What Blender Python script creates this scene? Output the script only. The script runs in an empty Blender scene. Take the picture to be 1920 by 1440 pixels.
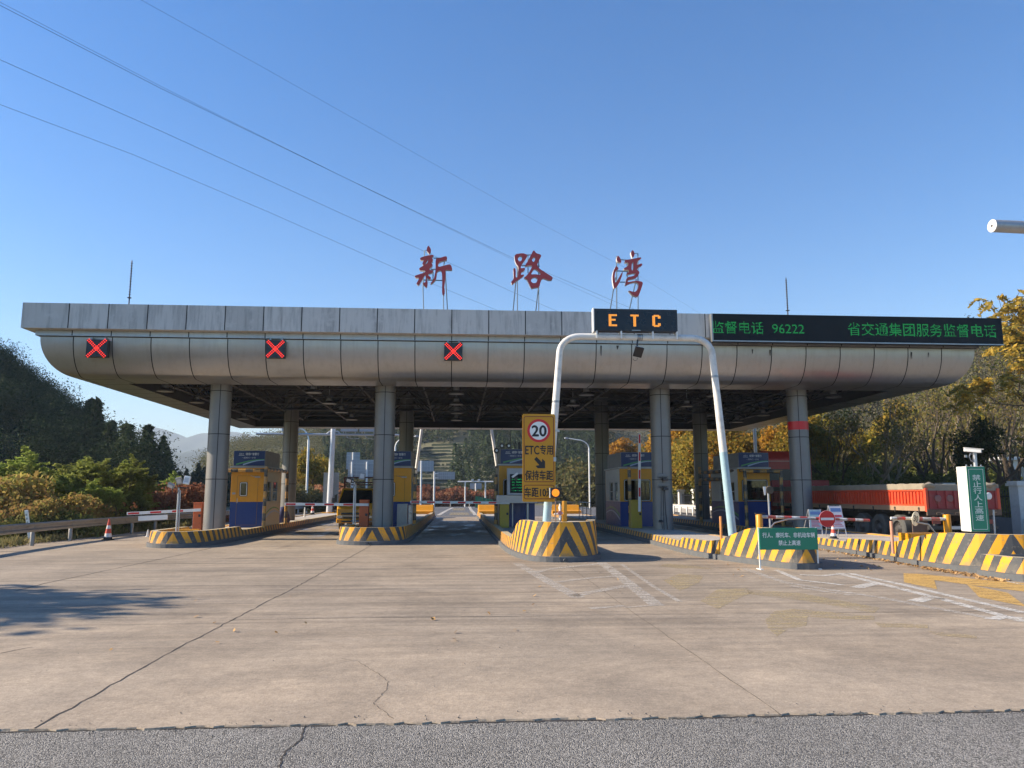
import bpy, bmesh, math, random
import numpy as np
from mathutils import Vector, Matrix, Quaternion, noise as mnoise

scene = bpy.context.scene
COL = scene.collection
R = math.radians
# ------------------------------------------------------------------ camera, sky, sun, exposure
CAM_H, F_PX, TILT, YAW = 1.7, 1442.0, R(8.2), R(4.0)
cam_data = bpy.data.cameras.new('camera')
cam_data.sensor_width = 36.0
cam_data.lens = 36.0 * F_PX / 1920.0
cam_data.clip_end = 12000.0
cam_data.clip_start = 0.05
camera = bpy.data.objects.new('camera', cam_data)
camera.location = (0, 0, CAM_H)
camera.rotation_euler = (R(90) + TILT, 0, -YAW)
COL.objects.link(camera)
scene.camera = camera

SUN_DIR = Vector((-1.75, 0.12, 1.0)).normalized()      # towards the sun
SUN_EL = math.asin(SUN_DIR.z)
world = bpy.data.worlds.new('World')
scene.world = world
world.use_nodes = True
wn = world.node_tree.nodes
bg = wn['Background']
sky = wn.new('ShaderNodeTexSky')
sky.sky_type = 'NISHITA'
sky.sun_disc = False
sky.sun_elevation = SUN_EL
sky.sun_rotation = math.atan2(SUN_DIR.x, SUN_DIR.y)
sky.altitude = 100
sky.air_density = 1.0
sky.dust_density = 0.4
sky.ozone_density = 2.0
sat = wn.new('ShaderNodeHueSaturation')
sat.inputs['Saturation'].default_value = 1.42
sat.inputs['Hue'].default_value = 0.507
sat.inputs['Value'].default_value = 1.0
world.node_tree.links.new(sky.outputs[0], sat.inputs['Color'])
world.node_tree.links.new(sat.outputs[0], bg.inputs[0])
bg.inputs[1].default_value = 0.098
sun_data = bpy.data.lights.new('sun', 'SUN')
sun_data.energy = 5.0
sun_data.angle = R(0.53)
sun_data.color = (1.0, 0.85, 0.66)
sun = bpy.data.objects.new('sun', sun_data)
sun.rotation_euler = SUN_DIR.to_track_quat('Z', 'Y').to_euler()
sun.location = (-60, 10, 40)
COL.objects.link(sun)
scene.view_settings.view_transform = 'Standard'
scene.view_settings.look = 'None'
scene.view_settings.gamma = 1.0
scene.view_settings.exposure = 1.08
scene.view_settings.use_curve_mapping = False
scene.cycles.max_bounces = 8
scene.cycles.transparent_max_bounces = 12

# ------------------------------------------------------------------ measuring helpers
_f = Vector((math.sin(YAW) * math.cos(TILT), math.cos(YAW) * math.cos(TILT), math.sin(TILT)))
_r = Vector((math.cos(YAW), -math.sin(YAW), 0))
_u = _r.cross(_f)
_C = Vector((0, 0, CAM_H))
def _ray(x, y): return _f * F_PX + _r * (x - 960) - _u * (y - 720)
def W(x, y, Y):            # the point of the plane at depth Y seen at photo pixel x, y
    d = _ray(x, y); return _C + d * (Y / d.y)
def G(x, y, z=0.0):        # the point at height z seen at photo pixel x, y
    d = _ray(x, y); return _C + d * ((z - CAM_H) / d.z)

# ------------------------------------------------------------------ materials
def nodes_of(name):
    m = bpy.data.materials.new(name); m.use_nodes = True
    nt = m.node_tree
    return m, nt, nt.nodes, nt.links, nt.nodes['Principled BSDF']
def rgba(c): return (c[0], c[1], c[2], 1.0)
def mixc(nt, fac, a, b, mode='MIX'):
    n = nt.nodes.new('ShaderNodeMix'); n.data_type = 'RGBA'; n.blend_type = mode
    for sock, v in ((n.inputs[0], fac), (n.inputs[6], a), (n.inputs[7], b)):
        if isinstance(v, bpy.types.NodeSocket): nt.links.new(v, sock)
        elif isinstance(v, (int, float)): sock.default_value = v
        else: sock.default_value = rgba(v)
    return n.outputs[2]
def noise_out(nt, scale, detail=3.0, rough=0.55, vec=None, dist=0.0):
    n = nt.nodes.new('ShaderNodeTexNoise'); n.inputs['Scale'].default_value = scale
    n.inputs['Detail'].default_value = detail; n.inputs['Roughness'].default_value = rough
    n.inputs['Distortion'].default_value = dist
    if vec is not None: nt.links.new(vec, n.inputs['Vector'])
    return n.outputs['Fac']
def ramp(nt, fac, p0, p1, v0=0.0, v1=1.0):
    n = nt.nodes.new('ShaderNodeMapRange'); n.clamp = True
    n.inputs[1].default_value = p0; n.inputs[2].default_value = p1
    n.inputs[3].default_value = v0; n.inputs[4].default_value = v1
    nt.links.new(fac, n.inputs[0]); return n.outputs[0]
def math_(nt, op, a, b=None):
    n = nt.nodes.new('ShaderNodeMath'); n.operation = op
    for i, v in enumerate((a, b)):
        if v is None: continue
        if isinstance(v, bpy.types.NodeSocket): nt.links.new(v, n.inputs[i])
        else: n.inputs[i].default_value = v
    return n.outputs[0]
def coords(nt, kind='Object', scale=None, geo=False):
    if geo: o = nt.nodes.new('ShaderNodeNewGeometry').outputs['Position']
    else: o = nt.nodes.new('ShaderNodeTexCoord').outputs[kind]
    if scale:
        m = nt.nodes.new('ShaderNodeMapping'); m.inputs['Scale'].default_value = scale
        nt.links.new(o, m.inputs[0]); return m.outputs[0]
    return o
def bump(nt, fac, strength, dist, p):
    b = nt.nodes.new('ShaderNodeBump'); b.inputs['Strength'].default_value = strength
    b.inputs['Distance'].default_value = dist
    nt.links.new(fac, b.inputs['Height']); nt.links.new(b.outputs[0], p.inputs['Normal'])
_mats = {}
def M(name, col, rough=0.6, metal=0.0, var=0.18, vscale=3.0, dirt=0.0, emit=None, estr=1.0, bumpy=0.0, spec=0.5):
    if name in _mats: return _mats[name]
    m, nt, N, L, p = nodes_of(name)
    v = coords(nt)
    base = mixc(nt, noise_out(nt, vscale, 4, 0.6, v), [c * (1 - var) for c in col], [min(1, c * (1 + var)) for c in col])
    if dirt:
        d = ramp(nt, noise_out(nt, vscale * 2.3, 5, 0.65, v), 0.5, 0.75, 0, dirt)
        base = mixc(nt, d, base, (0.16, 0.13, 0.10))
    L.new(base, p.inputs['Base Color'])
    p.inputs['Metallic'].default_value = metal
    p.inputs['Specular IOR Level'].default_value = spec
    L.new(ramp(nt, noise_out(nt, vscale * 1.7, 3, 0.6, v), 0.2, 0.8, max(0.03, rough - 0.1), min(1, rough + 0.1)), p.inputs['Roughness'])
    if bumpy: bump(nt, noise_out(nt, vscale * 12, 4, 0.6, v), bumpy, 0.01, p)
    if emit:
        p.inputs['Emission Color'].default_value = rgba(emit); p.inputs['Emission Strength'].default_value = estr
    _mats[name] = m
    return m
def glass(name='window_glass', tint=(0.55, 0.62, 0.62)):
    if name in _mats: return _mats[name]
    m, nt, N, L, p = nodes_of(name); N.remove(p)
    t = N.new('ShaderNodeBsdfTransparent'); t.inputs[0].default_value = rgba(tint)
    g = N.new('ShaderNodeBsdfGlossy'); g.inputs['Roughness'].default_value = 0.03
    fr = N.new('ShaderNodeFresnel'); fr.inputs[0].default_value = 1.5
    mx = N.new('ShaderNodeMixShader'); L.new(fr.outputs[0], mx.inputs[0]); L.new(t.outputs[0], mx.inputs[1]); L.new(g.outputs[0], mx.inputs[2])
    L.new(mx.outputs[0], N['Material Output'].inputs[0]); _mats[name] = m
    return m
def foliage(name, cols, trans=0.35, rough=0.8):
    if name in _mats: return _mats[name]
    m, nt, N, L, p = nodes_of(name)
    g = N.new('ShaderNodeNewGeometry'); oi = N.new('ShaderNodeObjectInfo')
    cr = N.new('ShaderNodeValToRGB'); L.new(g.outputs['Random Per Island'], cr.inputs[0])
    e = cr.color_ramp.elements
    while len(e) < len(cols): e.new(0.5)
    for i, c in enumerate(cols):
        e[i].position = i / max(1, len(cols) - 1); e[i].color = rgba(c)
    big = noise_out(nt, 0.35, 2, 0.5, coords(nt))
    c1 = mixc(nt, ramp(nt, big, 0.3, 0.7), cr.outputs[0], mixc(nt, 0.55, cr.outputs[0], cols[len(cols) // 2]))
    hs = N.new('ShaderNodeHueSaturation'); L.new(c1, hs.inputs['Color'])
    L.new(ramp(nt, oi.outputs['Random'], 0, 1, 0.8, 1.25), hs.inputs['Value'])
    L.new(ramp(nt, oi.outputs['Random'], 0, 1, 0.49, 0.51), hs.inputs['Hue'])
    L.new(hs.outputs[0], p.inputs['Base Color']); p.inputs['Roughness'].default_value = rough
    p.inputs['Specular IOR Level'].default_value = 0.12
    t = N.new('ShaderNodeBsdfTranslucent'); L.new(hs.outputs[0], t.inputs[0])
    mx = N.new('ShaderNodeMixShader'); mx.inputs[0].default_value = trans
    L.new(p.outputs[0], mx.inputs[1]); L.new(t.outputs[0], mx.inputs[2]); L.new(mx.outputs[0], N['Material Output'].inputs[0])
    _mats[name] = m
    return m
def stripes(name, ca, cb, period, slant, duty=0.5, phase=0.0, rough=0.6):
    """painted chevrons: UV.x is the distance along the kerb from its nose, UV.y the height"""
    if name in _mats: return _mats[name]
    m, nt, N, L, p = nodes_of(name)
    uv = N.new('ShaderNodeUVMap'); s = N.new('ShaderNodeSeparateXYZ'); L.new(uv.outputs[0], s.inputs[0])
    t = math_(nt, 'ADD', math_(nt, 'ABSOLUTE', s.outputs[0]), math_(nt, 'MULTIPLY', s.outputs[1], slant))
    w = math_(nt, 'MULTIPLY', math_(nt, 'SUBTRACT', noise_out(nt, 9, 3, 0.6, coords(nt)), 0.5), 0.03)
    fr = math_(nt, 'FRACT', math_(nt, 'ADD', math_(nt, 'DIVIDE', math_(nt, 'ADD', t, w), period), phase))
    st = math_(nt, 'LESS_THAN', fr, duty)
    v = coords(nt)
    ya = mixc(nt, noise_out(nt, 4, 4, 0.6, v), [c * 0.82 for c in ca], [c * 1.12 for c in ca])
    yb = mixc(nt, noise_out(nt, 5, 4, 0.6, v), [c * 0.7 for c in cb], [c * 1.3 for c in cb])
    base = mixc(nt, st, yb, ya)
    gr = ramp(nt, noise_out(nt, 11, 6, 0.75, v), 0.55, 0.68, 0, 0.7)
    base = mixc(nt, gr, base, (0.22, 0.19, 0.15))
    low = math_(nt, 'MULTIPLY', ramp(nt, s.outputs[1], 0.13, 0.36, 0.8, 0.0), ramp(nt, noise_out(nt, 7, 4, 0.6, v), 0.35, 0.65))
    base = mixc(nt, low, base, (0.19, 0.16, 0.12))
    L.new(base, p.inputs['Base Color']); p.inputs['Roughness'].default_value = rough
    bump(nt, noise_out(nt, 60, 4, 0.6, v), 0.25, 0.006, p)
    _mats[name] = m
    return m

YEL = (0.76, 0.345, 0.010); BLK = (0.055, 0.057, 0.062); DGREY = (0.05, 0.055, 0.062)
mat_kerb = stripes('painted_kerb', YEL, DGREY, 0.45, 0.55, 0.5, 0.88)
mat_bar = stripes('painted_pipe', (0.66, 0.33, 0.05), (0.02, 0.02, 0.022), 0.62, 0.0, 0.5, 0.0, 0.4)
mat_boom = stripes('boom_paint', (0.78, 0.78, 0.76), (0.55, 0.025, 0.02), 0.42, 0.0, 0.5, 0.0, 0.4)
mat_skirt = M('kerb_skirt', (0.10, 0.11, 0.12), 0.8, var=0.3, vscale=5, dirt=0.5, bumpy=0.3)
mat_deck = M('island_concrete', (0.42, 0.39, 0.35), 0.85, var=0.2, vscale=2, dirt=0.35, bumpy=0.2)
mat_white = M('white_paint', (0.78, 0.78, 0.75), 0.35, var=0.06, dirt=0.12)
mat_blue_post = M('light_blue_paint', (0.34, 0.50, 0.56), 0.4, var=0.1, dirt=0.2)
mat_black = M('black_plastic', (0.018, 0.018, 0.022), 0.35, var=0.2)
mat_dark = M('dark_metal', (0.05, 0.05, 0.055), 0.5, 0.3)
mat_grey = M('grey_metal', (0.34, 0.35, 0.36), 0.4, 0.7, dirt=0.2)
mat_steel = M('galvanised_steel', (0.46, 0.48, 0.50), 0.45, 0.75, var=0.15, dirt=0.15)
mat_orange = M('orange_cabinet', (0.58, 0.12, 0.03), 0.5, dirt=0.2)
mat_yellow = M('yellow_paint', (0.62, 0.27, 0.003), 0.45, var=0.08, dirt=0.15)
mat_yellow2 = M('dull_yellow_paint', (0.38, 0.27, 0.02), 0.5, var=0.1, dirt=0.25)
mat_signy = M('sign_yellow', (0.56, 0.262, 0.003), 0.45, var=0.04)
mat_blue = M('deep_blue_paint', (0.0015, 0.034, 0.18), 0.35, var=0.08)
mat_cream = M('cream_panel', (0.62, 0.60, 0.55), 0.4, var=0.06, dirt=0.12)
mat_red = M('sign_red', (0.60, 0.012, 0.018), 0.4, var=0.06)
mat_green = M('sign_green', (0.004, 0.20, 0.12), 0.42, var=0.06)
mat_wlet = M('white_lettering', (0.80, 0.82, 0.80), 0.5, var=0.03)
mat_blet = M('black_lettering', (0.012, 0.010, 0.012), 0.5, var=0.03)
mat_rubber = M('rubber', (0.022, 0.022, 0.024), 0.85, var=0.2)
mat_bark = M('bark', (0.075, 0.058, 0.042), 0.9, var=0.4, vscale=4, bumpy=0.5)
mat_bark_pale = M('pale_bark', (0.24, 0.20, 0.15), 0.9, var=0.4, vscale=4, bumpy=0.5)
mat_twig = M('twig', (0.11, 0.085, 0.06), 0.9, var=0.35, vscale=4)

# ------------------------------------------------------------------ mesh building
class MB:
    def __init__(s): s.v = []; s.f = []; s.m = []; s.uv = []
    def face(s, pts, m=0, uv=None):
        b = len(s.v); s.v.extend([tuple(p) for p in pts]); s.f.append(tuple(range(b, b + len(pts)))); s.m.append(m); s.uv.append(uv)
    def faces(s, verts, faces, m=0, uvs=None):
        b = len(s.v); s.v.extend([tuple(p) for p in verts])
        for i, f in enumerate(faces):
            s.f.append(tuple(b + k for k in f)); s.m.append(m); s.uv.append(uvs[i] if uvs else None)
    def box(s, x0, x1, y0, y1, z0, z1, m=0, mat=None):
        P = [Vector((x, y, z)) for z in (z0, z1) for y in (y0, y1) for x in (x0, x1)]
        if mat is not None: P = [mat @ p for p in P]
        s.faces(P, [(0, 2, 3, 1), (4, 5, 7, 6), (0, 1, 5, 4), (2, 6, 7, 3), (1, 3, 7, 5), (0, 4, 6, 2)], m)
        return s
    def tube(s, pts, r, n=8, m=0, cap=True, uvlen=False):
        pts = [Vector(p) for p in pts]; k = len(pts)
        rad = r if isinstance(r, (list, tuple)) else [r] * k
        vs = []; prev = None; lens = [0.0]
        for i in range(1, k): lens.append(lens[-1] + (pts[i] - pts[i - 1]).length)
        for i, p in enumerate(pts):
            t = (pts[min(i + 1, k - 1)] - pts[max(i - 1, 0)]).normalized()
            if prev is None:
                a = Vector((0, 0, 1)) if abs(t.z) < 0.9 else Vector((1, 0, 0))
                n1 = t.cross(a).normalized()
            else:
                n1 = (prev - t * prev.dot(t)).normalized()
            prev = n1; n2 = t.cross(n1)
            for j in range(n):
                a = 2 * math.pi * j / n
                vs.append(p + (n1 * math.cos(a) + n2 * math.sin(a)) * rad[i])
        fs = []; uvs = []
        for i in range(k - 1):
            for j in range(n):
                fs.append((i * n + j, i * n + (j + 1) % n, (i + 1) * n + (j + 1) % n, (i + 1) * n + j))
                uvs.append([(lens[i], 0), (lens[i], 0), (lens[i + 1], 0), (lens[i + 1], 0)])
        if cap:
            fs.append(tuple(reversed(range(n)))); uvs.append([(0, 0)] * n)
            fs.append(tuple(range((k - 1) * n, k * n))); uvs.append([(lens[-1], 0)] * n)
        s.faces(vs, fs, m, uvs if uvlen else None)
        return s
    def lathe(s, prof, c=(0, 0, 0), n=20, m=0, axis='Z', cap=True):
        vs = []
        for (r, z) in prof:
            for j in range(n):
                a = 2 * math.pi * j / n
                x, y = r * math.cos(a), r * math.sin(a)
                p = (x, y, z) if axis == 'Z' else ((z, x, y) if axis == 'X' else (y, z, x))
                vs.append((p[0] + c[0], p[1] + c[1], p[2] + c[2]))
        k = len(prof); fs = []
        for i in range(k - 1):
            for j in range(n): fs.append((i * n + j, i * n + (j + 1) % n, (i + 1) * n + (j + 1) % n, (i + 1) * n + j))
        if cap:
            fs.append(tuple(reversed(range(n)))); fs.append(tuple(range((k - 1) * n, k * n)))
        s.faces(vs, fs, m); return s
    def plate(s, pts, y0, y1, m=0):
        """outline in X/Z (counter-clockwise seen from the camera side), from front y0 to back y1"""
        n = len(pts)
        vs = [(p[0], y0, p[1]) for p in pts] + [(p[0], y1, p[1]) for p in pts]
        fs = [tuple(range(n)), tuple(reversed(range(n, 2 * n)))]
        for i in range(n):
            j = (i + 1) % n; fs.append((i, i + n, j + n, j))
        s.faces(vs, fs, m); return s
    def slab(s, pts, z0, z1, m=0):
        n = len(pts)
        vs = [(p[0], p[1], z1) for p in pts] + [(p[0], p[1], z0) for p in pts]
        fs = [tuple(range(n)), tuple(reversed(range(n, 2 * n)))]
        for i in range(n):
            j = (i + 1) % n; fs.append((j, i, i + n, j + n))
        s.faces(vs, fs, m); return s
_off = {}
def link(o, parent=None):
    COL.objects.link(o)
    if parent is not None: o.parent = parent
    return o
def build(name, mb, mats, parent=None, smooth=None, bevel=0.0, local=False):
    """one mesh object; world coordinates are made relative to the thing it belongs to"""
    if not isinstance(mats, (list, tuple)): mats = [mats]
    off = Vector((0, 0, 0)) if (parent is None or local) else _off.get(parent.name, Vector((0, 0, 0)))
    me = bpy.data.meshes.new(name)
    me.from_pydata([(v[0] - off.x, v[1] - off.y, v[2] - off.z) for v in mb.v], [], mb.f)
    for m in mats: me.materials.append(m)
    me.polygons.foreach_set('material_index', mb.m)
    if any(u is not None for u in mb.uv):
        lay = me.uv_layers.new(name='UVMap'); flat = []
        for f, u in zip(mb.f, mb.uv):
            for k in range(len(f)): flat.extend(u[k] if u else (0, 0))
        lay.data.foreach_set('uv', flat)
    me.validate(); me.update()
    if smooth is not None:
        me.shade_smooth(); me.set_sharp_from_angle(angle=R(smooth))
    o = bpy.data.objects.new(name, me); link(o, parent)
    if bevel:
        b = o.modifiers.new('bevel', 'BEVEL'); b.width = bevel; b.segments = 2; b.limit_method = 'ANGLE'; b.angle_limit = R(40)
    _off[o.name] = off
    return o
def thing(name, label, cat, loc=(0, 0, 0), rotz=0.0, group=None):
    o = bpy.data.objects.new(name, None); link(o)
    o.location = loc; o.rotation_euler = (0, 0, rotz); o.empty_display_size = 0.2
    _off[o.name] = Vector(loc)
    tag(o, label, cat, group); return o
def tag(o, label, cat, group=None):
    o['label'] = label; o['category'] = cat
    if group: o['group'] = group
    return o
def struct(name, mb, mats, smooth=None, kind='structure', parent=None):
    o = build(name, mb, mats, parent, smooth)
    if parent is None: o['kind'] = kind
    return o
def dup(root, loc, rotz=0.0, label=None, scale=None, group=None):
    r = root.copy(); COL.objects.link(r); r.location = loc; r.rotation_euler = (0, 0, rotz)
    if scale: r.scale = scale if isinstance(scale, (tuple, list)) else (scale,) * 3
    if label: r['label'] = label
    if group: r['group'] = group
    _off[r.name] = Vector(loc)
    def kids(src, dst):
        for ch in [c for c in src.children]:
            c = ch.copy(); COL.objects.link(c); c.parent = dst; kids(ch, c)
    kids(root, r)
    return r
def np_mesh(name, verts, faces4, mat, parent=None, smooth=False):
    me = bpy.data.meshes.new(name)
    nv, nf = len(verts), len(faces4); k = faces4.shape[1]
    me.vertices.add(nv); me.vertices.foreach_set('co', np.ascontiguousarray(verts, dtype=np.float32).ravel())
    me.loops.add(nf * k); me.loops.foreach_set('vertex_index', np.ascontiguousarray(faces4, dtype=np.int32).ravel())
    me.polygons.add(nf); me.polygons.foreach_set('loop_start', np.arange(nf, dtype=np.int32) * k)
    if smooth: me.polygons.foreach_set('use_smooth', np.ones(nf, dtype=bool))
    for m in (mat if isinstance(mat, (list, tuple)) else [mat]): me.materials.append(m)
    me.update(calc_edges=True)
    o = bpy.data.objects.new(name, me); link(o, parent)
    return o
# ------------------------------------------------------------------ lettering
_dg = None
_txt_cache = {}
def glyph_mesh(body):
    if body in _txt_cache: return _txt_cache[body]
    c = bpy.data.curves.new('tmp', 'FONT'); c.body = body; c.size = 1.0; c.resolution_u = 3
    o = bpy.data.objects.new('tmp', c); COL.objects.link(o); bpy.context.view_layer.update()
    ev = o.evaluated_get(bpy.context.evaluated_depsgraph_get()); me = ev.to_mesh(); me.calc_loop_triangles()
    v = np.array([p.co[:] for p in me.vertices]); t = np.array([q.vertices[:] for q in me.loop_triangles])
    ev.to_mesh_clear(); bpy.data.objects.remove(o); bpy.data.curves.remove(c)
    _txt_cache[body] = (v, t); return v, t
def letters(mb, body, x0, x1, z0, z1, y, m=0, bold=0.0):
    """flat lettering filling the box x0..x1, z0..z1 of the plane at y, facing -Y"""
    v, t = glyph_mesh(body)
    lo, hi = v.min(0), v.max(0)
    X = x0 + (v[:, 0] - lo[0]) / max(1e-6, hi[0] - lo[0]) * (x1 - x0)
    Z = z0 + (v[:, 1] - lo[1]) / max(1e-6, hi[1] - lo[1]) * (z1 - z0)
    offs = [(0, 0)] if not bold else [(-bold, 0), (bold, 0), (0, bold), (0, -bold)]
    for i, (dx, dz) in enumerate(offs):
        yy = y - 0.0012 * i
        mb.faces([(a + dx, yy, b + dz) for a, b in zip(X, Z)], [tuple(q) for q in t], m)
def raster(body, rows, shrink=0.0):
    v, t = glyph_mesh(body)
    v = v[:, :2]; lo = np.array([v[:, 0].min(), -0.09]); H_ = 0.95; pitch = H_ / rows
    cols = int((v[:, 0].max() - lo[0]) / pitch) + 1
    gx = lo[0] + (np.arange(cols) + 0.5) * pitch; gz = lo[1] + (np.arange(rows) + 0.5) * pitch
    P = np.stack(np.meshgrid(gx, gz), -1).reshape(-1, 2); hit = np.zeros(len(P), bool)
    for a, b, c in v[t]:
        d = (b[0] - a[0]) * (c[1] - a[1]) - (c[0] - a[0]) * (b[1] - a[1])
        if abs(d) < 1e-9: continue
        u = ((P[:, 0] - a[0]) * (c[1] - a[1]) - (c[0] - a[0]) * (P[:, 1] - a[1])) / d
        w = ((b[0] - a[0]) * (P[:, 1] - a[1]) - (P[:, 0] - a[0]) * (b[1] - a[1])) / d
        hit |= (u >= 0) & (w >= 0) & (u + w <= 1)
    return hit.reshape(rows, cols)
def dots(mb, grid, x0, z0, pitch, y, fill=0.75, m=0, sx=1.0):
    h = pitch * fill / 2; hx = h * sx
    for j, i in zip(*np.nonzero(grid)):
        cx, cz = x0 + (i + 0.5) * pitch * sx, z0 + (j + 0.5) * pitch
        mb.face([(cx - hx, y, cz - h), (cx + hx, y, cz - h), (cx + hx, y, cz + h), (cx - hx, y, cz + h)], m)
def rrect(x0, x1, z0, z1, r, n=5):
    pts = []
    for cx, cz, a0 in ((x1 - r, z0 + r, -90), (x1 - r, z1 - r, 0), (x0 + r, z1 - r, 90), (x0 + r, z0 + r, 180)):
        for k in range(n + 1):
            a = R(a0 + 90 * k / n); pts.append((cx + r * math.cos(a), cz + r * math.sin(a)))
    return pts
def ring(mb, outer, inner, y0, y1, m=0):
    n = len(outer)
    vs = [(p[0], y0, p[1]) for p in outer] + [(p[0], y0, p[1]) for p in inner] + [(p[0], y1, p[1]) for p in outer] + [(p[0], y1, p[1]) for p in inner]
    fs = []
    for i in range(n):
        j = (i + 1) % n
        fs += [(i, j, n + j, n + i), (j, i, 2 * n + i, 2 * n + j), (n + i, n + j, 3 * n + j, 3 * n + i)]
    mb.faces(vs, fs, m)
def disc(cx, cz, r, n=32): return [(cx + r * math.cos(2 * math.pi * k / n), cz + r * math.sin(2 * math.pi * k / n)) for k in range(n)]
def arc_pts(p, r_fn): return [r_fn(t) for t in p]
# ------------------------------------------------------------------ the ground and the roads
def describe(o, label, cat=None):
    o['label'] = label
    if cat: o['category'] = cat
    return o
def mat_concrete_apron():
    m, nt, N, L, p = nodes_of('worn_concrete')
    v = coords(nt, geo=True)
    base = mixc(nt, ramp(nt, noise_out(nt, 0.22, 5, 0.6, v), 0.3, 0.7), (0.31, 0.245, 0.185), (0.47, 0.375, 0.28))
    # slab to slab tone, paler and pinker near the asphalt
    s = N.new('ShaderNodeSeparateXYZ'); L.new(v, s.inputs[0])
    near = ramp(nt, s.outputs[1], 6.0, 12.5, 1.0, 0.0)
    base = mixc(nt, math_(nt, 'MULTIPLY', near, 0.6), base, (0.47, 0.38, 0.305))
    # rubber streaks left by turning wheels, running across the apron
    vs = coords(nt, scale=(0.10, 1.7, 1.0), geo=True)
    st = ramp(nt, noise_out(nt, 1.3, 5, 0.62, vs, 0.5), 0.52, 0.72)
    band = math_(nt, 'MULTIPLY', ramp(nt, s.outputs[1], 7.0, 11.0), ramp(nt, s.outputs[1], 26.5, 21.0))
    base = mixc(nt, math_(nt, 'MULTIPLY', math_(nt, 'MULTIPLY', st, band), 0.85), base, (0.19, 0.165, 0.15))
    grime = math_(nt, 'MULTIPLY', ramp(nt, noise_out(nt, 0.5, 4, 0.6, vs), 0.4, 0.7), ramp(nt, s.outputs[1], 9.5, 14.0))
    grime = math_(nt, 'MULTIPLY', grime, ramp(nt, s.outputs[1], 24.0, 19.0))
    base = mixc(nt, math_(nt, 'MULTIPLY', grime, 0.7), base, (0.25, 0.22, 0.20))
    # dark wheel and oil tracks down each lane
    vl = coords(nt, scale=(1.5, 0.06, 1.0), geo=True)
    ln = ramp(nt, noise_out(nt, 1.6, 5, 0.65, vl, 0.3), 0.48, 0.66)
    lb = math_(nt, 'MULTIPLY', ramp(nt, s.outputs[1], 19.0, 30.0), ramp(nt, math_(nt, 'ABSOLUTE', math_(nt, 'ADD', s.outputs[0], 6.2)), 2.6, 1.2, 0.35, 1.0))
    base = mixc(nt, math_(nt, 'MULTIPLY', math_(nt, 'MULTIPLY', ln, lb), 0.75), base, (0.13, 0.095, 0.075))
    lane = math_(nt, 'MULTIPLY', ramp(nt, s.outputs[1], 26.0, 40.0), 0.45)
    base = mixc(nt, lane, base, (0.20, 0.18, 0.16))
    # mottling from patching and weather, coarse to fine; anisotropic broom and drag marks
    mo = ramp(nt, noise_out(nt, 1.1, 6, 0.68, v, 0.4), 0.36, 0.66)
    base = mixc(nt, mo, mixc(nt, 0.42, base, (0.16, 0.135, 0.11)), mixc(nt, 0.20, base, (0.66, 0.54, 0.41)))
    drag = ramp(nt, noise_out(nt, 2.4, 6, 0.75, coords(nt, scale=(0.16, 2.6, 1.0), geo=True), 0.3), 0.38, 0.68)
    base = mixc(nt, math_(nt, 'MULTIPLY', drag, ramp(nt, s.outputs[1], 6.0, 13.0, 0.35, 0.95)), base, mixc(nt, 0.5, base, (0.13, 0.115, 0.105)))
    grey = ramp(nt, noise_out(nt, 0.16, 4, 0.6, v), 0.44, 0.60, 0, 0.45)
    base = mixc(nt, grey, base, (0.27, 0.235, 0.20))
    # small stains, pits and grit
    sp = ramp(nt, noise_out(nt, 3.2, 6, 0.75, v), 0.60, 0.72)
    base = mixc(nt, math_(nt, 'MULTIPLY', sp, 0.55), base, (0.17, 0.145, 0.125))
    drip = ramp(nt, noise_out(nt, 7.0, 3, 0.6, v), 0.70, 0.76)
    base = mixc(nt, math_(nt, 'MULTIPLY', drip, 0.7), base, (0.10, 0.085, 0.075))
    for sc, k in ((16, 0.30), (48, 0.34)):
        fine = noise_out(nt, sc, 3, 0.85, v)
        base = mixc(nt, ramp(nt, fine, 0.30, 0.70), mixc(nt, k, base, (0.09, 0.075, 0.065)), mixc(nt, k * 0.5, base, (0.72, 0.64, 0.55)))
    L.new(base, p.inputs['Base Color'])
    def mul(fac, p0, p1, lo, hi):
        g_ = N.new('ShaderNodeCombineColor'); k_ = ramp(nt, fac, p0, p1, lo, hi)
        for q_ in range(3): L.new(k_, g_.inputs[q_])
        return mixc(nt, 1.0, base, g_.outputs[0], 'MULTIPLY')
    # wheel marks sweeping across the apron, long and thin; then broad dull patches
    arc = noise_out(nt, 1.0, 5, 0.7, coords(nt, scale=(0.11, 2.3, 1.0), geo=True), 0.6)
    amt = math_(nt, 'MULTIPLY', ramp(nt, s.outputs[1], 7.5, 11.5), ramp(nt, s.outputs[1], 27.0, 20.0))
    dark = math_(nt, 'MULTIPLY', ramp(nt, arc, 0.49, 0.60), amt)
    base = mul(dark, 0, 1, 1.0, 0.72)
    base = mul(noise_out(nt, 0.45, 6, 0.7, v, 0.5), 0.35, 0.65, 0.84, 1.14)
    base = mul(noise_out(nt, 5.5, 5, 0.75, v), 0.35, 0.65, 0.88, 1.10)
    warm = N.new('ShaderNodeCombineColor'); warm.inputs[0].default_value = 1.03; warm.inputs[1].default_value = 1.0; warm.inputs[2].default_value = 0.915
    base = mixc(nt, 1.0, base, warm.outputs[0], 'MULTIPLY')
    L.new(base, p.inputs['Base Color'])
    wet = math_(nt, 'MULTIPLY', ramp(nt, noise_out(nt, 0.9, 5, 0.7, coords(nt, scale=(1.0, 0.35, 1.0), geo=True)), 0.50, 0.62), ramp(nt, s.outputs[1], 29.0, 33.0))
    L.new(ramp(nt, wet, 0, 1, 0.82, 0.28), p.inputs['Roughness'])
    p.inputs['Specular IOR Level'].default_value = 0.35
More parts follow.
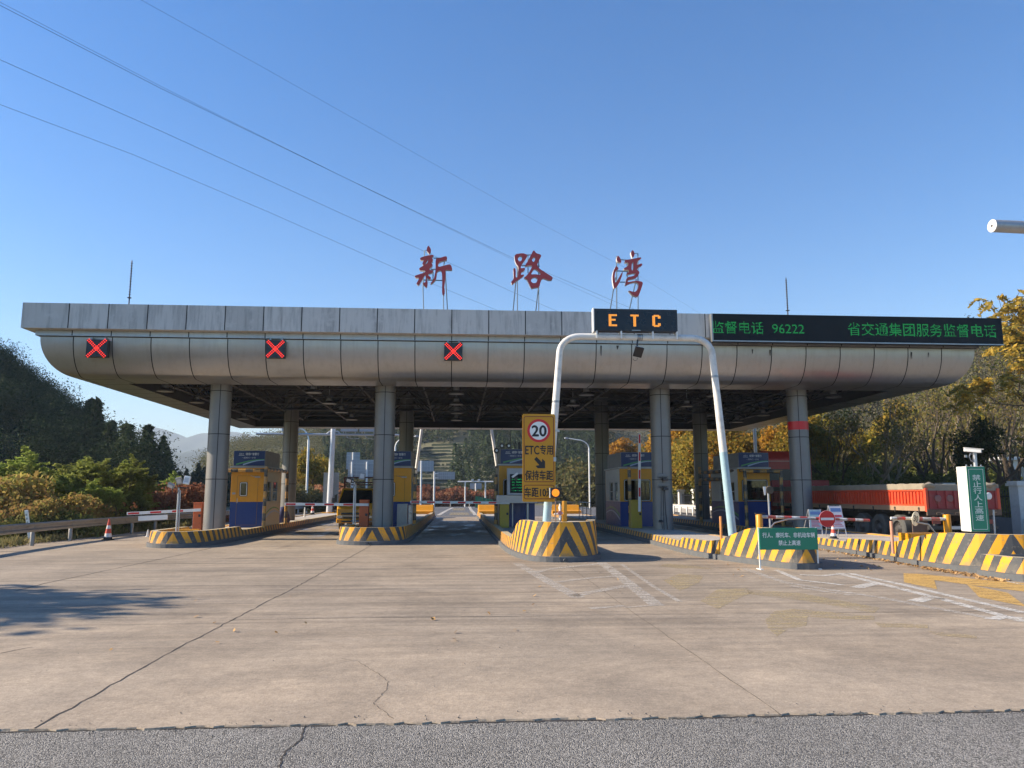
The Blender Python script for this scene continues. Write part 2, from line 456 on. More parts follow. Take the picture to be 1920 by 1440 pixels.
    hsum = math_(nt, 'ADD', noise_out(nt, 28, 6, 0.75, v), math_(nt, 'MULTIPLY', noise_out(nt, 2.2, 4, 0.6, v), 0.8))
    bump(nt, hsum, 0.55, 0.012, p)
    return m
def mat_asphalt(name, lo, hi, scale):
    m, nt, N, L, p = nodes_of(name)
    v = coords(nt, geo=True)
    vo = N.new('ShaderNodeTexVoronoi'); vo.inputs['Scale'].default_value = scale; L.new(v, vo.inputs['Vector'])
    g = N.new('ShaderNodeSeparateColor'); L.new(vo.outputs['Color'], g.inputs[0])
    base = mixc(nt, ramp(nt, g.outputs[0], 0.15, 0.95), lo, hi)
    base = mixc(nt, ramp(nt, noise_out(nt, 0.7, 4, 0.6, v), 0.3, 0.75, 0, 0.35), base, [c * 0.62 for c in lo])
    base = mixc(nt, ramp(nt, noise_out(nt, 9, 3, 0.6, v), 0.55, 0.8, 0, 0.35), base, hi)
    L.new(base, p.inputs['Base Color']); p.inputs['Roughness'].default_value = 0.85
    h = math_(nt, 'ADD', math_(nt, 'MULTIPLY', vo.outputs['Distance'], -1.0), math_(nt, 'MULTIPLY', noise_out(nt, 14, 4, 0.7, v), 0.5))
    bump(nt, h, 0.9, 0.012, p)
    return m
def mat_soil():
    m, nt, N, L, p = nodes_of('grassy_ground')
    v = coords(nt, geo=True)
    b = mixc(nt, ramp(nt, noise_out(nt, 0.5, 5, 0.65, v), 0.35, 0.65), (0.055, 0.075, 0.022), (0.13, 0.10, 0.055))
    b = mixc(nt, ramp(nt, noise_out(nt, 7, 4, 0.7, v), 0.4, 0.7, 0, 0.6), b, (0.10, 0.11, 0.04))
    L.new(b, p.inputs['Base Color']); p.inputs['Roughness'].default_value = 0.95
    bump(nt, noise_out(nt, 5, 6, 0.75, v), 0.8, 0.06, p)
    return m
M_CONC = mat_concrete_apron()
M_SOIL = mat_soil()
rng = np.random.default_rng(7)
rnd = random.Random(5)

b = MB(); b.face([(-7000, -3000, -0.08), (7000, -3000, -0.08), (7000, 9000, -0.08), (-7000, 9000, -0.08)])
describe(struct('ground', b, M_SOIL), 'grassy brown earth beyond the toll plaza')
b = MB()
edge = [(x, 6.17 + 0.012 * math.sin(x * 3.1) + rnd.uniform(-0.03, 0.022)) for x in np.arange(-16, 40.01, 0.07)]
b.faces([(x, y, 0.0) for x, y in edge] + [(x, 62.0, 0.0) for x, y in edge] + [(x, y - 0.012, -0.03) for x, y in edge],
        [(i, i + 1, len(edge) + i + 1, len(edge) + i) for i in range(len(edge) - 1)] +
        [(2 * len(edge) + i, 2 * len(edge) + i + 1, i + 1, i) for i in range(len(edge) - 1)])
apron = describe(struct('concrete_apron', b, M_CONC), 'worn buff concrete apron in front of and under the toll canopy')
b = MB(); b.face([(-80, -40, -0.014), (80, -40, -0.014), (80, 6.2, -0.014), (-80, 6.2, -0.014)])
describe(struct('asphalt_road', b, mat_asphalt('coarse_asphalt', (0.080, 0.077, 0.072), (0.385, 0.37, 0.34), 105)), 'coarse grey asphalt road across the foreground')
b = MB(); b.face([(-19, 62, -0.006), (60, 62, -0.006), (60, 128, -0.006), (-19, 128, -0.006)])
describe(struct('exit_road', b, mat_asphalt('dark_asphalt', (0.07, 0.072, 0.08), (0.15, 0.155, 0.165), 25)), 'dark asphalt road beyond the toll lanes')

# expansion joints and cracks cut into the concrete (narrow strips a few mm above it)
M_JOINT = M('joint_filler', (0.045, 0.038, 0.032), 0.95, var=0.4, vscale=8)
def strip(mb, pts, w, z, jit=0.0, step=0.25, taper=False, m=0):
    P = []
    for (a, c) in zip(pts[:-1], pts[1:]):
        a, c = Vector(a[:2]), Vector(c[:2]); n = max(1, int((c - a).length / step))
        for k in range(n): P.append(a.lerp(c, k / n))
    P.append(Vector(pts[-1][:2])); k = len(P); Lp, Rp = [], []
    for i, q in enumerate(P):
        t = (P[min(i + 1, k - 1)] - P[max(0, i - 1)]).normalized(); nn = Vector((-t.y, t.x))
        o = rnd.uniform(-jit, jit); ww = w * rnd.uniform(0.55, 1.25) if jit else w
        if taper: ww *= 0.25 + 0.75 * math.sin(math.pi * (i + 0.5) / k)
        Lp.append(q + nn * (o + ww / 2)); Rp.append(q + nn * (o - ww / 2))
    vs = [(q.x, q.y, z) for q in Lp] + [(q.x, q.y, z) for q in Rp]
    mb.faces(vs, [(k + i, k + i + 1, i + 1, i) for i in range(k - 1)], m)
def joint(px, w=0.022, jit=0.012, z=0.0035):
    j = MB(); strip(j, [G(*q) for q in px], w, z, jit, 0.18)
    return build('expansion_joint', j, M_JOINT, apron)
joint([(65, 1366), (330, 1217), (560, 1098), (690, 1026), (790, 965)], 0.015, 0.016)
joint([(1465, 1341), (1270, 1206), (1175, 1140), (1060, 1057)], 0.007, 0.010)
joint([(30, 1108), (80, 1095), (340, 1040), (430, 1020)], 0.024, 0.012)
joint([(0, 1052), (300, 1049), (640, 1045), (960, 1040)], 0.03, 0.004)
joint([(430, 1163), (700, 1158), (960, 1156)], 0.016, 0.008)
joint([(960, 1156), (1180, 1153), (1500, 1150), (1920, 1146)], 0.012, 0.005)
joint([(0, 1225), (60, 1213)], 0.014, 0.008)
joint([(-60, 1000), (480, 1003), (800, 1001)], 0.02, 0.003)
cr = MB()
strip(cr, [G(*q) for q in ((640, 1235), (670, 1240), (712, 1265), (727, 1278), (727, 1290), (712, 1308), (699, 1318), (720, 1335), (738, 1348))], 0.005, 0.003, 0.008, 0.05)
build('crack', cr, M_JOINT, apron)
cr = MB()
strip(cr, [G(575, 1352, -0.014), G(562, 1390, -0.014), G(535, 1410, -0.014), G(522, 1440, -0.014)], 0.012, -0.0105, 0.01, 0.03)
o = build('crack', cr, M_JOINT, bpy.data.objects['asphalt_road'])
edge_m = MB(); strip(edge_m, [(-16, 6.155), (40, 6.155)], 0.03, -0.0105, 0.012, 0.06)
build('edge_gap', edge_m, M_JOINT, bpy.data.objects['asphalt_road'])

# painted markings
def mat_paint(name, col, wear_lo, wear_hi, sx=0.6, sy=3.0):
    m, nt, N, L, p = nodes_of(name)
    v = coords(nt, geo=True); vs = coords(nt, scale=(sx, sy, 1), geo=True)
    c = mixc(nt, noise_out(nt, 6, 4, 0.6, v), [q * 0.75 for q in col], col)
    L.new(c, p.inputs['Base Color']); p.inputs['Roughness'].default_value = 0.75
    w = ramp(nt, math_(nt, 'ADD', math_(nt, 'MULTIPLY', noise_out(nt, 2.6, 6, 0.75, vs), 0.6), math_(nt, 'MULTIPLY', noise_out(nt, 25, 3, 0.7, v), 0.4)), wear_lo, wear_hi)
    t = N.new('ShaderNodeBsdfTransparent'); mx = N.new('ShaderNodeMixShader')
    L.new(w, mx.inputs[0]); L.new(p.outputs[0], mx.inputs[1]); L.new(t.outputs[0], mx.inputs[2])
    L.new(mx.outputs[0], N['Material Output'].inputs[0])
    return m
P_WHITE = mat_paint('white_road_paint', (0.64, 0.61, 0.55), 0.46, 0.60)
P_WORN = mat_paint('worn_white_road_paint', (0.54, 0.49, 0.42), 0.41, 0.60)
P_YELL = mat_paint('worn_yellow_road_paint', (0.50, 0.40, 0.22), 0.39, 0.56)
P_ORAN = mat_paint('orange_road_paint', (0.58, 0.36, 0.10), 0.50, 0.62)
def marking(label, lines=(), polys=(), mat=P_WORN, z=0.004):
    mb = MB()
    for i, (pts, w) in enumerate(lines): strip(mb, [G(*q) for q in pts], w, z + 0.0008 * (i % 4), 0, 0.5)
    for i, pts in enumerate(polys): mb.face([tuple(G(*q)[:2]) + (z + 0.0008 * (i % 3),) for q in reversed(pts)])
    o = struct('lane_marking', mb, mat); o['label'] = label; return o
marking('worn white chevron outline painted before the high striped island',
        [(((969, 1056), (1022, 1087), (1085, 1121)), 0.24), (((1128, 1055), (1170, 1087), (1232, 1136)), 0.24),
         (((1000, 1074), (1040, 1066), (1128, 1057)), 0.22), (((1045, 1092), (1090, 1086), (1160, 1080)), 0.2),
         (((1072, 1118), (1120, 1108), (1178, 1098)), 0.24), (((1105, 1141), (1170, 1136)), 0.16),
         (((1165, 1058), (1225, 1100), (1275, 1129)), 0.1), (((1170, 1140), (1230, 1135)), 0.1)], mat=P_WORN)
marking('white lane edge lines and hatching curving right below the green notice',
        [(((1592, 1075), (1690, 1096), (1780, 1117), (1920, 1149)), 0.16), (((1578, 1077), (1680, 1102), (1775, 1126), (1920, 1166)), 0.17),
         (((1455, 1069), (1500, 1088), (1580, 1097)), 0.14), (((1500, 1078), (1544, 1080), (1586, 1075)), 0.16),
         (((1605, 1102), (1640, 1094), (1662, 1097)), 0.26), (((1715, 1128), (1742, 1121), (1772, 1124)), 0.26),
         (((1858, 1162), (1885, 1156), (1920, 1160)), 0.2), (((1795, 1074), (1850, 1083), (1920, 1097)), 0.06)], mat=P_WHITE)
marking('worn white inner hatching line curving right',
        [(((1395, 1066), (1470, 1092), (1580, 1110), (1653, 1121), (1760, 1142), (1862, 1160)), 0.17), (((1480, 1098), (1530, 1107), (1600, 1117)), 0.14)], mat=P_WORN)
marking('worn yellow lane lettering on the concrete',
        polys=[((1313, 1127), (1345, 1105), (1398, 1103), (1415, 1110), (1385, 1122), (1347, 1142)),
               ((1243, 1088), (1275, 1076), (1320, 1080), (1310, 1094), (1275, 1108)),
               ((1236, 1062), (1250, 1057), (1300, 1061), (1340, 1067), (1300, 1066), (1270, 1066)),
               ((1400, 1106), (1500, 1112), (1650, 1140), (1640, 1150), (1520, 1128), (1405, 1114))], mat=P_YELL)
marking('faded yellow paint patch on the concrete',
        polys=[((1452, 1146), (1490, 1142), (1640, 1156), (1640, 1163), (1560, 1160), (1515, 1156), (1512, 1174), (1480, 1178), (1457, 1194), (1440, 1178), (1435, 1162)),
               ((1640, 1168), (1740, 1172), (1740, 1178), (1650, 1176)), ((1740, 1184), (1830, 1192), (1838, 1199), (1760, 1192))], mat=P_YELL)
marking('orange lane arrow paint in the right hand lane',
        polys=[((1694, 1075), (1720, 1076), (1806, 1084), (1925, 1094), (1925, 1110), (1828, 1098), (1752, 1088), (1757, 1105), (1695, 1092)),
               ((1813, 1096), (1890, 1112), (1925, 1138), (1836, 1120))], mat=P_ORAN)
# markings on the exit road seen through the lanes
marking('white lane lines on the exit road',
        [(((822, 966), (840, 956), (849, 952)), 0.35), (((892, 966), (884, 957), (876, 944)), 0.35), (((822, 952), (884, 952)), 0.3), (((818, 944), (880, 944)), 0.35)], mat=P_WHITE, z=0.006)
marking('yellow lane lettering on the exit road',
        polys=[((842, 966), (880, 966), (878, 961), (845, 961)), ((848, 957), (872, 957), (871, 953), (850, 953)), ((882, 963), (888, 963), (884, 959), (880, 959))], mat=P_YELL, z=0.006)

# ------------------------------------------------------------------ hills
M_FLOOR = M('forest_floor', (0.115, 0.11, 0.06), 0.95, var=0.4, vscale=0.05)
M_MOUNT = M('mountain_woods', (0.035, 0.050, 0.025), 0.95, var=0.45, vscale=0.02)
def sstep(t): t = np.clip(t, 0, 1); return t * t * (3 - 2 * t)
_sky_px = [(300, 925), (340, 905), (400, 868), (440, 850), (500, 838), (560, 828), (640, 818), (700, 806), (800, 782), (950, 758), (1100, 758), (1300, 775), (1500, 780), (1700, 780)]
_sky = [W(x, y, 320) for x, y in _sky_px]
_sx = np.array([q.x for q in _sky]); _sz = np.array([q.z for q in _sky])
def h_mid(X, Y):
    X = np.asarray(X, float); Y = np.asarray(Y, float)
    s = np.interp(X * 320.0 / np.maximum(Y, 1), _sx, _sz)
    return s * sstep((Y - 150) / 175.0) * (1 + 0.05 * np.sin(X * 0.05 + Y * 0.03)) - 0.3
def h_left(X, Y):
    X = np.asarray(X, float); Y = np.asarray(Y, float)
    e = -(X + 36 + (Y - 90) * 0.36)
    return np.minimum(0.78 * np.log1p(np.exp(np.clip(e / 3.0, -30, 30))) * 3.0, 46) * (0.25 + 0.75 * sstep((Y - 62) / 22.0)) * sstep((Y - 58) / 12.0) + 0.6 * np.sin(X * 0.3) * np.cos(Y * 0.23) - 0.8
def h_right(X, Y):
    X = np.asarray(X, float); Y = np.asarray(Y, float)
    return 34 * sstep((X - 34) / 92.0) * sstep((Y - 38) / 45.0) + 0.8 * np.sin(X * 0.21) * np.cos(Y * 0.17) - 0.7
def terrain(name, label, fn, x0, x1, y0, y1, n, m, mat=M_FLOOR):
    xs = np.linspace(x0, x1, n); ys = np.linspace(y0, y1, m)
    X, Y = np.meshgrid(xs, ys); Z = fn(X, Y)
    v = np.stack([X, Y, Z], -1).reshape(-1, 3)
    i = np.arange(n - 1); j = np.arange(m - 1); I, J = np.meshgrid(i, j)
    a = (J * n + I).ravel(); f = np.stack([a, a + 1, a + n + 1, a + n], 1)
    o = np_mesh(name, v, f, mat, smooth=True); o['kind'] = 'structure'; o['label'] = label; return o
terrain('hill', 'terraced and wooded hill behind the toll plaza', h_mid, -260, 330, 150, 430, 90, 60)
terrain('hill', 'steep dark wooded hill on the left', h_left, -150, -18, 58, 170, 60, 50)
terrain('hill', 'brown wooded hill on the right', h_right, 32, 220, 36, 260, 60, 60)
def mountain(label, px, Y, depth, seed):
    P = [W(x, y, Y) for x, y in px]
    xs = np.array([q.x for q in P]); zs = np.array([q.z for q in P])
    def fn(X, Yv):
        t = 1 - np.abs(Yv - Y) / depth
        nz = np.array([mnoise.fractal(Vector((a * 0.004, c * 0.004, seed)), 0.9, 2.1, 5) for a, c in zip(X.ravel(), Yv.ravel())]).reshape(X.shape)
        return np.interp(X, xs, zs) * np.clip(t, 0, 1) ** 0.8 + nz * 26 * np.clip(1 - np.abs(t - 0.45) * 2.0, 0, 1) - 3
    terrain('mountain', label, fn, xs[0], xs[-1], Y - depth, Y + depth, 130, 44, M_MOUNT)
mountain('far blue mountain ridge with twin peaks', [(-500, 900), (-200, 850), (100, 830), (230, 812), (275, 800), (292, 797), (312, 803), (338, 812), (352, 819), (370, 812), (390, 808), (410, 812), (440, 806), (480, 814), (520, 822), (600, 850), (760, 880), (900, 915)], 3200, 900, 3.0)
mountain('nearer blue mountain ridge below the far peaks', [(-500, 910), (0, 870), (200, 850), (255, 838), (290, 828), (318, 838), (340, 848), (365, 840), (385, 838), (400, 845), (440, 856), (475, 850), (520, 862), (700, 890), (900, 920)], 2100, 600, 8.0)

# ------------------------------------------------------------------ haze
hz = MB(); hz.box(-4200, 4200, -80, 4300, -1.2, 315)
hm = bpy.data.materials.new('valley_haze'); hm.use_nodes = True
hn = hm.node_tree.nodes; hn.remove(hn['Principled BSDF'])
pv = hn.new('ShaderNodeVolumePrincipled'); pv.inputs['Color'].default_value = (0.74, 0.87, 1.0, 1)
pv.inputs['Density'].default_value = 0.00030; pv.inputs['Anisotropy'].default_value = 0.0
hm.node_tree.links.new(pv.outputs[0], hn['Material Output'].inputs['Volume'])
haze = build('haze', hz, hm); haze['kind'] = 'stuff'; haze['label'] = 'thin blue valley haze in the distance'
# ------------------------------------------------------------------ the toll canopy
RX0, RX1, RY0, RY1 = -15.6, 20.72, 28.0, 52.6
ZB0, ZB1 = 7.60, 8.52
def mat_cladding(name, warm):
    m, nt, N, L, p = nodes_of(name)
    v = coords(nt, geo=True)
    s = N.new('ShaderNodeSeparateXYZ'); L.new(v, s.inputs[0])
    cell = math_(nt, 'FLOOR', math_(nt, 'DIVIDE', math_(nt, 'SUBTRACT', s.outputs[0], RX0 + 1.62), 1.37))
    wn_ = N.new('ShaderNodeTexWhiteNoise'); wn_.noise_dimensions = '1D'; L.new(cell, wn_.inputs['W'])
    c0 = (0.43, 0.425, 0.415) if warm else (0.60, 0.57, 0.53)
    base = mixc(nt, wn_.outputs['Value'], [c * (0.95 if warm else 0.80) for c in c0], [c * (1.04 if warm else 1.12) for c in c0])
    if not warm:
        base = mixc(nt, ramp(nt, wn_.outputs['Value'], 0.55, 0.9, 0, 0.5), base, (0.47, 0.44, 0.41))
    vs = coords(nt, scale=(5.0, 5.0, 0.5), geo=True)
    run = ramp(nt, noise_out(nt, 1.1, 5, 0.65, vs), 0.48, 0.74, 0, 0.30 if warm else 0.75)
    base = mixc(nt, run, base, (0.20, 0.19, 0.18) if not warm else (0.27, 0.25, 0.23))
    if not warm:
        base = mixc(nt, ramp(nt, noise_out(nt, 2.2, 6, 0.7, v), 0.52, 0.66, 0, 0.7), base, (0.60, 0.57, 0.53))
    L.new(base, p.inputs['Base Color']); p.inputs['Metallic'].default_value = 0.75 if warm else 0.12
    L.new(ramp(nt, noise_out(nt, 3, 4, 0.6, v), 0.3, 0.7, 0.30 if warm else 0.4, 0.42 if warm else 0.6), p.inputs['Roughness'])
    bump(nt, noise_out(nt, 1.3, 3, 0.5, v), 0.22, 0.06, p)
    return m
M_BAND = mat_cladding('weathered_aluminium_band', False)
M_CURVE = mat_cladding('curved_aluminium_cladding', True)
M_SEAM = M('panel_seam', (0.012, 0.012, 0.014), 0.8)
M_COLUMN = M('column_cladding', (0.205, 0.205, 0.20), 0.5, 0.35, var=0.08, vscale=1.2, dirt=0.18)
M_TRUSS = M('truss_paint', (0.055, 0.052, 0.05), 0.6, 0.2, var=0.2)
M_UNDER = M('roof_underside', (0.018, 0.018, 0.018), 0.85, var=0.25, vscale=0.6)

canopy = thing('toll_canopy', 'long grey metal toll canopy with curved cladding on round columns', 'toll canopy', (2.5, 40.0, 0.0))
# outline profile: (inset from the band's outer face, height)
prof = [(0.34, ZB0 - 0.001), (0.34, 7.40)]
curve = [(0.46, 7.385)] + [(0.46 + 1.0 * (1 - math.cos(a)), 7.385 - 1.385 * math.sin(a)) for a in np.linspace(0.12, math.pi / 2, 14)]
soffit = [(curve[-1][0], 6.0), (2.72, 6.0)]
def loop(mb, pr, m=0):
    for (i0, z0), (i1, z1) in zip(pr[:-1], pr[1:]):
        def c(i, z): return [(RX0 + i, RY0 + i, z), (RX1 - i, RY0 + i, z), (RX1 - i, RY1 - i, z), (RX0 + i, RY1 - i, z)]
        A, B = c(i0, z0), c(i1, z1)
        for k in range(4):
            j = (k + 1) % 4; mb.face([B[k], B[j], A[j], A[k]], m)
def weld(o):
    bm = bmesh.new(); bm.from_mesh(o.data); bmesh.ops.remove_doubles(bm, verts=bm.verts, dist=0.0005); bm.to_mesh(o.data); bm.free()
b = MB()
loop(b, [(0.30, ZB1), (0.0, ZB1), (0.0, ZB0), (0.34, ZB0)])
o = build('fascia_band', b, M_BAND, canopy); weld(o)
b = MB(); loop(b, prof + [(0.46, 7.40)]); weld(build('ledge', b, M_CURVE, canopy))
b = MB(); loop(b, curve); o = build('curved_cladding', b, M_CURVE, canopy); weld(o); o.data.shade_smooth(); o.data.set_sharp_from_angle(angle=R(40))
b = MB(); loop(b, soffit); weld(build('soffit', b, M_CURVE, canopy))
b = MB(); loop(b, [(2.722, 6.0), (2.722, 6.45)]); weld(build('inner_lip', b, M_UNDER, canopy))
b = MB()
b.face([(RX0 + .3, RY0 + .3, ZB1 - .06), (RX1 - .3, RY0 + .3, ZB1 - .06), (RX1 - .3, RY1 - .3, ZB1 - .06), (RX0 + .3, RY1 - .3, ZB1 - .06)])
build('roof_deck', b, M_UNDER, canopy)
b = MB()
b.box(RX0 + .5, RX1 - .5, RY0 + .5, RY1 - .5, 7.86, 7.9)
for k in range(40):
    x = RX0 + 0.9 + k * 0.9
    b.box(x, x + 0.06, RY0 + 2.8, RY1 - 2.8, 7.80, 7.858)
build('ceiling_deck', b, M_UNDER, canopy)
# seams between panels: proud dark strips following the profile, front and both ends
b = MB(); SW = 0.017
seam_x = [RX0 + 1.62 + 1.37 * k for k in range(25)]
def seam_path(x, pr, off=0.004):
    for (i0, z0), (i1, z1) in zip(pr[:-1], pr[1:]):
        d = Vector((i1 - i0, z1 - z0)).normalized(); nn = Vector((d.y, -d.x)) * off     # outwards = towards -Y
        a = (RY0 + i0 + nn.x, z0 + nn.y); c = (RY0 + i1 + nn.x, z1 + nn.y)
        b.face([(x - SW, a[0], a[1]), (x - SW, c[0], c[1]), (x + SW, c[0], c[1]), (x + SW, a[0], a[1])])
for x in seam_x:
    b.box(x - SW, x + SW, RY0 - 0.004, RY0, ZB0 + 0.01, ZB1 - 0.005)
    b.box(x - SW, x + SW, RY0 + 0.336, RY0 + 0.34, 7.41, ZB0 - 0.005)
    seam_path(x, curve + [(2.70, 6.0)])
y = RY0 + 1.62
while y < RY1 - 1.5:
    for sx, xe in ((1, RX0), (-1, RX1)):
        b.box(min(xe, xe - sx * 0.004), max(xe, xe - sx * 0.004), y - SW, y + SW, ZB0 + 0.01, ZB1 - 0.005)
        for (i0, z0), (i1, z1) in zip(curve[:-1], curve[1:]):
            b.face([(xe + sx * (i0 - 0.004), y - SW, z0), (xe + sx * (i1 - 0.004), y - SW, z1 - 0.003), (xe + sx * (i1 - 0.004), y + SW, z1 - 0.003), (xe + sx * (i0 - 0.004), y + SW, z0)])
        b.box(min(xe + sx * 1.46, xe + sx * 2.7), max(xe + sx * 1.46, xe + sx * 2.7), y - 0.01, y + 0.01, 5.996, 5.9995)
        b.box(xe + (0 if sx > 0 else -0.0), xe + sx * 0.0 + 0.0001, y, y + 0.0001, ZB0, ZB0 + 0.001)
    y += 1.37
x = RX0 + 3.4
while x < RX1 - 3:
    b.box(x - 0.01, x + 0.01, RY1 - 2.7, RY1 - 1.47, 5.996, 5.9995); x += 1.37
b.box(RX0 + 0.42, RX1 - 0.42, RY0 + 0.42, RY0 + 0.452, 7.382, 7.402)
build('panel_seam', b, M_SEAM, canopy)
# rust and soot runs on the curved cladding (real dirt with its own shapes)
b = MB()
for px, z0, z1, w in ((1127, 648, 668, 3), (1158, 648, 656, 5), (1411, 655, 664, 3), (1444, 656, 668, 3), (1709, 660, 674, 3), (1741, 661, 671, 2)):
    b = MB(); a = W(px, z0, RY0 + 0.452); c = W(px, z1, RY0 + 0.452); ww = w * 0.010
    b.face([(a.x - ww, a.y - 0.0, a.z), (a.x - ww * 0.4, a.y - 0.0, c.z), (a.x + ww * 0.3, a.y - 0.0, c.z + 0.05), (a.x + ww, a.y - 0.0, a.z)])
    build('soot_mark', b, M('soot', (0.05, 0.048, 0.045), 0.8), canopy)
# columns: eight, each with seams; the right front one wears a red band
COLX = (-9.4, -2.94, 8.28, 14.09)
for yy in (31.0, 44.0):
    for x in COLX:
        b = MB(); b.lathe([(0.405, 0.2), (0.405, 7.3)], (x, yy, 0), 40)
        c = build('column', b, M_COLUMN, canopy, smooth=40)
        s = MB()
        for z in (1.62 + 0.55, 3.02 + 1.05, 5.0):
            z = {2.17: 2.30, 4.07: 4.05, 5.0: 5.75}[round(z, 2)]
            s.lathe([(0.408, z - 0.014), (0.408, z + 0.014)], (x, yy, 0), 40, cap=False)
        d = Vector((-x * 0.72, -yy)).normalized()
        sx, sy = x + d.x * 0.404, yy + d.y * 0.404
        s.box(sx - 0.012, sx + 0.012, sy - 0.006, sy + 0.006, 0.2, 7.0)
        build('column_seam', s, M_SEAM, c)
        if yy < 40 and x > 14:
            r = MB(); r.lathe([(0.412, 4.36), (0.412, 4.70)], (x, yy, 0), 40, cap=False)
            build('red_band', r, mat_red, c, smooth=40)
# space frame under the deck
b = MB()
nx, ny, dx, dy = 12, 7, 2.72, 2.9
bx0, by0 = RX0 + 3.2, RY0 + 3.3
def bn(i, j): return Vector((bx0 + i * dx, by0 + j * dy, 6.35))
def tn(i, j): return Vector((bx0 + (i - 0.5) * dx, by0 + (j - 0.5) * dy, 7.62))
for i in range(nx):
    for j in range(ny):
        if i + 1 < nx: b.tube([bn(i, j), bn(i + 1, j)], 0.045, 6, cap=False)
        if j + 1 < ny: b.tube([bn(i, j), bn(i, j + 1)], 0.045, 6, cap=False)
        for a in (0, 1):
            for c in (0, 1): b.tube([bn(i, j), tn(i + a, j + c)], 0.035, 5, cap=False)
for i in range(nx + 1):
    for j in range(ny + 1):
        if i < nx: b.tube([tn(i, j), tn(i + 1, j)], 0.04, 5, cap=False)
        if j < ny: b.tube([tn(i, j), tn(i, j + 1)], 0.04, 5, cap=False)
for i in range(nx):
    for j in range(ny): b.lathe([(0.01, -0.09), (0.07, -0.06), (0.09, 0), (0.07, 0.06), (0.01, 0.09)], bn(i, j), 8)
build('space_frame', b, M_TRUSS, canopy, smooth=60)
# cross beams and a pipe run lit at the left
b = MB()
b.box(-12.6, 17.6, 44.9, 45.0, 6.5, 6.62); b.tube([(-12.4, 43.4, 6.45), (-2.0, 43.4, 6.45)], 0.06, 8); b.box(-12.6, 17.6, 38.0, 38.1, 7.2, 7.5)
build('service_pipe', b, M_TRUSS, canopy)

# high-bay lamps hanging under the frame
def make_lamp(loc, label):
    t = thing('high_bay_lamp', label, 'lamp', loc, 0, 'high bay lamps under the canopy')
    b = MB(); b.tube([(0, 0, 0.05), (0, 0, 0.45)], 0.02, 6); b.lathe([(0.05, 0.0), (0.12, -0.05), (0.14, -0.22), (0.13, -0.26)], n=14); build('lamp_body', b, mat_grey, t, smooth=40, local=True)
    b = MB(); b.lathe([(0.14, -0.24), (0.34, -0.36), (0.345, -0.40), (0.32, -0.40), (0.12, -0.27)], n=20, cap=False); build('reflector', b, M('dull_reflector', (.15, .15, .145), .5, .3), t, smooth=40, local=True)
    b = MB(); b.lathe([(0.02, -0.395), (0.315, -0.39)], n=20); build('diffuser', b, M('lamp_diffuser', (0.3, 0.3, 0.28), 0.4), t, local=True)
    return t
LX = (-12.4, -6.2, -0.1, 5.6, 11.3, 16.8); LY = (33.2, 37.2, 41.2, 45.2)
colname = ('over the leftmost lane', 'over the lorry lane', 'over the middle lane', 'right of the middle lane', 'by the fourth column', 'over the red trailer')
rowname = ('frontmost', 'second from the front', 'third from the front', 'rearmost')
lamp0 = None
for i, x in enumerate(LX):
    for j, y in enumerate(LY):
        lab = 'round high bay lamp %s, %s of its row' % (colname[i], rowname[j])
        if lamp0 is None: lamp0 = make_lamp((x, y, 6.42), lab)
        else: dup(lamp0, (x, y, 6.42), 0, lab)

# lightning rods on the roof
def rod(px, ytop, ybase, label):
    base = W(px, ybase, 30.0); top = W(px, ytop, 30.0)
    z0, z1 = 8.46, top.z
    t = thing('lightning_rod', label, 'lightning rod', (base.x, 30.0, z0), 0, 'lightning rods on the roof')
    h = z1 - z0
    b = MB(); b.tube([(0, 0, 0), (0, 0, h * 0.97), (0, 0, h)], [0.028, 0.022, 0.004], 8); build('mast', b, mat_dark, t, local=True)
    b = MB()
    for k in range(13):
        z = h * (0.40 + 0.54 * k / 12); b.lathe([(0.012, z - 0.018), (0.05, z), (0.012, z + 0.018)], n=10)
    b.lathe([(0.02, h * 0.33), (0.09, h * 0.345), (0.02, h * 0.36)], n=12)
    build('insulator', b, mat_dark, t, smooth=60, local=True)
rod(242, 487, 566, 'spiral lightning rod on the left end of the roof')
rod(1477, 520, 585, 'spiral lightning rod above the long display board')

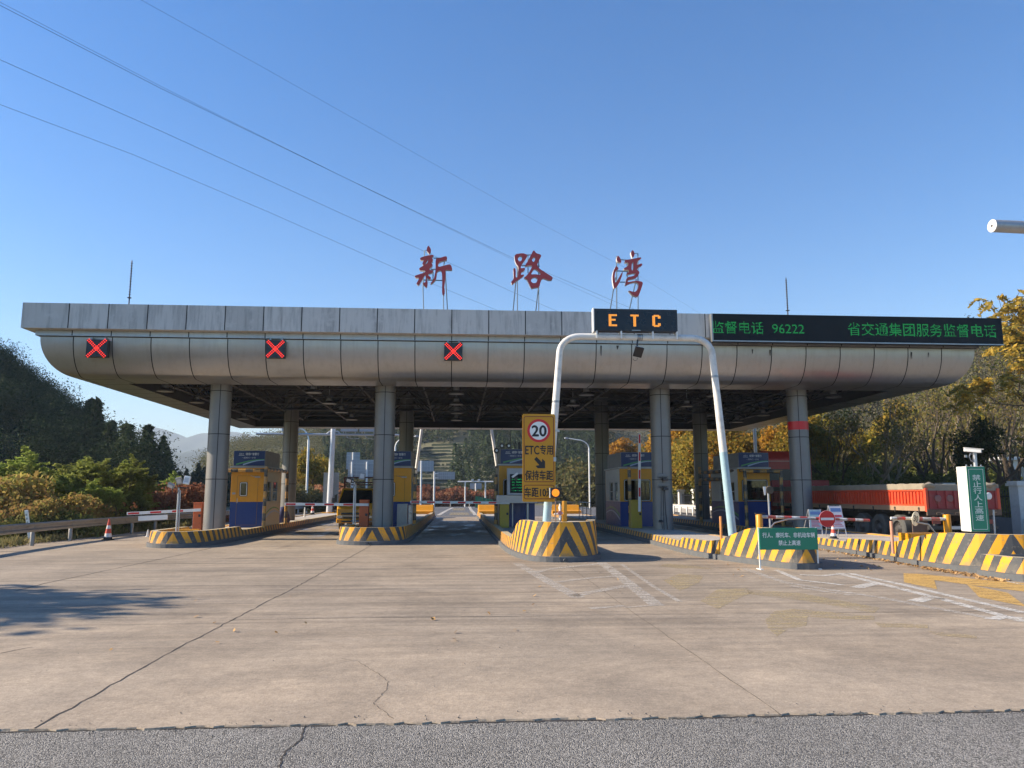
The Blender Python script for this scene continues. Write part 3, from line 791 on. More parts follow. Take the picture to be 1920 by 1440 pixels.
# ------------------------------------------------------------------ red roof characters
M_CHAR = M('faded_red_sheet', (0.42, 0.05, 0.055), 0.5, var=0.1, dirt=0.1)
M_RIM = M('pale_letter_rim', (0.62, 0.58, 0.55), 0.5)
CH = {
 'xin': ((760, 450), [
   ([(415,105),(385,165),(388,215),(425,248),(430,278),(440,276),(440,248),(458,245),(465,185),(447,150)], []),
   ([(262,330),(400,288),(505,275),(512,302),(475,325),(502,365),(490,402),(465,425),(492,450),(490,480),(440,520),(425,550),(502,553),(490,600),(425,615),(405,642),(462,680),(455,716),(420,715),(388,680),(392,740),(405,770),(392,862),(370,858),(312,800),(328,775),(368,770),(368,640),(350,640),(300,730),(240,832),(197,795),(215,770),(255,690),(185,690),(165,655),(230,633),(355,595),(368,560),(260,560),(245,520),(330,470),(308,450),(310,430),(335,370),(275,375)],
    [[(343,458),(395,430),(415,385),(405,360),(385,400)]]),
   ([(545,345),(600,343),(720,300),(748,312),(755,350),(735,375),(660,390),(615,410),(590,445),(590,490),(640,488),(800,442),(830,475),(848,548),(820,555),(720,545),(725,640),(712,780),(700,860),(712,920),(705,990),(685,1002),(665,985),(660,920),(665,700),(655,560),(600,560),(570,590),(560,690),(540,740),(470,805),(453,800),(460,780),(510,720),(530,640),(545,560)], [])]),
 'lu': ((940, 450), [
   ([(232,270),(380,245),(440,265),(468,290),(440,350),(380,430),(345,490),(350,520),(415,510),(425,530),(415,560),(355,590),(350,640),(400,628),(408,650),(340,700),(240,770),(195,815),(168,765),(215,720),(218,640),(210,520),(245,515),(258,560),(255,690),(290,680),(300,600),(305,490),(265,440),(240,380)],
    [[(297,330),(340,290),(370,310),(374,350),(345,397),(310,392),(295,358)]]),
   ([(580,185),(625,250),(690,265),(720,295),(680,360),(635,470),(700,540),(830,620),(910,670),(922,700),(905,732),(850,735),(740,690),(700,770),(680,860),(580,870),(545,887),(510,830),(470,740),(455,715),(400,690),(440,660),(500,590),(550,490),(545,470),(490,465),(430,490),(420,470),(480,380),(530,280)],
    [[(543,380),(570,325),(605,313),(612,350),(580,412)], [(523,632),(590,523),(640,550),(690,600),(707,632),(680,637),(600,625)], [(528,720),(560,690),(600,677),(640,690),(647,740),(620,782),(570,787),(533,760)]])]),
 'wan': ((1130, 450), [
   ([(265,285),(240,350),(255,400),(320,422),(332,395),(300,320)], []),
   ([(530,190),(502,225),(500,260),(515,300),(522,332),(535,330),(562,300),(567,250),(548,205)], []),
   ([(235,470),(277,510),(275,540),(225,570),(207,660),(212,770),(240,770),(355,560),(347,640),(302,760),(252,850),(203,892),(180,810),(165,690),(180,580)], []),
   ([(393,370),(440,365),(560,345),(682,318),(690,345),(620,385),(607,470),(690,425),(712,465),(640,500),(602,545),(658,582),(642,630),(600,690),(560,705),(450,727),(440,770),(570,745),(640,745),(722,768),(690,880),(630,1042),(540,1010),(490,960),(453,913),(550,945),(600,930),(635,860),(635,790),(580,765),(480,790),(398,837),(410,760),(430,680),(540,660),(590,620),(560,605),(430,637),(423,610),(470,580),(455,545),(385,547),(368,520),(450,480),(455,415),(395,422)],
    [[(520,420),(548,400),(545,555),(510,555)]])]),
}
def poly_curve_mesh(loops, depth):
    c = bpy.data.curves.new('tmp', 'CURVE'); c.dimensions = '2D'; c.fill_mode = 'BOTH'; c.extrude = depth / 2
    for lp in loops:
        s = c.splines.new('POLY'); s.points.add(len(lp) - 1); s.use_cyclic_u = True
        for q, pt in zip(lp, s.points): pt.co = (q[0], q[1], 0, 1)
    o = bpy.data.objects.new('tmp', c); COL.objects.link(o); bpy.context.view_layer.update()
    ev = o.evaluated_get(bpy.context.evaluated_depsgraph_get()); me = ev.to_mesh()
    v = [tuple(p.co) for p in me.vertices]; f = [tuple(p.vertices) for p in me.polygons]
    ev.to_mesh_clear(); bpy.data.objects.remove(o); bpy.data.curves.remove(c)
    return v, f
def smooth_loop(lp):      # one corner-cutting pass rounds the brush strokes a little
    out = []
    for i in range(len(lp)):
        a, c = Vector(lp[i]), Vector(lp[(i + 1) % len(lp)])
        out += [a.lerp(c, 0.22), a.lerp(c, 0.78)]
    return [tuple(p) for p in out]
ROOF_FRAMES = {'xin': [[(795, 580), (793, 540), (796, 470), (803, 470)], [(832, 580), (831, 500), (834, 490)], [(840, 581), (835, 510)], [(813, 484), (830, 484)], [(808, 505), (822, 505)], [(795, 525), (832, 526)], [(812, 505), (812, 525)]],
  'lu': [[(970, 582), (970, 505), (968, 480)], [(1010, 583), (1010, 490), (1011, 478)], [(962, 583), (968, 520)], [(1005, 583), (1010, 535)], [(975, 498), (1012, 499)], [(990, 478), (990, 512)], [(985, 478), (998, 478)]],
  'wan': [[(1156, 578), (1156, 490), (1156, 480)], [(1196, 578), (1196, 475), (1188, 475)], [(1145, 580), (1154, 520)], [(1180, 580), (1193, 523)], [(1164, 487), (1180, 488)], [(1157, 508), (1178, 509)], [(1162, 529), (1172, 529)], [(1176, 495), (1176, 520)]]}
for key, lab in (('xin', 'red brush-style sheet metal character, first of the three on the roof'), ('lu', 'red brush-style sheet metal character, middle of the three on the roof'), ('wan', 'red brush-style sheet metal character, last of the three, above the orange display')):
    (ox, oy), comps = CH[key]
    YC = 28.9
    base = W(ox + 55, oy + 132, YC)
    t = thing('roof_character', lab, 'roof lettering', (base.x, YC, ZB1), 0, 'red characters on the roof')
    mface, mrim = MB(), MB()
    for outer, holes in comps:
        def conv(lp):
            q = [W(ox + x / 9.6, oy + y / 9.6, YC) for x, y in lp]
            return smooth_loop([(p.x, p.z) for p in q])
        v, f = poly_curve_mesh([conv(outer)] + [conv(h) for h in holes], 0.16)
        for fc in f:
            pts = [(v[i][0], YC - v[i][2], v[i][1]) for i in fc]
            zs = {round(v[i][2], 4) for i in fc}
            (mface if len(zs) == 1 and v[fc[0]][2] > 0 else mrim).face(pts)
    build('character_face', mface, M_CHAR, t)
    build('character_side', mrim, M_RIM, t)
    fr = MB()
    for path in ROOF_FRAMES[key]:
        pts = [W(x, y, YC + 0.14) for x, y in path]
        if path[0][1] >= 577:
            back = 0.6 if len(path) == 2 else 0.0
            pts[0] = Vector((pts[0].x, pts[0].y + back, ZB1 - 0.06))
        fr.tube(pts, 0.022, 6)
    for x in (path for path in ()): pass
    build('support_frame', fr, M('frame_steel', (0.16, 0.20, 0.24), 0.5, 0.4), t)

# ------------------------------------------------------------------ displays on the front
def emis(name, col, strength):
    if name in _mats: return _mats[name]
    m, nt, N, L, p = nodes_of(name)
    p.inputs['Base Color'].default_value = rgba([c * 0.3 for c in col]); p.inputs['Emission Color'].default_value = rgba(col); p.inputs['Emission Strength'].default_value = strength
    _mats[name] = m; return m
M_SCREEN = M('led_screen', (0.006, 0.010, 0.014), 0.55, var=0.15, vscale=2, spec=0.2)
LG = emis('green_led', (0.03, 0.95, 0.20), 0.23)
LR = emis('red_led', (1.0, 0.03, 0.015), 1.3)
LA = emis('amber_led', (1.0, 0.37, 0.045), 0.52)
def led_board():
    a = W(1334, 588, 27.85); c = W(1864, 655, 27.85); d = W(1334, 641, 27.85); e = W(1863, 601, 27.85)
    x0, x1 = a.x, 20.95; z1, z0 = a.z - 0.02, d.z
    t = thing('led_display_board', 'long black dot matrix board with green writing on the canopy', 'display board', (x0, 27.9, z0))
    b = MB(); b.box(x0, x1, 27.74, 28.0 - 0.006, z0, z1); build('housing', b, M_SCREEN, t, bevel=0.01)
    b = MB(); b.box(x0, x1, 27.72, 27.738, z0, z0 + 0.045); b.box(x0 - 0.05, x0 - 0.002, 27.72, 27.99, z0, z1); build('trim', b, mat_grey, t)
    pitch = 0.0243
    for body, px, rows in (('监督电话', 1336, 20), ('96222', 1450, 20), ('省交通集团服务监督电话', 1592, 20)):
        g = raster(body, rows)
        if body.startswith('省'):
            q = W(1592, 640, 27.7); xx = q.x
        else: xx = W(px, 640, 27.7).x
        pt = pitch * (1.06 if len(body) > 6 else 1.0)
        lim = int((x1 - 0.02 - xx) / pt)
        b = MB(); dots(b, g[:, :lim], xx, z0 + 0.30, pt, 27.734, 0.56)
        build('led_writing', b, LG, t)
led_board()
def lane_signal(x0, x1, y0, y1, label):
    a, c = W(x0, y0, 28.2), W(x1, y1, 28.2)
    t = thing('lane_signal', label, 'lane signal', ((a.x + c.x) / 2, 28.3, c.z), 0, 'red cross lane signals')
    b = MB(); b.box(a.x, c.x, 28.22, 28.46, c.z, a.z); build('housing', b, mat_black, t, bevel=0.01)
    b = MB(); s = (c.x - a.x) * 0.41; cx, cz = (a.x + c.x) / 2, (a.z + c.z) / 2; n = 13
    for k in range(n):
        u = -1 + 2 * k / (n - 1)
        for w in (-0.035, 0.035):
            for sg in (-1, 1):
                px_, pz_ = cx + u * s + w * 0.7, cz + sg * u * s + w * 0.7 * -sg
                b.lathe([(0.02, 28.215), (0.001, 28.205)], (px_, 0, pz_), 6, axis='Y')
    build('red_cross', b, LR, t)
    b = MB(); b.box(a.x + .1, a.x + .16, 28.3, 28.5, a.z, a.z + 0.1); b.box(c.x - .16, c.x - .1, 28.3, 28.5, a.z, a.z + 0.1); build('bracket', b, mat_grey, t)
lane_signal(162, 199, 636, 669, 'black box with a red cross near the left end of the canopy')
lane_signal(499, 533, 637, 671, 'black box with a red cross, middle of the three on the canopy')
lane_signal(833, 867, 642, 675, 'black box with a red cross nearest the orange display')
# ------------------------------------------------------------------ traffic islands
DECK = 0.33
def densify(pts, step=0.16):
    out = []
    for a, c in zip(pts[:-1], pts[1:]):
        a, c = Vector(a), Vector(c); n = max(1, int((c - a).length / (step if min(a.y, c.y) < 33 else 0.8)))
        for k in range(n): out.append(a.lerp(c, k / n))
    out.append(Vector(pts[-1])); return out
def chaikin(pts, times=2):
    for _ in range(times):
        out = [pts[0]]
        for i in range(len(pts) - 1):
            a, c = Vector(pts[i]), Vector(pts[i + 1]); out += [tuple(a.lerp(c, .25)), tuple(a.lerp(c, .75))]
        out.append(pts[-1]); pts = out
    return pts
def island(label, left, nose, right, hfun, apex, solid_to, exit_h=0.95, exit_y=57.0, back=60.0):
    """left: far -> near points, nose: round the front, right: near -> far"""
    pts = [(left[0][0], back)] + left + nose + right + [(right[-1][0], back)]
    P = densify(chaikin(pts, 2))
    lens = [0.0]
    for a, c in zip(P[:-1], P[1:]): lens.append(lens[-1] + (c - a).length)
    ka = min(range(len(P)), key=lambda i: (P[i] - Vector(apex)).length)
    U = [l - lens[ka] for l in lens]
    n = len(P); N2 = []
    for i in range(n):
        t = (P[min(i + 1, n - 1)] - P[max(i - 1, 0)]).normalized(); N2.append(Vector((t.y * -1, t.x)))   # inwards (left of travel)
    cen = sum(P, Vector((0, 0))) / n
    if N2[n // 2].dot(cen - P[n // 2]) < 0: N2 = [-q for q in N2]
    t = thing('traffic_island', label, 'traffic island', (apex[0], apex[1] + 1.5, 0), 0, 'striped toll islands')
    H = [hfun(q.y) for q in P]
    o1 = [q - m * 0.0 for q, m in zip(P, N2)]
    def off(d): return [q + m * d for q, m in zip(P, N2)]
    sk = MB(); A, B_ = off(-0.07), off(0.0)
    for i in range(n - 1):
        sk.face([(A[i].x, A[i].y, -0.01), (A[i + 1].x, A[i + 1].y, -0.01), (A[i + 1].x, A[i + 1].y, 0.13), (A[i].x, A[i].y, 0.13)])
        sk.face([(A[i].x, A[i].y, 0.13), (A[i + 1].x, A[i + 1].y, 0.13), (B_[i + 1].x, B_[i + 1].y, 0.14), (B_[i].x, B_[i].y, 0.14)])
    build('skirting', sk, mat_skirt, t, smooth=30)
    kb = MB(); T = [q + m * (0.02 + 0.06 * max(0, h - 0.3)) for q, m, h in zip(P, N2, H)]
    Tin = [q + m * (0.24 + 0.06 * max(0, h - 0.3)) for q, m, h in zip(P, N2, H)]
    for i in range(n - 1):
        u0, u1 = U[i], U[i + 1]
        kb.face([(B_[i].x, B_[i].y, 0.125), (B_[i + 1].x, B_[i + 1].y, 0.125), (T[i + 1].x, T[i + 1].y, H[i + 1]), (T[i].x, T[i].y, H[i])], 0, [(u0, .125), (u1, .125), (u1, H[i + 1]), (u0, H[i])])
        if abs(H[i] - H[i + 1]) < 1.0:
            kb.face([(T[i].x, T[i].y, H[i]), (T[i + 1].x, T[i + 1].y, H[i + 1]), (Tin[i + 1].x, Tin[i + 1].y, H[i + 1]), (Tin[i].x, Tin[i].y, H[i])], 1)
            kb.face([(Tin[i].x, Tin[i].y, H[i]), (Tin[i + 1].x, Tin[i + 1].y, H[i + 1]), (Tin[i + 1].x, Tin[i + 1].y, 0.28), (Tin[i].x, Tin[i].y, 0.28)], 2)
    build('kerb', kb, [mat_kerb, M('kerb_top', (0.46, 0.38, 0.24), 0.8, dirt=0.3), mat_yellow], t, smooth=30)
    dk = MB(); dk.face([(q.x, q.y, DECK - 0.02) for q in off(0.12)])
    build('deck', dk, mat_deck, t)
    if solid_to:        # the high nose is filled almost to its rim
        ring_ = [(q.x, q.y) for q, h in zip(off(0.2), H) if q.y < solid_to]
        zt = max(H) - 0.05
        cp = MB(); cp.slab(ring_, 0.2, zt); build('nose_fill', cp, mat_deck, t)
    if exit_h:          # yellow crash block at the exit end
        xm, xw = (left[0][0] + right[-1][0]) / 2, (right[-1][0] - left[0][0]) / 2 - 0.06
        e = MB(); y0, y1 = exit_y, back
        pr = [(y0, 0.2), (y0, exit_h * 0.55), (y0 + 0.7, exit_h * 0.62), (y0 + 1.1, exit_h), (y1 - 0.4, exit_h), (y1, exit_h * 0.75), (y1, 0.0)]
        k = len(pr)
        vs = [(xm - xw, a, z) for a, z in pr] + [(xm + xw, a, z) for a, z in pr]
        e.faces(vs, [tuple(range(k)), tuple(reversed(range(k, 2 * k)))] + [(i, i + k, (i + 1) % k + k, (i + 1) % k) for i in range(k)])
        build('crash_block', e, mat_yellow, t, bevel=0.03)
    return t
def lerp_h(pts):
    ys = [p[0] for p in pts]; hs = [p[1] for p in pts]
    return lambda y: float(np.interp(y, ys, hs))
isl1 = island('low striped island left of the lorry lane, under the first column', [(-10.5, 40), (-10.45, 27.8)], [(-10.2, 26.6), (-9.6, 26.0), (-8.9, 25.95), (-8.45, 26.6)], [(-8.25, 28.5), (-8.2, 40)],
       lerp_h([(25, .52), (30.6, .50), (30.75, .36), (70, .36)]), (-9.15, 25.95), 0, exit_h=0)
isl2 = island('striped island with chevron nose between the lorry lane and the middle lane', [(-4.25, 40), (-4.25, 28.6)], [(-4.1, 27.4), (-3.4, 26.95), (-2.6, 26.95), (-1.95, 27.4)], [(-1.75, 28.6), (-1.72, 40)],
       lerp_h([(26, .60), (30.5, .58), (31.5, .47), (70, .40)]), (-2.9, 26.97), 0)
isl3 = island('striped island with tall rounded nose carrying the yellow speed sign', [(1.5, 40), (1.48, 25.5), (1.55, 22.9)], [(1.75, 21.0), (2.05, 20.1), (2.7, 19.85), (3.4, 20.05), (3.8, 20.8)], [(3.95, 22.2), (3.98, 40)],
       lerp_h([(19, 1.0), (21.6, 1.02), (22.1, .92), (22.8, .58), (23.1, .46), (29, .44), (60, .40)]), (2.75, 19.88), 21.9)
isl4 = island('long striped island with tall nose behind the green notice board', [(6.9, 40), (6.85, 28), (6.66, 22.5)], [(6.85, 20.6), (7.35, 19.0), (7.6, 17.9), (8.0, 17.55), (8.45, 17.75), (8.68, 18.6)], [(9.05, 21), (9.2, 40)],
       lerp_h([(17, .90), (18.9, .90), (19.3, .85), (20.4, .52), (21.0, .45), (23.2, .44), (23.25, .32), (70, .32)]), (8.0, 17.58), 18.8)
isl5 = island('long striped island with tall nose beside the red trailer', [(12.7, 45), (12.6, 36), (11.9, 28), (11.45, 23.5)], [(11.2, 19.5), (11.05, 17.6), (11.4, 16.6), (12.1, 16.1), (13.0, 16.15), (13.9, 16.9)], [(14.8, 20), (15.1, 45)],
       lerp_h([(15, .84), (17.4, .84), (18.2, .72), (19.0, .56), (19.6, .50), (22.2, .44), (22.25, .34), (70, .34)]), (12.05, 16.12), 17.3)
isl6 = island('short low striped kerb block in front of the tall nose beside the trailer', [(11.02, 15.7), (11.02, 15.6)], [(11.05, 15.15), (11.3, 14.75), (12.2, 14.6), (13.2, 14.6), (14.0, 14.8)], [(14.3, 15.2), (14.3, 15.7)],
       lerp_h([(14, .46), (70, .46)]), (12.6, 14.6), 15.6, exit_h=0, back=15.9)
b = MB(); b.box(11.1, 14.25, 15.88, 15.92, 0, .45); build('rear_wall', b, mat_skirt, isl6)
# small yellow kerb step on the left of island one and five
b = MB(); b.box(-9.75, -9.1, 28.2, 28.5, DECK - .1, .50); build('kerb_step', b, mat_yellow, isl1, bevel=.01)
b = MB(); b.box(12.2, 13.4, 20.3, 20.9, DECK - .1, .66); build('kerb_step', b, mat_yellow, isl5, bevel=.01)
# drain pipes in the skirtings
for isl, p in ((isl3, W(1059, 1050, 19.8)), (isl2, W(692, 1019, 26.9))):
    b = MB(); b.lathe([(0.035, -0.04), (0.035, 0.02), (0.022, 0.02), (0.022, -0.04)], (p.x, p.y - 0.02, p.z), 12, axis='Y', cap=False); build('drain_pipe', b, mat_steel, isl)

# ------------------------------------------------------------------ portal with the orange display
def portal():
    Y = 21.0
    t = thing('portal_gantry', 'white arched pipe portal with light blue feet over the display lane', 'portal gantry', (4.95, Y, 0))
    base_l, base_r = Vector((2.35, Y, 0.3)), Vector((7.56, Y, 0.3))
    top_l, top_r = Vector((2.80, Y, 5.62)), Vector((7.16, Y, 5.62))
    def split(a, c, z): return a.lerp(c, (z - a.z) / (c.z - a.z))
    rr = 0.092
    for nm, a, c in (('post_foot', base_l, top_l), ('post_foot', base_r, top_r)):
        m = split(a, c, 2.88); b = MB(); b.tube([a, m], [0.115, 0.108], 16); build(nm, b, mat_blue_post, t, smooth=40)
    b = MB()
    def bend(a, c, top_z, sgn):
        pts = [split(a, c, 2.88), c]
        R0 = 0.55
        for k in range(1, 9):
            an = R(90) * k / 8
            pts.append(Vector((c.x + sgn * (R0 * (1 - math.cos(an)) + 0.02 * k / 8), Y, c.z + (top_z - c.z) * math.sin(an))))
        return pts
    L_ = bend(base_l, top_l, 6.10, 1); R_ = bend(base_r, top_r, 6.10, -1)
    b.tube(L_ + list(reversed(R_)), [0.108] + [rr] * (len(L_) + len(R_) - 2) + [0.108], 16)
    build('arch_pipe', b, M('grimy_white_paint', (0.70, 0.69, 0.65), 0.4, var=0.1, vscale=1.5, dirt=0.45), t, smooth=40)
    for p in (split(base_l, top_l, 4.25), split(base_r, top_r, 5.0), Vector((5.05, Y, 6.1))):
        b = MB()
        if p.z > 6: b.lathe([(rr + .008, -0.05), (rr + .008, 0.05)], (p.x, p.y, p.z), 16, axis='X'); b.lathe([(rr + .012, 0.07), (rr + .012, 0.1)], (p.x, p.y, p.z), 16, axis='X')
        else: b.lathe([(rr + .012, -0.03), (rr + .012, 0.03)], p, 16)
        build('clamp', b, mat_grey, t, smooth=40)
    return t
portal()
def etc_display():
    Y = 20.95; a, c = W(1114, 577.5, Y - 0.14), W(1271, 624, Y - 0.14)
    t = thing('lane_display', 'black box display with orange lit letters on the white portal', 'display', ((a.x + c.x) / 2, Y, c.z))
    x0, x1, z0, z1 = a.x, c.x, c.z + 0.02, a.z - 0.01
    b = MB(); b.box(x0, x1, Y - 0.14, Y + 0.1, z0, z1); build('housing', b, mat_black, t, bevel=.012)
    b = MB(); b.box(x0 + .06, x1 - .06, Y - 0.146, Y - 0.1405, z0 + .06, z1 - .06); build('screen', b, M('display_screen', (0.006, 0.009, 0.016), 0.3), t)
    b = MB(); b.box(x0 - .03, x0 - .001, Y - .15, Y + .1, z0 - .01, z1 + .02); build('side_trim', b, mat_white, t)
    b = MB(); pitch = 0.0275
    font = {'E': ["111111", "111111", "110000", "110000", "110000", "111110", "111110", "110000", "110000", "110000", "110000", "111111", "111111"],
            'T': ["111111", "111111", "001100", "001100", "001100", "001100", "001100", "001100", "001100", "001100", "001100", "001100", "001100"],
            'C': ["011110", "111111", "110011", "110011", "110000", "110000", "110000", "110000", "110000", "110011", "110011", "111111", "011110"]}
    h = 0.355
    for ch, px in (('E', 1141.5), ('T', 1182.5), ('C', 1223.5)):
        g = np.array([[int(q) for q in row] for row in reversed(font[ch])]).astype(bool)
        q = W(px, 615, Y - .15); pit = h / 13.5
        dots(b, g, q.x, z0 + 0.14, pit, Y - 0.149, 0.9, sx=1.5)
    build('led_letters', b, LA, t)
    b = MB()
    for px in (1118, 1164, 1223, 1268):
        q = W(px, 626, Y - .05); b.box(q.x - .025, q.x + .025, Y - .12, Y + .12, 6.16, z0 + .0); b.box(q.x - .02, q.x + .02, Y - .14, Y - .115, 6.02, z0 + .03)
    build('mount', b, mat_white, t, bevel=.005)
    b = MB(); q0, q1 = W(1185, 622, Y - .15), W(1201, 619.5, Y - .15); b.box(q0.x, q1.x, Y - .15, Y - .1475, q0.z + .03, q0.z + .055); build('maker_plate', b, mat_grey, t)
etc_display()
def flat_antenna():
    Y = 20.85; c = W(1197, 660, Y)
    t = thing('lane_antenna', 'black flat antenna box hanging tilted below the orange display', 'antenna', (c.x, Y, c.z + .3))
    rot = Matrix.Translation(c) @ Matrix.Rotation(R(12), 4, 'Y') @ Matrix.Rotation(R(35), 4, 'X')
    b = MB(); b.box(-.125, .125, -.03, .03, -.15, .15, mat=rot); build('antenna_box', b, mat_black, t, bevel=.012)
    b = MB(); b.box(-.125, .125, .032, .045, -.15, .15, mat=rot); build('back_plate', b, mat_white, t)
    b = MB(); b.tube([Vector((c.x + .02, Y + .1, 6.1)), Vector((c.x, Y + .12, 5.9)), c + Vector((-.02, .06, .1))], .025, 8)
    ring_ = [c + Vector((-.1 + .06 * math.cos(k), -.02, -.17 + .06 * math.sin(k) - .02)) for k in np.linspace(math.pi, 2.1 * math.pi, 9)]
    b.tube(ring_, .007, 6); build('bracket', b, mat_dark, t, smooth=40)
flat_antenna()
def speed_sign():
    Y = 20.72
    t = thing('speed_limit_sign', 'tall yellow lane sign with a 20 speed limit roundel', 'road sign', (2.2, Y, 1.5))
    a, c = W(979.5, 776, Y), W(1042, 941, Y)
    x0, x1, z1, z0 = a.x, c.x, a.z, c.z
    m = rrect(x0, x1, z0, z1, .05)
    b = MB(); b.plate(m, Y, Y + .03); build('panel', b, mat_signy, t)
    def zpx(y): return W(1010, y, Y).z
    def xpx(x): return W(x, 860, Y).x
    b = MB(); yy = Y - .003
    for (p0, p1) in ((780.5, 904), (909, 936)):
        zt, zb = zpx(p0), zpx(p1)
        ring(b, rrect(x0 + .035, x1 - .035, zb, zt, .06), rrect(x0 + .053, x1 - .053, zb + .018, zt - .018, .045), yy, Y + .0, 0)
    build('border', b, M('sign_dark_red', (0.16, 0.006, 0.012), .5, var=.05), t)
    cx, cz, rr = (x0 + x1) / 2, zpx(807.5), (x1 - x0) * .355
    b = MB(); b.plate(disc(cx, cz, rr), yy, Y - .0005); build('roundel_ring', b, mat_red, t)
    b = MB(); b.plate(disc(cx, cz, rr * .78), yy - .003, yy - .0002); build('roundel_face', b, mat_wlet, t)
    b = MB(); letters(b, '20', xpx(997.5), xpx(1024.5), zpx(818), zpx(798), yy - .0045, bold=.012); build('numeral', b, mat_blet, t)
    b = MB()
    for body, u0, u1, w0, w1 in (('ETC', 985, 1011, 852, 836), ('专用', 1012.5, 1036.5, 852.5, 834.5), ('保持车距', 984.5, 1036.5, 900.5, 882), ('车距10米', 983.5, 1036.5, 932, 914)):
        b = MB(); letters(b, body, xpx(u0), xpx(u1), zpx(w0), zpx(w1), yy, bold=.005); build('lettering', b, mat_blet, t)
    b = MB()
    ar = [(1001.5, 861), (1006, 856.5), (1016, 866.5), (1016.5, 860), (1022, 865), (1022, 878), (1008, 878), (1004, 873.5), (1011, 872)]
    pts = [(xpx(x), zpx(y)) for x, y in ar]; b.plate(list(reversed(pts)), yy, Y - .0005); build('arrow', b, mat_blet, t)
    b = MB(); b.box(x1 - .05, x1 + .02, Y - .01, Y + .16, zpx(865), zpx(857)); b.box(2.3, 2.75, Y + .04, Y + .09, 3.4, 3.46); b.box(2.25, 2.65, Y + .04, Y + .09, 1.9, 1.96); build('fixing', b, mat_steel, t)
speed_sign()
def amber_lamp():
    Y = 20.4; c = W(1041.5, 924, Y)
    t = thing('warning_lamp', 'round lit orange warning lamp on a thin post by the speed sign', 'warning lamp', (c.x, Y, .95))
    b = MB(); b.tube([(c.x, Y, .8), (c.x, Y, c.z)], .016, 8); build('post', b, M('rusty_post', (.20, .13, .10), .7), t)
    b = MB(); b.box(c.x - .13, c.x + .13, Y - .03, Y + .07, c.z - .13, c.z + .13); build('housing', b, mat_black, t, bevel=.012)
    b = MB(); b.lathe([(.001, -.062), (.06, -.056), (.095, -.035), (.1, -.0305)], (c.x, Y, c.z), 28, axis='Y', cap=False)
    o = build('lens', b, emis('amber_lens', (1.0, .27, .012), .62), t, smooth=60)
    b = MB(); b.box(c.x - .16, c.x - .14, Y - .05, Y + .02, c.z - .13, c.z + .13); build('side_plate', b, mat_white, t)
amber_lamp()
def bollard(label, p, h, r=.075, z0=.8, mat=None):
    t = thing('bollard', label, 'bollard', (p.x, p.y, z0))
    b = MB(); b.lathe([(r, 0), (r, h - .02), (r * .9, h)], n=18); build('post', b, mat or mat_yellow, t, smooth=50, local=True); return t
q = W(1058, 980, 20.7)
bollard('short yellow pipe bollard beside the orange warning lamp', q, 1.52 - .9 + .02, .075, .9)
def gate_hub():
    q = W(1050, 962, 20.6)
    t = thing('spinning_beacon', 'white and red spoked hub beside the yellow bollard', 'beacon', (q.x, 20.6, .9))
    b = MB()
    for z0, z1, w in ((-.19, -.02, .035), (.02, .25, .04)):
        b.lathe([(w * .4, z0), (w, (z0 + z1) / 2), (w * .4, z1)], (q.x, 20.6, q.z), 10)
    b.tube([(q.x - .16, 20.6, q.z - .03), (q.x + .08, 20.6, q.z)], .022, 8)
    build('vane', b, mat_white, t, smooth=50)
    b = MB(); b.lathe([(.06, -.03), (.06, .03)], (q.x, 20.6, q.z), 14, axis='Y'); build('hub', b, M('pinkish_red', (.5, .2, .2), .5), t)
    b = MB(); b.tube([(q.x + .01, 20.63, .9), (q.x + .01, 20.63, q.z)], .014, 6); build('stand', b, mat_dark, t)
gate_hub()
# ------------------------------------------------------------------ toll booths
M_HEAD = M('header_blue', (0.003, 0.022, 0.11), 0.35, var=0.06)
M_SWG = M('swoosh_green', (0.07, 0.30, 0.09), 0.4, var=0.05)
M_SWB = M('swoosh_pale_blue', (0.28, 0.40, 0.55), 0.4, var=0.05)
M_TAN = M('tan_panel', (0.48, 0.40, 0.27), 0.4, var=0.06, dirt=0.1)
M_INT = M('booth_interior', (0.10, 0.10, 0.10), 0.7, var=0.1)
def wall(mb, ax, f0, f1, a0, a1, z0, z1, holes=(), m=0):
    cuts = sorted({a0, a1, *[h[0] for h in holes], *[h[1] for h in holes]})
    for c0, c1 in zip(cuts[:-1], cuts[1:]):
        mid = (c0 + c1) / 2; zs = [(z0, z1)]
        for h in holes:
            if h[0] < mid < h[1]:
                zs = [q for (u, w) in zs for q in ((u, min(w, h[2])), (max(u, h[3]), w)) if q[1] - q[0] > 1e-4]
        for u, w in zs:
            if ax == 'x': mb.box(c0, c1, f0, f1, u, w, m)
            else: mb.box(f0, f1, c0, c1, u, w, m)
def rect_frame(mb, ax, f0, f1, a0, a1, z0, z1, w, r=0.06):
    o_, i_ = rrect(a0, a1, z0, z1, r), rrect(a0 + w, a1 - w, z0 + w, z1 - w, max(.01, r - w))
    if ax == 'x': ring(mb, o_, i_, f0, f1)
    else:
        t = MB(); ring(t, o_, i_, f0, f1)
        mb.faces([(y, x, z) for x, y, z in t.v], [tuple(reversed(f)) for f in t.f])
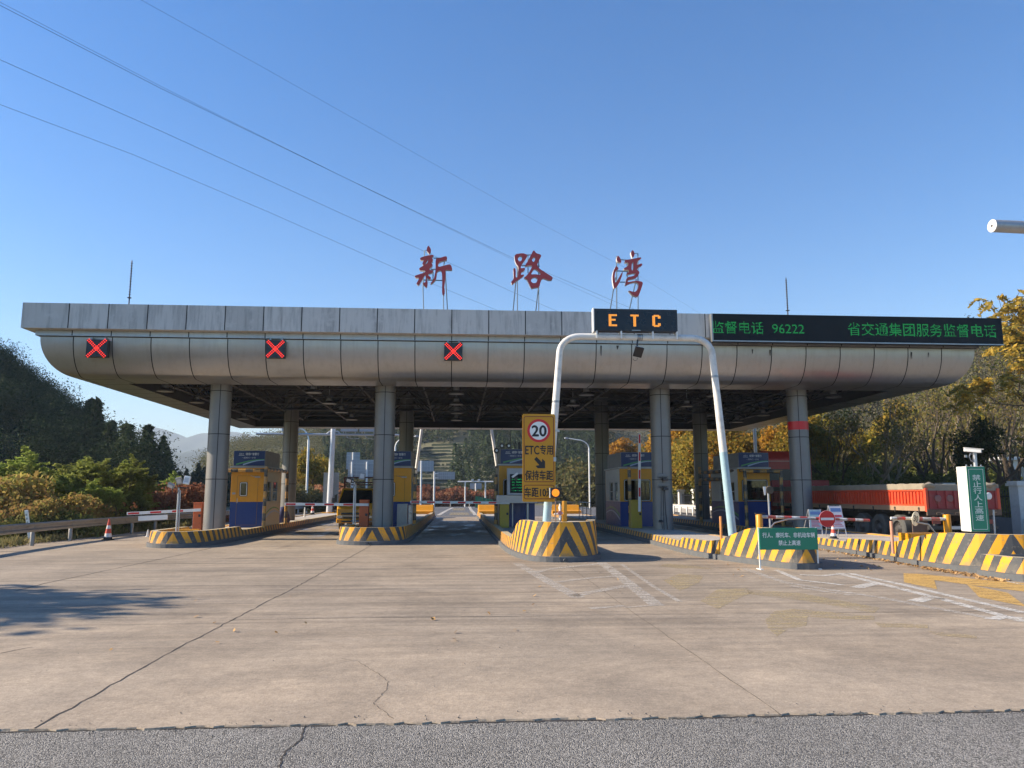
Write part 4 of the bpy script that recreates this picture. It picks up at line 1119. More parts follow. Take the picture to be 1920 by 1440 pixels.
def booth(label, x0, x1, y0, y1, kind, vis, top=2.86, low_side='tan', zs=1.40):
    z0 = DECK - 0.02; T = 0.06
    t = thing('toll_booth', label, 'toll booth', ((x0 + x1) / 2, (y0 + y1) / 2, z0), 0, 'toll booths on the islands')
    sx = (x1 - x0)
    if kind == 'door': hole = (x0 + .40, x0 + .68, 1.66, 2.22)
    else: hole = (x0 + .20, x1 - .14, zs + .04, 2.36)
    b = MB(); wall(b, 'x', y0, y0 + T, x0, x1, zs, top, [hole]); build('upper_wall', b, mat_yellow, t, bevel=.01)
    b = MB(); wall(b, 'x', y1 - T, y1, x0, x1, zs, top, []); build('upper_wall', b, mat_yellow, t, bevel=.01)
    for u0, u1 in ((y0, y0 + T), (y1 - T, y1)):
        b = MB(); b.box(x0, x1, u0, u1, z0, zs - .003); build('lower_wall', b, mat_blue, t, bevel=.01)
    L_ = y1 - y0
    wins = [(y0 + .45, y0 + 1.15, 1.42, 2.28), (y0 + 1.55, y0 + 2.35, 1.42, 2.28)]
    for f0, f1 in ((x0, x0 + T), (x1 - T, x1)):
        b = MB(); wall(b, 'y', f0, f1, y0 + T, y1 - T, zs if low_side == 'blue' else z0, top, wins)
        build('side_wall', b, mat_cream if low_side == 'blue' else M_TAN, t)
    if low_side == 'blue':
        for f0, f1 in ((x0, x0 + T), (x1 - T, x1)):
            b = MB(); b.box(f0, f1, y0 + T, y1 - T, z0, zs - .003); build('side_lower_wall', b, mat_blue, t)
    # the wave painted on the flanks
    fx = x1 + .003 if vis == 'right' else x0 - .003
    for k, (m_, o_) in enumerate(((M_SWG, .0), (M_SWB, -.16))):
        b = MB(); n = 16; up, dn = [], []
        for i in range(n + 1):
            s = i / n; yy = y0 + .1 + s * (L_ - .25)
            zz = .62 + .55 * math.sin(math.pi * (.12 + .62 * s)) + o_
            up.append((fx, yy, zz)); dn.append((fx, yy, zz - .10 * (1 - .6 * s)))
        for i in range(n): b.face([dn[i], dn[i + 1], up[i + 1], up[i]])
        build('painted_wave', b, m_, t)
    b = MB(); b.box(x0 + T, x1 - T, y0 + T, y1 - T, z0, z0 + .05); b.box(x0 + T, x1 - T, y0 + T + .02, y0 + .5, 1.05, 1.10); build('floor_and_desk', b, M_INT, t)
    b = MB(); b.box(x0 - .05, x1 + .05, y0 - .06, y1 + .05, top + .002, top + .07); build('roof', b, mat_grey, t, bevel=.01)
    # windows
    if kind == 'door':
        d = MB(); rect_frame(d, 'x', y0 - .006, y0 - .0005, x0 + .26, x1 - .28, z0 + .1, 2.52, .012, .02); dd = build('door', d, M('door_gap', (.20, .11, .015), .6), t)
        f = MB(); rect_frame(f, 'x', y0 - .018, y0 + .01, hole[0] - .03, hole[1] + .03, hole[2] - .03, hole[3] + .03, .045, .07); build('window_frame', f, M('black_gasket', (.02, .018, .02), .5), dd)
        f = MB(); rect_frame(f, 'x', y0 - .022, y0 - .0185, hole[0] - .005, hole[1] + .005, hole[2] - .005, hole[3] + .005, .022, .05); build('window_trim', f, mat_white, dd)
        f = MB(); f.box(hole[0] - .01, hole[1] + .01, y0 + .02, y0 + .028, hole[2] - .01, hole[3] + .01); build('window_pane', f, glass(), dd)
        f = MB(); f.box(hole[0] - .04, hole[1] + .04, y0 + .07, y0 + .09, hole[2] - .04, hole[3] + .04); build('window_curtain', f, M('dark_curtain', (.035, .022, .03), .8), dd)
        f = MB(); f.box(x1 - .42, x1 - .20, y0 - .03, y0 - .002, 2.44, 2.49); f.tube([(x1 - .42, y0 - .02, 2.47), (x1 - .60, y0 - .05, 2.52)], .01, 6); build('door_closer', f, mat_grey, dd)
        f = MB(); f.box(x0 + .07, x0 + .20, y0 - .02, y0 - .001, 1.72, 1.80); f.tube([(x0 + .30, y0 - .04, 1.35), (x0 + .30, y0 - .04, 1.55)], .012, 6); build('door_handle', f, mat_grey, dd)
    else:
        f = MB(); rect_frame(f, 'x', y0 - .02, y0 + .03, hole[0] - .03, hole[1] + .03, hole[2] - .02, hole[3] + .03, .04, .10); w = build('window_frame', f, mat_dark, t)
        f = MB(); rect_frame(f, 'x', y0 - .024, y0 - .021, hole[0] - .004, hole[1] + .004, hole[2] + .004, hole[3] + .004, .014, .08); build('window_trim', f, mat_white, w)
        f = MB(); f.box(hole[0], hole[1], y0 + .032, y0 + .04, hole[2], hole[3]); build('window_pane', f, glass(), w)
        f = MB(); letters(f, '收费 ETC', x0 + .35, x1 - .3, 2.52, 2.66, y0 - .003); build('faded_lettering', f, M('faded_orange', (.42, .25, .04), .6), t)
    for f0, f1 in ((x0 - .012, x0 + T + .012), (x1 - T - .012, x1 + .012)):
        for wn_ in wins:
            f = MB(); rect_frame(f, 'y', f0, f1, wn_[0] - .01, wn_[1] + .01, wn_[2] - .01, wn_[3] + .01, .04, .03)
            f.box(f0 + .02, f1 - .02, wn_[0] + .03, wn_[1] - .03, 1.83, 1.87); w = build('window_frame', f, mat_grey, t)
            f = MB(); f.box((f0 + f1) / 2 - .004, (f0 + f1) / 2 + .004, wn_[0] + .02, wn_[1] - .02, wn_[2] + .02, wn_[3] - .02); build('window_pane', f, glass(), w)
    # header light box
    hx0, hx1, hz0, hz1 = x0 + .05, x1 - .02, top + .075, top + .74
    b = MB(); b.box(hx0, hx1, y0 - .02, y1 - .35, hz0, hz1); h = build('header_box', b, M('header_grey', (.20, .205, .21), .5, .2), t, bevel=.008)
    b = MB(); b.box(hx0 + .02, hx1 - .02, y0 - .027, y0 - .0205, hz0 + .02, hz1 - .02); build('header_face', b, M_HEAD, h)
    yy = y0 - .030
    b = MB(); w_ = hx1 - hx0
    b.box(hx0 + .22, hx0 + .46, yy, yy + .002, hz0 + .45, hz0 + .468)
    letters(b, '绿通卡', hx0 + .24, hx0 + .44, hz0 + .485, hz0 + .56, yy)
    letters(b, '绿芽P', hx0 + .52, hx0 + .76, hz0 + .46, hz0 + .57, yy, bold=.003)
    letters(b, '智慧行', hx0 + .80, hx0 + 1.08, hz0 + .46, hz0 + .57, yy, bold=.003)
    letters(b, '一路畅行一步到', hx0 + .36, hx0 + .94, hz0 + .32, hz0 + .395, yy)
    build('header_lettering', b, M('dull_white_lettering', (.50, .53, .56), .5), h)
    for m_, za, zb, xa in ((M_SWG, .03, .27, .12), (M_SWB, .025, .24, .42)):
        b = MB(); n = 14; up, dn = [], []
        for i in range(n + 1):
            s = i / n; xx = hx0 + xa + s * (w_ - xa - .03); zz = hz0 + za + (zb - za) * math.sin(s * math.pi / 2)
            up.append((xx, yy + .001, zz + .015 + .05 * (1 - s * .75))); dn.append((xx, yy + .001, zz))
        for i in range(n): b.face([dn[i], dn[i + 1], up[i + 1], up[i]])
        build('header_swoosh', b, m_, h)
    return t
bth1 = booth('yellow and blue booth with a door, behind the first column', -9.75, -8.33, 34.2, 37.3, 'door', 'right')
bth2 = booth('yellow and blue booth half hidden by the second column', -3.42, -2.02, 34.0, 37.1, 'door', 'right')
bth3 = booth('yellow and blue booth with floodlights on top, behind the yellow speed sign', 1.82, 3.40, 34.2, 37.3, 'window', 'left', 2.98, zs=1.46)
bth4 = booth('yellow and blue booth left of the fourth column, with a raised red and white barrier', 7.22, 8.72, 34.2, 37.6, 'window', 'left', 2.86, 'blue')
bth5 = booth('yellow and blue booth near the red trailer, inside a striped pipe frame', 12.62, 14.10, 34.2, 38.0, 'window', 'left', 2.86, 'blue')

# person sitting at the window of the last booth
def seated_person():
    x, y = 13.05, 35.0
    t = thing('person', 'person in dark clothes seated behind the window of the booth by the red trailer', 'person', (x, y, DECK))
    V = [(0, 0, .62), (0, 0, .80), (0, -.01, 1.02), (0, -.01, 1.12), (0, -.02, 1.22), (-.17, -.0, 1.04), (-.22, -.14, .84), (-.12, -.32, .80), (.17, 0, 1.04), (.22, -.14, .84), (.12, -.32, .80),
         (-.10, -.05, .55), (-.12, -.40, .52), (-.12, -.42, .10), (.10, -.05, .55), (.12, -.40, .52), (.12, -.42, .10)]
    Rr = [.16, .155, .16, .07, .06, .075, .055, .04, .075, .055, .04, .10, .085, .055, .10, .085, .055]
    E_ = [(0, 1), (1, 2), (2, 3), (3, 4), (2, 5), (5, 6), (6, 7), (2, 8), (8, 9), (9, 10), (0, 11), (11, 12), (12, 13), (0, 14), (14, 15), (15, 16)]
    me = bpy.data.meshes.new('body'); me.from_pydata(V, E_, []); o = bpy.data.objects.new('body', me); link(o, t)
    o.modifiers.new('skin', 'SKIN'); o.modifiers.new('sub', 'SUBSURF').levels = 1; o.modifiers['sub'].render_levels = 1
    for i, r_ in enumerate(Rr): me.skin_vertices[0].data[i].radius = (r_, r_)
    me.skin_vertices[0].data[0].use_root = True
    me.materials.append(M('dark_uniform', (.02, .022, .03), .8))
    sk = M('skin', (.42, .26, .19), .6)
    b = MB(); pr = [(.001, -.13), (.05, -.12), (.075, -.06), (.085, .0), (.082, .06), (.06, .10), (.001, .115)]
    b.lathe(pr, (0, -.02, 1.36), 16); b.lathe([(.012, -.02), (.016, 0), (.004, .02)], (0, -.105, 1.34), 8)
    for sx in (-1, 1): b.lathe([(.004, -.03), (.02, 0), (.004, .03)], (sx * .084, -.02, 1.35), 8)
    build('head', b, sk, t, smooth=60, local=True)
    b = MB(); b.lathe([(.088, -.02), (.092, .04), (.075, .105), (.001, .13)], (0, -.008, 1.37), 16); build('hair', b, M('black_hair', (.012, .011, .011), .6), t, smooth=60, local=True)
    for sx in (-1, 1):
        b = MB(); b.lathe([(.001, -.045), (.03, -.02), (.034, .02), (.02, .045), (.001, .05)], (sx * .11, -.37, .80), 10)
        for k in range(4): b.tube([(sx * .11 - .024 + k * .016, -.40, .805), (sx * .11 - .026 + k * .017, -.445, .80), (sx * .11 - .026 + k * .017, -.46 - (.01 if k in (1, 2) else 0), .785)], [.0085, .0078, .006], 6)
        b.tube([(sx * .11 - sx * .03, -.375, .80), (sx * .11 - sx * .05, -.41, .795), (sx * .11 - sx * .048, -.43, .79)], [.0095, .0085, .007], 6)
        build('hand', b, sk, t, smooth=60, local=True)
    b = MB(); b.box(-.05, .05, -.116, -.085, 1.24, 1.32); build('face_mask', b, mat_white, t, bevel=.012, local=True)
seated_person()
# a chair for the person
b = MB(); b.box(12.8, 13.3, 34.78, 35.25, DECK + .40, DECK + .46); b.box(12.8, 13.3, 35.2, 35.26, DECK + .46, DECK + .95); b.tube([(13.05, 35, DECK + .02), (13.05, 35, DECK + .4)], .03, 8); b.box(12.8, 13.3, 34.97, 35.03, DECK + .02, DECK + .06)
tag(build('office_chair', b, mat_dark), 'dark office chair under the person in the booth', 'chair')
# papers with a green cover on the desk
b = MB(); b.box(13.25, 13.75, 34.33, 34.5, 1.46, 1.54); tag(build('green_cushion', b, M('dull_green', (.05, .28, .08), .7), bevel=.03), 'green cushion on the window sill of the booth by the red trailer', 'cushion')
b = MB(); b.box(13.2, 13.8, 34.28, 34.55, 1.10, 1.46); tag(build('counter_box', b, M_INT, bevel=.01), 'dark box holding the green cushion inside the booth', 'box')

# striped pipe frames round the booths
def guard_frame(label, x0, x1, y0, y1, z, sides):
    t = thing('pipe_guard', label, 'pipe guard', ((x0 + x1) / 2, y0, DECK), 0, 'striped pipe frames round the booths')
    for nm, pts in sides.items():
        for p in pts:
            b = MB(); b.tube(p, .075, 12, uvlen=True); build(nm, b, mat_bar, t, smooth=50)
    return t
x0, x1, y0, y1, z = -9.98, -8.20, 33.8, 37.9, 2.80
guard_frame('black and yellow striped pipe frame round the booth behind the first column', x0, x1, y0, y1, z,
    {'post': [[(x0, y0, .3), (x0, y0, z - .15), (x0 + .0, y0 + .05, z - .04), (x0, y0 + .16, z)], [(x1, y0, .3), (x1, y0, z + .1)], [(x1 + .02, y1, .3), (x1 + .02, y1, z - .1), (x1, y1 - .08, z - .02), (x1, y1 - .18, z)]],
     'crossbar': [[(x0, y0 + .02, z - .07), (x1 - .08, y0 + .02, z - .07)], [(x1, y0 + .05, z - .01), (x1, y1 - .18, z)], [(x0, y0 + .16, z), (x0, y1 - .2, z)]]})
x0, x1, y0, y1, z = 12.30, 14.45, 33.8, 38.4, 2.80
guard_frame('black and yellow striped pipe frame round the booth near the red trailer', x0, x1, y0, y1, z,
    {'post': [[(x0 + .5, y0, .3), (x0 + .5, y0, z)], [(x1, y0, .3), (x1, y0, z)], [(x0 - .1, y1, .3), (x0 - .1, y1, 3.1)]],
     'crossbar': [[(x0 + .56, y0, z - .06), (x1 - .06, y0, z - .06)], [(x0 - .1, y1 - .02, z), (x0 + .5, y0 + .05, z)], [(x0 - .1, y1 - .05, z - .35), (x0 + .2, 36, z - .35)]]})
for lab, x, y, h in (('black and yellow striped pipe post at the second booth', -1.86, 34.0, 2.62), ('black and yellow striped pipe post beside the booth behind the speed sign', 1.68, 34.1, 2.6)):
    b = MB(); b.tube([(x, y, .3), (x, y, h)], .075, 12, uvlen=True); tag(build('guard_post', b, mat_bar, smooth=50), lab, 'guard post', 'single striped guard posts')
for lab, x, y in (('black and yellow striped post on the front left of the fourth booth', 7.55, 33.75),):
    b = MB(); b.tube([(x, y, .3), (x, y, 2.9)], .075, 12, uvlen=True); tag(build('guard_post', b, mat_bar, smooth=50), lab, 'guard post', 'single striped guard posts')

# ------------------------------------------------------------------ barriers
def barrier(label, box, mat, arm, red=4, plate=None, rz=0.05):
    x0, x1, y0, y1, zt = box
    t = thing('barrier_gate', label, 'barrier gate', ((x0 + x1) / 2, (y0 + y1) / 2, DECK - .02), 0, 'automatic barrier gates')
    b = MB(); b.box(x0, x1, y0, y1, DECK - .02, zt); c = build('cabinet', b, mat, t, bevel=.015)
    b = MB(); b.box(x0 - .01, x1 + .01, y0 - .01, y1 + .01, zt + .001, zt + .05); build('cap', b, mat, t, bevel=.01)
    b = MB(); b.box(x1 - .12, x1 - .03, y0 - .006, y0 - .0005, .85, .95); build('lock_plate', b, mat_black, c)
    a, e = Vector(arm[0]), Vector(arm[1]); d = (e - a); L = d.length; d.normalize()
    up = Vector((0, 0, 1)) if abs(d.z) < .8 else Vector((1, 0, 0))
    n1 = Vector((0, -1, 0)); up = d.cross(n1).normalized(); up = up if up.z > 0 or abs(d.z) > .8 else -up
    def P(s, u, w): return a + d * s + up * u + n1 * w
    def bar(s0, s1, u0, u1, w0, w1):
        m = MB(); V = [P(s, u, w) for w in (w0, w1) for u in (u0, u1) for s in (s0, s1)]
        m.faces(V, [(0, 2, 3, 1), (4, 5, 7, 6), (0, 1, 5, 4), (2, 6, 7, 3), (1, 3, 7, 5), (0, 4, 6, 2)]); return m
    build('arm', bar(0, L, -.055, .055, -.022, .022), mat_white, t, bevel=.006)
    seg = (L - .3) / red
    for k in range(red):
        s1 = L - .05 - k * seg; build('red_stripe', bar(s1 - seg * .5, s1, -.035, .035, .0225, .0265), mat_red, t)
    if plate:
        m = MB(); s0, s1 = plate; V = bar(s0, s1, -.30, -.12, -.006, .006); build('hanging_plate', V, mat_white, t)
        m = MB()
        for s in (s0 + .1, s1 - .1): q = bar(s - .01, s + .01, -.12, -.05, -.004, .004); m.faces(q.v, q.f)
        build('plate_hanger', m, mat_grey, t)
    return t
barrier('orange barrier cabinet with an arm over the leftmost lane, beside the first column', (-10.25, -9.93, 31.1, 31.45, 1.36), mat_orange, ((-9.95, 31.05, 1.12), (-12.72, 31.05, .98)), 3, (1.25, 2.35))
barrier('orange barrier cabinet with an arm across the lorry lane, beside the second column', (-3.98, -3.62, 32.0, 32.4, 1.45), mat_orange, ((-3.60, 31.95, 1.30), (-6.95, 31.95, 1.33)), 4)
barrier('yellow barrier cabinet with a lowered arm across the middle lane', (1.80, 2.2, 33.2, 33.6, 1.45), mat_yellow2, ((2.22, 33.15, 1.36), (-2.0, 33.15, 1.40)), 6)
t4 = barrier('yellow barrier cabinet with its arm raised upright by the fourth booth', (7.30, 7.76, 32.4, 32.8, 1.44), mat_yellow2, ((7.64, 32.35, 1.0), (7.72, 32.35, 4.30)), 4)

# manual booms in the narrow lane
def manual_boom(label, post, ph, tip, sign, strut, rest=None):
    t = thing('manual_boom', label, 'boom barrier', (post[0], post[1], .8), 0, 'hand operated booms')
    x, y, z0 = post
    b = MB(); b.lathe([(.085, z0), (.085, ph - .02), (.07, ph)], (x, y, 0), 18); build('post', b, mat_yellow, t, smooth=50)
    a = Vector((x, y - .02, tip[3])); e = Vector(tip[:3])
    b = MB(); b.tube([a, e], [.042, .034], 12, uvlen=True); build('boom', b, mat_boom, t, smooth=50)
    d = e - a
    b = MB(); k = a + d * .32
    if strut > 0: pts = [Vector((x, y - .1, z0 + .02)), Vector((x + d.x * .12, y - .1, ph - .22)), Vector((x + d.x * .25, y - .1, ph - .12)), Vector((x + d.x * .45, y - .1, a.z - .06))]
    else: pts = [Vector((x - .25, y - .1, z0)), Vector((x + d.x * .22, y - .1, a.z - .42)), Vector((x + d.x * .38, y - .1, a.z - .12)), Vector((x + d.x * .62, y - .1, a.z - .06))]
    b.tube(pts, .02, 8); build('strut', b, mat_grey, t, smooth=50)
    b = MB(); b.box(x - .1, x + .14, y - .05, y + .05, ph + .002, ph + .03); build('cap', b, mat_dark, t)
    if sign == 'noentry':
        c = a + d * .60; b = MB(); b.plate(disc(c.x, c.z, .215, 32), y - .10, y - .085); s = build('no_entry_disc', b, mat_red, t)
        b = MB(); b.box(c.x - .17, c.x + .17, y - .106, y - .1005, c.z - .03, c.z + .03); build('white_bar', b, mat_wlet, s)
        b = MB(); ring(b, disc(c.x, c.z, .214, 32), disc(c.x, c.z, .208, 32), y - .1025, y - .1); build('rim', b, mat_white, s)
    if sign == 'weight':
        c = Vector(tip[:3]).lerp(a, .38)
        q = Matrix.Translation((c.x, y - .14, c.z + .0)) @ Matrix.Rotation(R(12), 4, 'Y') @ Matrix.Rotation(R(32), 4, 'Z') @ Matrix.Scale(.66, 4)
        m = MB(); m.plate(disc(0, 0, .26, 32), -.008, .008); m.v = [tuple(q @ Vector(v)) for v in m.v]; s = build('weight_disc', m, M('cream_paint', (.74, .69, .52), .5, dirt=.15), t)
        m = MB(); letters(m, '30', -.14, .14, -.11, .11, -.0105, bold=.006); m.v = [tuple(q @ Vector(v)) for v in m.v]; build('numeral', m, mat_blet, s)
    if rest:
        b = MB(); b.tube([Vector((rest[0], rest[1], .3)), Vector((rest[0] - .02, rest[1], rest[2]))], .03, 8)
        build('rest_post', b, M('pinkish_post', (.55, .27, .17), .6, dirt=.3), t)
    return t
q = W(1424, 985, 19.4); e_ = W(1630, 975.5, 19.4)
z_ = W(1430, 968.5, 19.4).z
manual_boom('red and white boom with a no entry disc across the narrow lane', (q.x, 19.4, .6), W(1424, 964, 19.4).z, (e_.x, 19.4, e_.z, z_), 'noentry', 1)
q = W(1777, 990, 18.0); e_ = W(1672, 971, 18.9)
manual_boom('short red and white boom with a tilted round weight disc on the far right', (q.x, 18.0, .6), W(1777, 964, 18.0).z, (W(1670, 971.5, 18.0).x, 18.0, W(1670, 971.5, 18.0).z, W(1777, 973.5, 18.0).z), 'weight', -1)
q = W(1675, 1010, 18.9); bollard('thin pinkish pipe post holding up the boom on the far right', Vector((W(1673, 1010, 18.2).x, 18.2, 0)), W(1671, 977, 18.2).z - .3, .035, .3, M('pinkish_post', (.55, .27, .17), .6, dirt=.3))
q = W(1352, 1000, 20.6); bollard('thin orange pipe post with a forked top on the island by the blue pipe foot', Vector((q.x, 20.6, 0)), W(1352, 968, 20.6).z - .3, .035, .3, M('orange_post', (.70, .30, .08), .6))

# ------------------------------------------------------------------ camera and detector poles
def detector_pole(label, x, y, ztop, heads):
    t = thing('detector_pole', label, 'camera pole', (x, y, DECK), 0, 'detector poles on the islands')
    b = MB(); b.tube([(x, y, .25), (x, y, ztop)], .032, 10); b.tube([(x + .07, y + .02, .25), (x + .05, y + .02, ztop - .1)], .02, 8); build('pole', b, mat_steel, t, smooth=50)
    for (dx, dz, w, h, ry, rx, m) in heads:
        q = Matrix.Translation((x + dx, y - .05, ztop + dz)) @ Matrix.Rotation(R(ry), 4, 'Y') @ Matrix.Rotation(R(rx), 4, 'X')
        b = MB(); b.box(-w / 2, w / 2, -.05, .05, -h / 2, h / 2, mat=q); c = build('detector_head', b, m, t, bevel=.012)
        b = MB(); b.box(-w * .35, w * .35, -.056, -.0515, -h * .3, h * .3, mat=q); build('detector_face', b, M('pale_grey_face', (.5, .5, .5), .4), c)
    b = MB(); b.tube([(x - .25, y, ztop - .02), (x + .3, y, ztop - .02)], .018, 8); b.tube([(x - .2, y - .05, ztop), (x - .16, y - .1, ztop - .18), (x - .02, y - .1, ztop - .26), (x + .02, y - .06, ztop - .1)], .012, 6)
    b.tube([(x - .02, y - .04, ztop + .25), (x - .06, y - .08, ztop + .1), (x, y - .08, ztop), (x + .2, y - .06, ztop)], .014, 6); build('bracket_and_cable', b, mat_black, t, smooth=50)
    return t
pole_heads = [(-.24, .06, .22, .16, 25, 30, M('detector_dark', (.25, .26, .27), .5)), (.02, .22, .20, .24, -14, 20, mat_grey), (.27, .24, .20, .28, 8, -10, mat_white)]
detector_pole('thin steel pole with three grey detector heads at the nose of the leftmost island', -9.42, 27.0, 1.95, pole_heads)
detector_pole('thin pole with dark detector heads in front of the lorry, beside the second column', -4.02, 30.6, 2.20, [(-.2, .06, .24, .2, 20, 20, mat_dark), (.3, .22, .22, .26, 10, -10, M('detector_dark', (.25, .26, .27), .5))])
def mirror_pole():
    Y = 21.6; c = W(1443, 919, Y); t = thing('detector_pole', 'pole with a round dark detector and a white plate before the last booth', 'camera pole', (c.x, Y, DECK), 0, 'detector poles on the islands')
    b = MB(); b.tube([(c.x - .03, Y, .3), (c.x - .05, Y, c.z)], .025, 8); build('pole', b, mat_steel, t)
    b = MB(); b.lathe([(.001, -.04), (.11, -.03), (.125, .02), (.10, .05)], (c.x, Y, c.z), 20, axis='Y'); build('round_detector', b, M('mossy_brown', (.085, .07, .05), .9, var=.4, vscale=20), t, smooth=60)
    a = W(1433, 927, Y); b = MB(); b.plate([(a.x - .01, a.z - .02), (a.x + .03, a.z - .02), (a.x + .045, a.z + .22), (a.x - .04, a.z + .22)], Y - .03, Y - .02); build('white_plate', b, mat_white, t)
mirror_pole()
# cctv brackets strapped to the fourth column
def column_camera(label, zc):
    x, y = 8.20, 30.58; t = thing('bracket_camera', label, 'camera', (x, y, zc), 0, 'cameras strapped to the fourth column')
    b = MB(); b.box(x - .22, x + .26, y - .05, y - .02, zc, zc + .12); build('bracket', b, M_COLUMN, t, bevel=.01)
    b = MB(); b.box(x - .24, x + .1, y - .28, y - .05, zc - .06, zc - .03); b.box(x - .05, x + .16, y - .25, y - .04, zc - .16, zc - .07); build('camera_body', b, mat_dark, t, bevel=.01)
column_camera('dark camera on a bracket, upper of two on the fourth column', 2.42)
column_camera('dark camera on a bracket, lower of two on the fourth column', 2.05)
b = MB()
b.tube([(8.12, 30.56, 2.0), (8.10, 30.58, 1.2), (8.08, 30.56, .75), (8.14, 30.58, .35)], .012, 6)
b.tube([(8.25, 30.56, 2.05), (8.28, 30.56, 1.0), (8.34, 30.56, .34)], .016, 6); b.lathe([(.05, -.03), (.09, 0), (.05, .03)], (8.05, 30.5, .68), 10); b.box(7.98, 8.13, 30.45, 30.56, .62, .66)
tag(build('loose_cable', b, mat_dark), 'loose dark cables hanging down the front of the fourth column', 'cable')

# ------------------------------------------------------------------ green signs
def notice_board():
    Y = 17.62; t = thing('notice_board', 'green notice board on two thin white legs with white writing', 'notice board', (7.6, Y, 0))
    a, c = W(1423.5, 989, Y), W(1534.5, 1030.5, Y); x0, x1, z0, z1 = a.x, c.x, c.z, a.z - .012
    b = MB(); b.box(x0, x1, Y, Y + .03, z0, z1); p = build('panel', b, mat_green, t, bevel=.004)
    b = MB(); yy = Y - .003
    letters(b, '行人、摩托车、非机动车辆', x0 + .07, x1 - .07, z1 - .22, z1 - .105, yy, bold=.0022); build('writing', b, mat_wlet, p); b = MB()
    letters(b, '禁止上高速', x0 + .44, x1 - .42, z0 + .10, z0 + .215, yy, bold=.0022); build('writing', b, mat_wlet, p)
    for x in (x0 + .0, x1 - .005):
        b = MB(); b.box(x - .015, x + .015, Y + .032, Y + .06, 0, z1 + .01); b.box(x - .03, x + .04, Y - .06, Y + .2, 0.0, .02); build('leg', b, mat_white, t)
notice_board()
def light_box():
    Y = 17.2; t = thing('light_box_sign', 'upright green light box with a white column of characters', 'sign', (11.9, Y, .8))
    a, c = W(1811, 874.5, Y), W(1857, 996, Y); x0, x1, z0, z1 = a.x, c.x - .01, .86, a.z
    b = MB(); b.box(x0, x1, Y, Y + .36, z0, z1); build('box', b, M('cream_white_case', (.74, .73, .68), .5, var=.06, dirt=.15), t, bevel=.012)
    b = MB(); b.box(x0 + .004, x1 - .004, Y - .008, Y - .0005, z0 + .004, z1 - .004); f = build('face', b, mat_green, t)
    b = MB(); w = x1 - x0; ring(b, rrect(x0 + .045, x1 - .05, z0 + .05, z1 - .06, .02), rrect(x0 + .052, x1 - .057, z0 + .057, z1 - .067, .018), Y - .0105, Y - .0082); build('border', b, mat_wlet, f)
    b = MB(); n = 7; h = (z1 - z0 - .42) / n
    for i, ch in enumerate('禁止行人上高速'):
        zt = z1 - .19 - i * h; letters(b, ch, x0 + w * .28, x0 + w * .72, zt - h * .86, zt, Y - .0105, bold=.0018)
    build('writing', b, M('pale_green_white', (.62, .72, .66), .5), f)
    b = MB(); b.box(x0 + .1, x1 - .1, Y + .08, Y + .28, .7, z0 - .002); build('foot', b, mat_dark, t)
    b = MB()
    for k in range(4): b.lathe([(.018, -.006), (.018, .006)], (x0 + .08 + k * .12, Y + .1, z1 + .03), 8, axis='Y'); b.box(x0 + .075 + k * .12, x0 + .085 + k * .12, Y + .095, Y + .105, z1, z1 + .02)
    build('lifting_ring', b, mat_steel, t)
light_box()
def cctv():
    Y = 17.75; t = thing('surveillance_camera', 'white bullet camera on a grey pole behind the green light box', 'camera', (W(1827, 900, Y).x, Y, .7))
    p = W(1827, 850, Y); b = MB(); b.tube([(p.x, Y, .7), (p.x, Y, p.z - .02)], .045, 12); b.tube([(W(1864, 990, 17.5).x, 17.5, .7), (W(1862, 950, 17.5).x, 17.5, 1.35)], .022, 8); build('pole', b, mat_steel, t, smooth=50)
    q = Matrix.Translation(p + Vector((-.03, 0, .07))) @ Matrix.Rotation(R(-26), 4, 'Z') @ Matrix.Rotation(R(7), 4, 'Y')
    b = MB(); b.box(-.19, .17, -.06, .06, -.045, .04, mat=q); c = build('camera_body', b, mat_white, t, bevel=.012)
    b = MB(); b.box(-.20, .21, -.07, .07, .0425, .052, mat=q); build('sun_shield', b, mat_white, t)
    b = MB(); b.box(.1705, .19, -.05, .05, -.04, .035, mat=q); build('lens_window', b, mat_black, c)
    b = MB(); b.box(p.x - .05, p.x + .03, Y - .05, Y + .05, p.z - .03, p.z + .02); b.tube([p + Vector((-.1, 0, 0)), p + Vector((-.14, 0, -.08)), p + Vector((-.10, 0, -.18)), p + Vector((-.03, 0, -.2))], .012, 6); b.box(p.x - .25, p.x - .2, Y - .02, Y + .02, p.z - .1, p.z - .04); build('mount', b, mat_grey, t, smooth=50)
cctv()

# ------------------------------------------------------------------ cones, delineators, A-boards
M_CONE = M('cone_red', (.62, .07, .04), .6, dirt=.2); M_CONEW = M('cone_white', (.72, .70, .68), .5, dirt=.2)
def make_cone(label, loc, s=1.0):
    t = thing('traffic_cone', label, 'traffic cone', loc, 0, 'traffic cones')
    b = MB(); b.box(-.18, .18, -.18, .18, 0, .045); b.lathe([(.17, .045), (.16, .10), (.15, .13)], n=18); build('base', b, mat_rubber, t, bevel=.01, local=True)
    b = MB()
    def rr(z): return .145 - .118 * (z / .72)
    zs_ = [.0, .15, .34, .47, .62, .72]
    for k, (u, w) in enumerate(zip(zs_[:-1], zs_[1:])): b.lathe([(rr(u), u + .131), (rr(w), w + .131)], n=20, m=(1, 0, 1, 0, 0)[k], cap=False)
    b.lathe([(rr(.72), .851), (.018, .86), (.001, .86)], n=20, m=0, cap=False); build('cone_body', b, [M_CONE, M_CONEW], t, smooth=40, local=True)
    t.scale = (s, s, s); return t
p = G(202, 1013)
cone0 = make_cone('worn red and white cone with a black base by the left guardrail', (p.x, p.y, 0), .92)
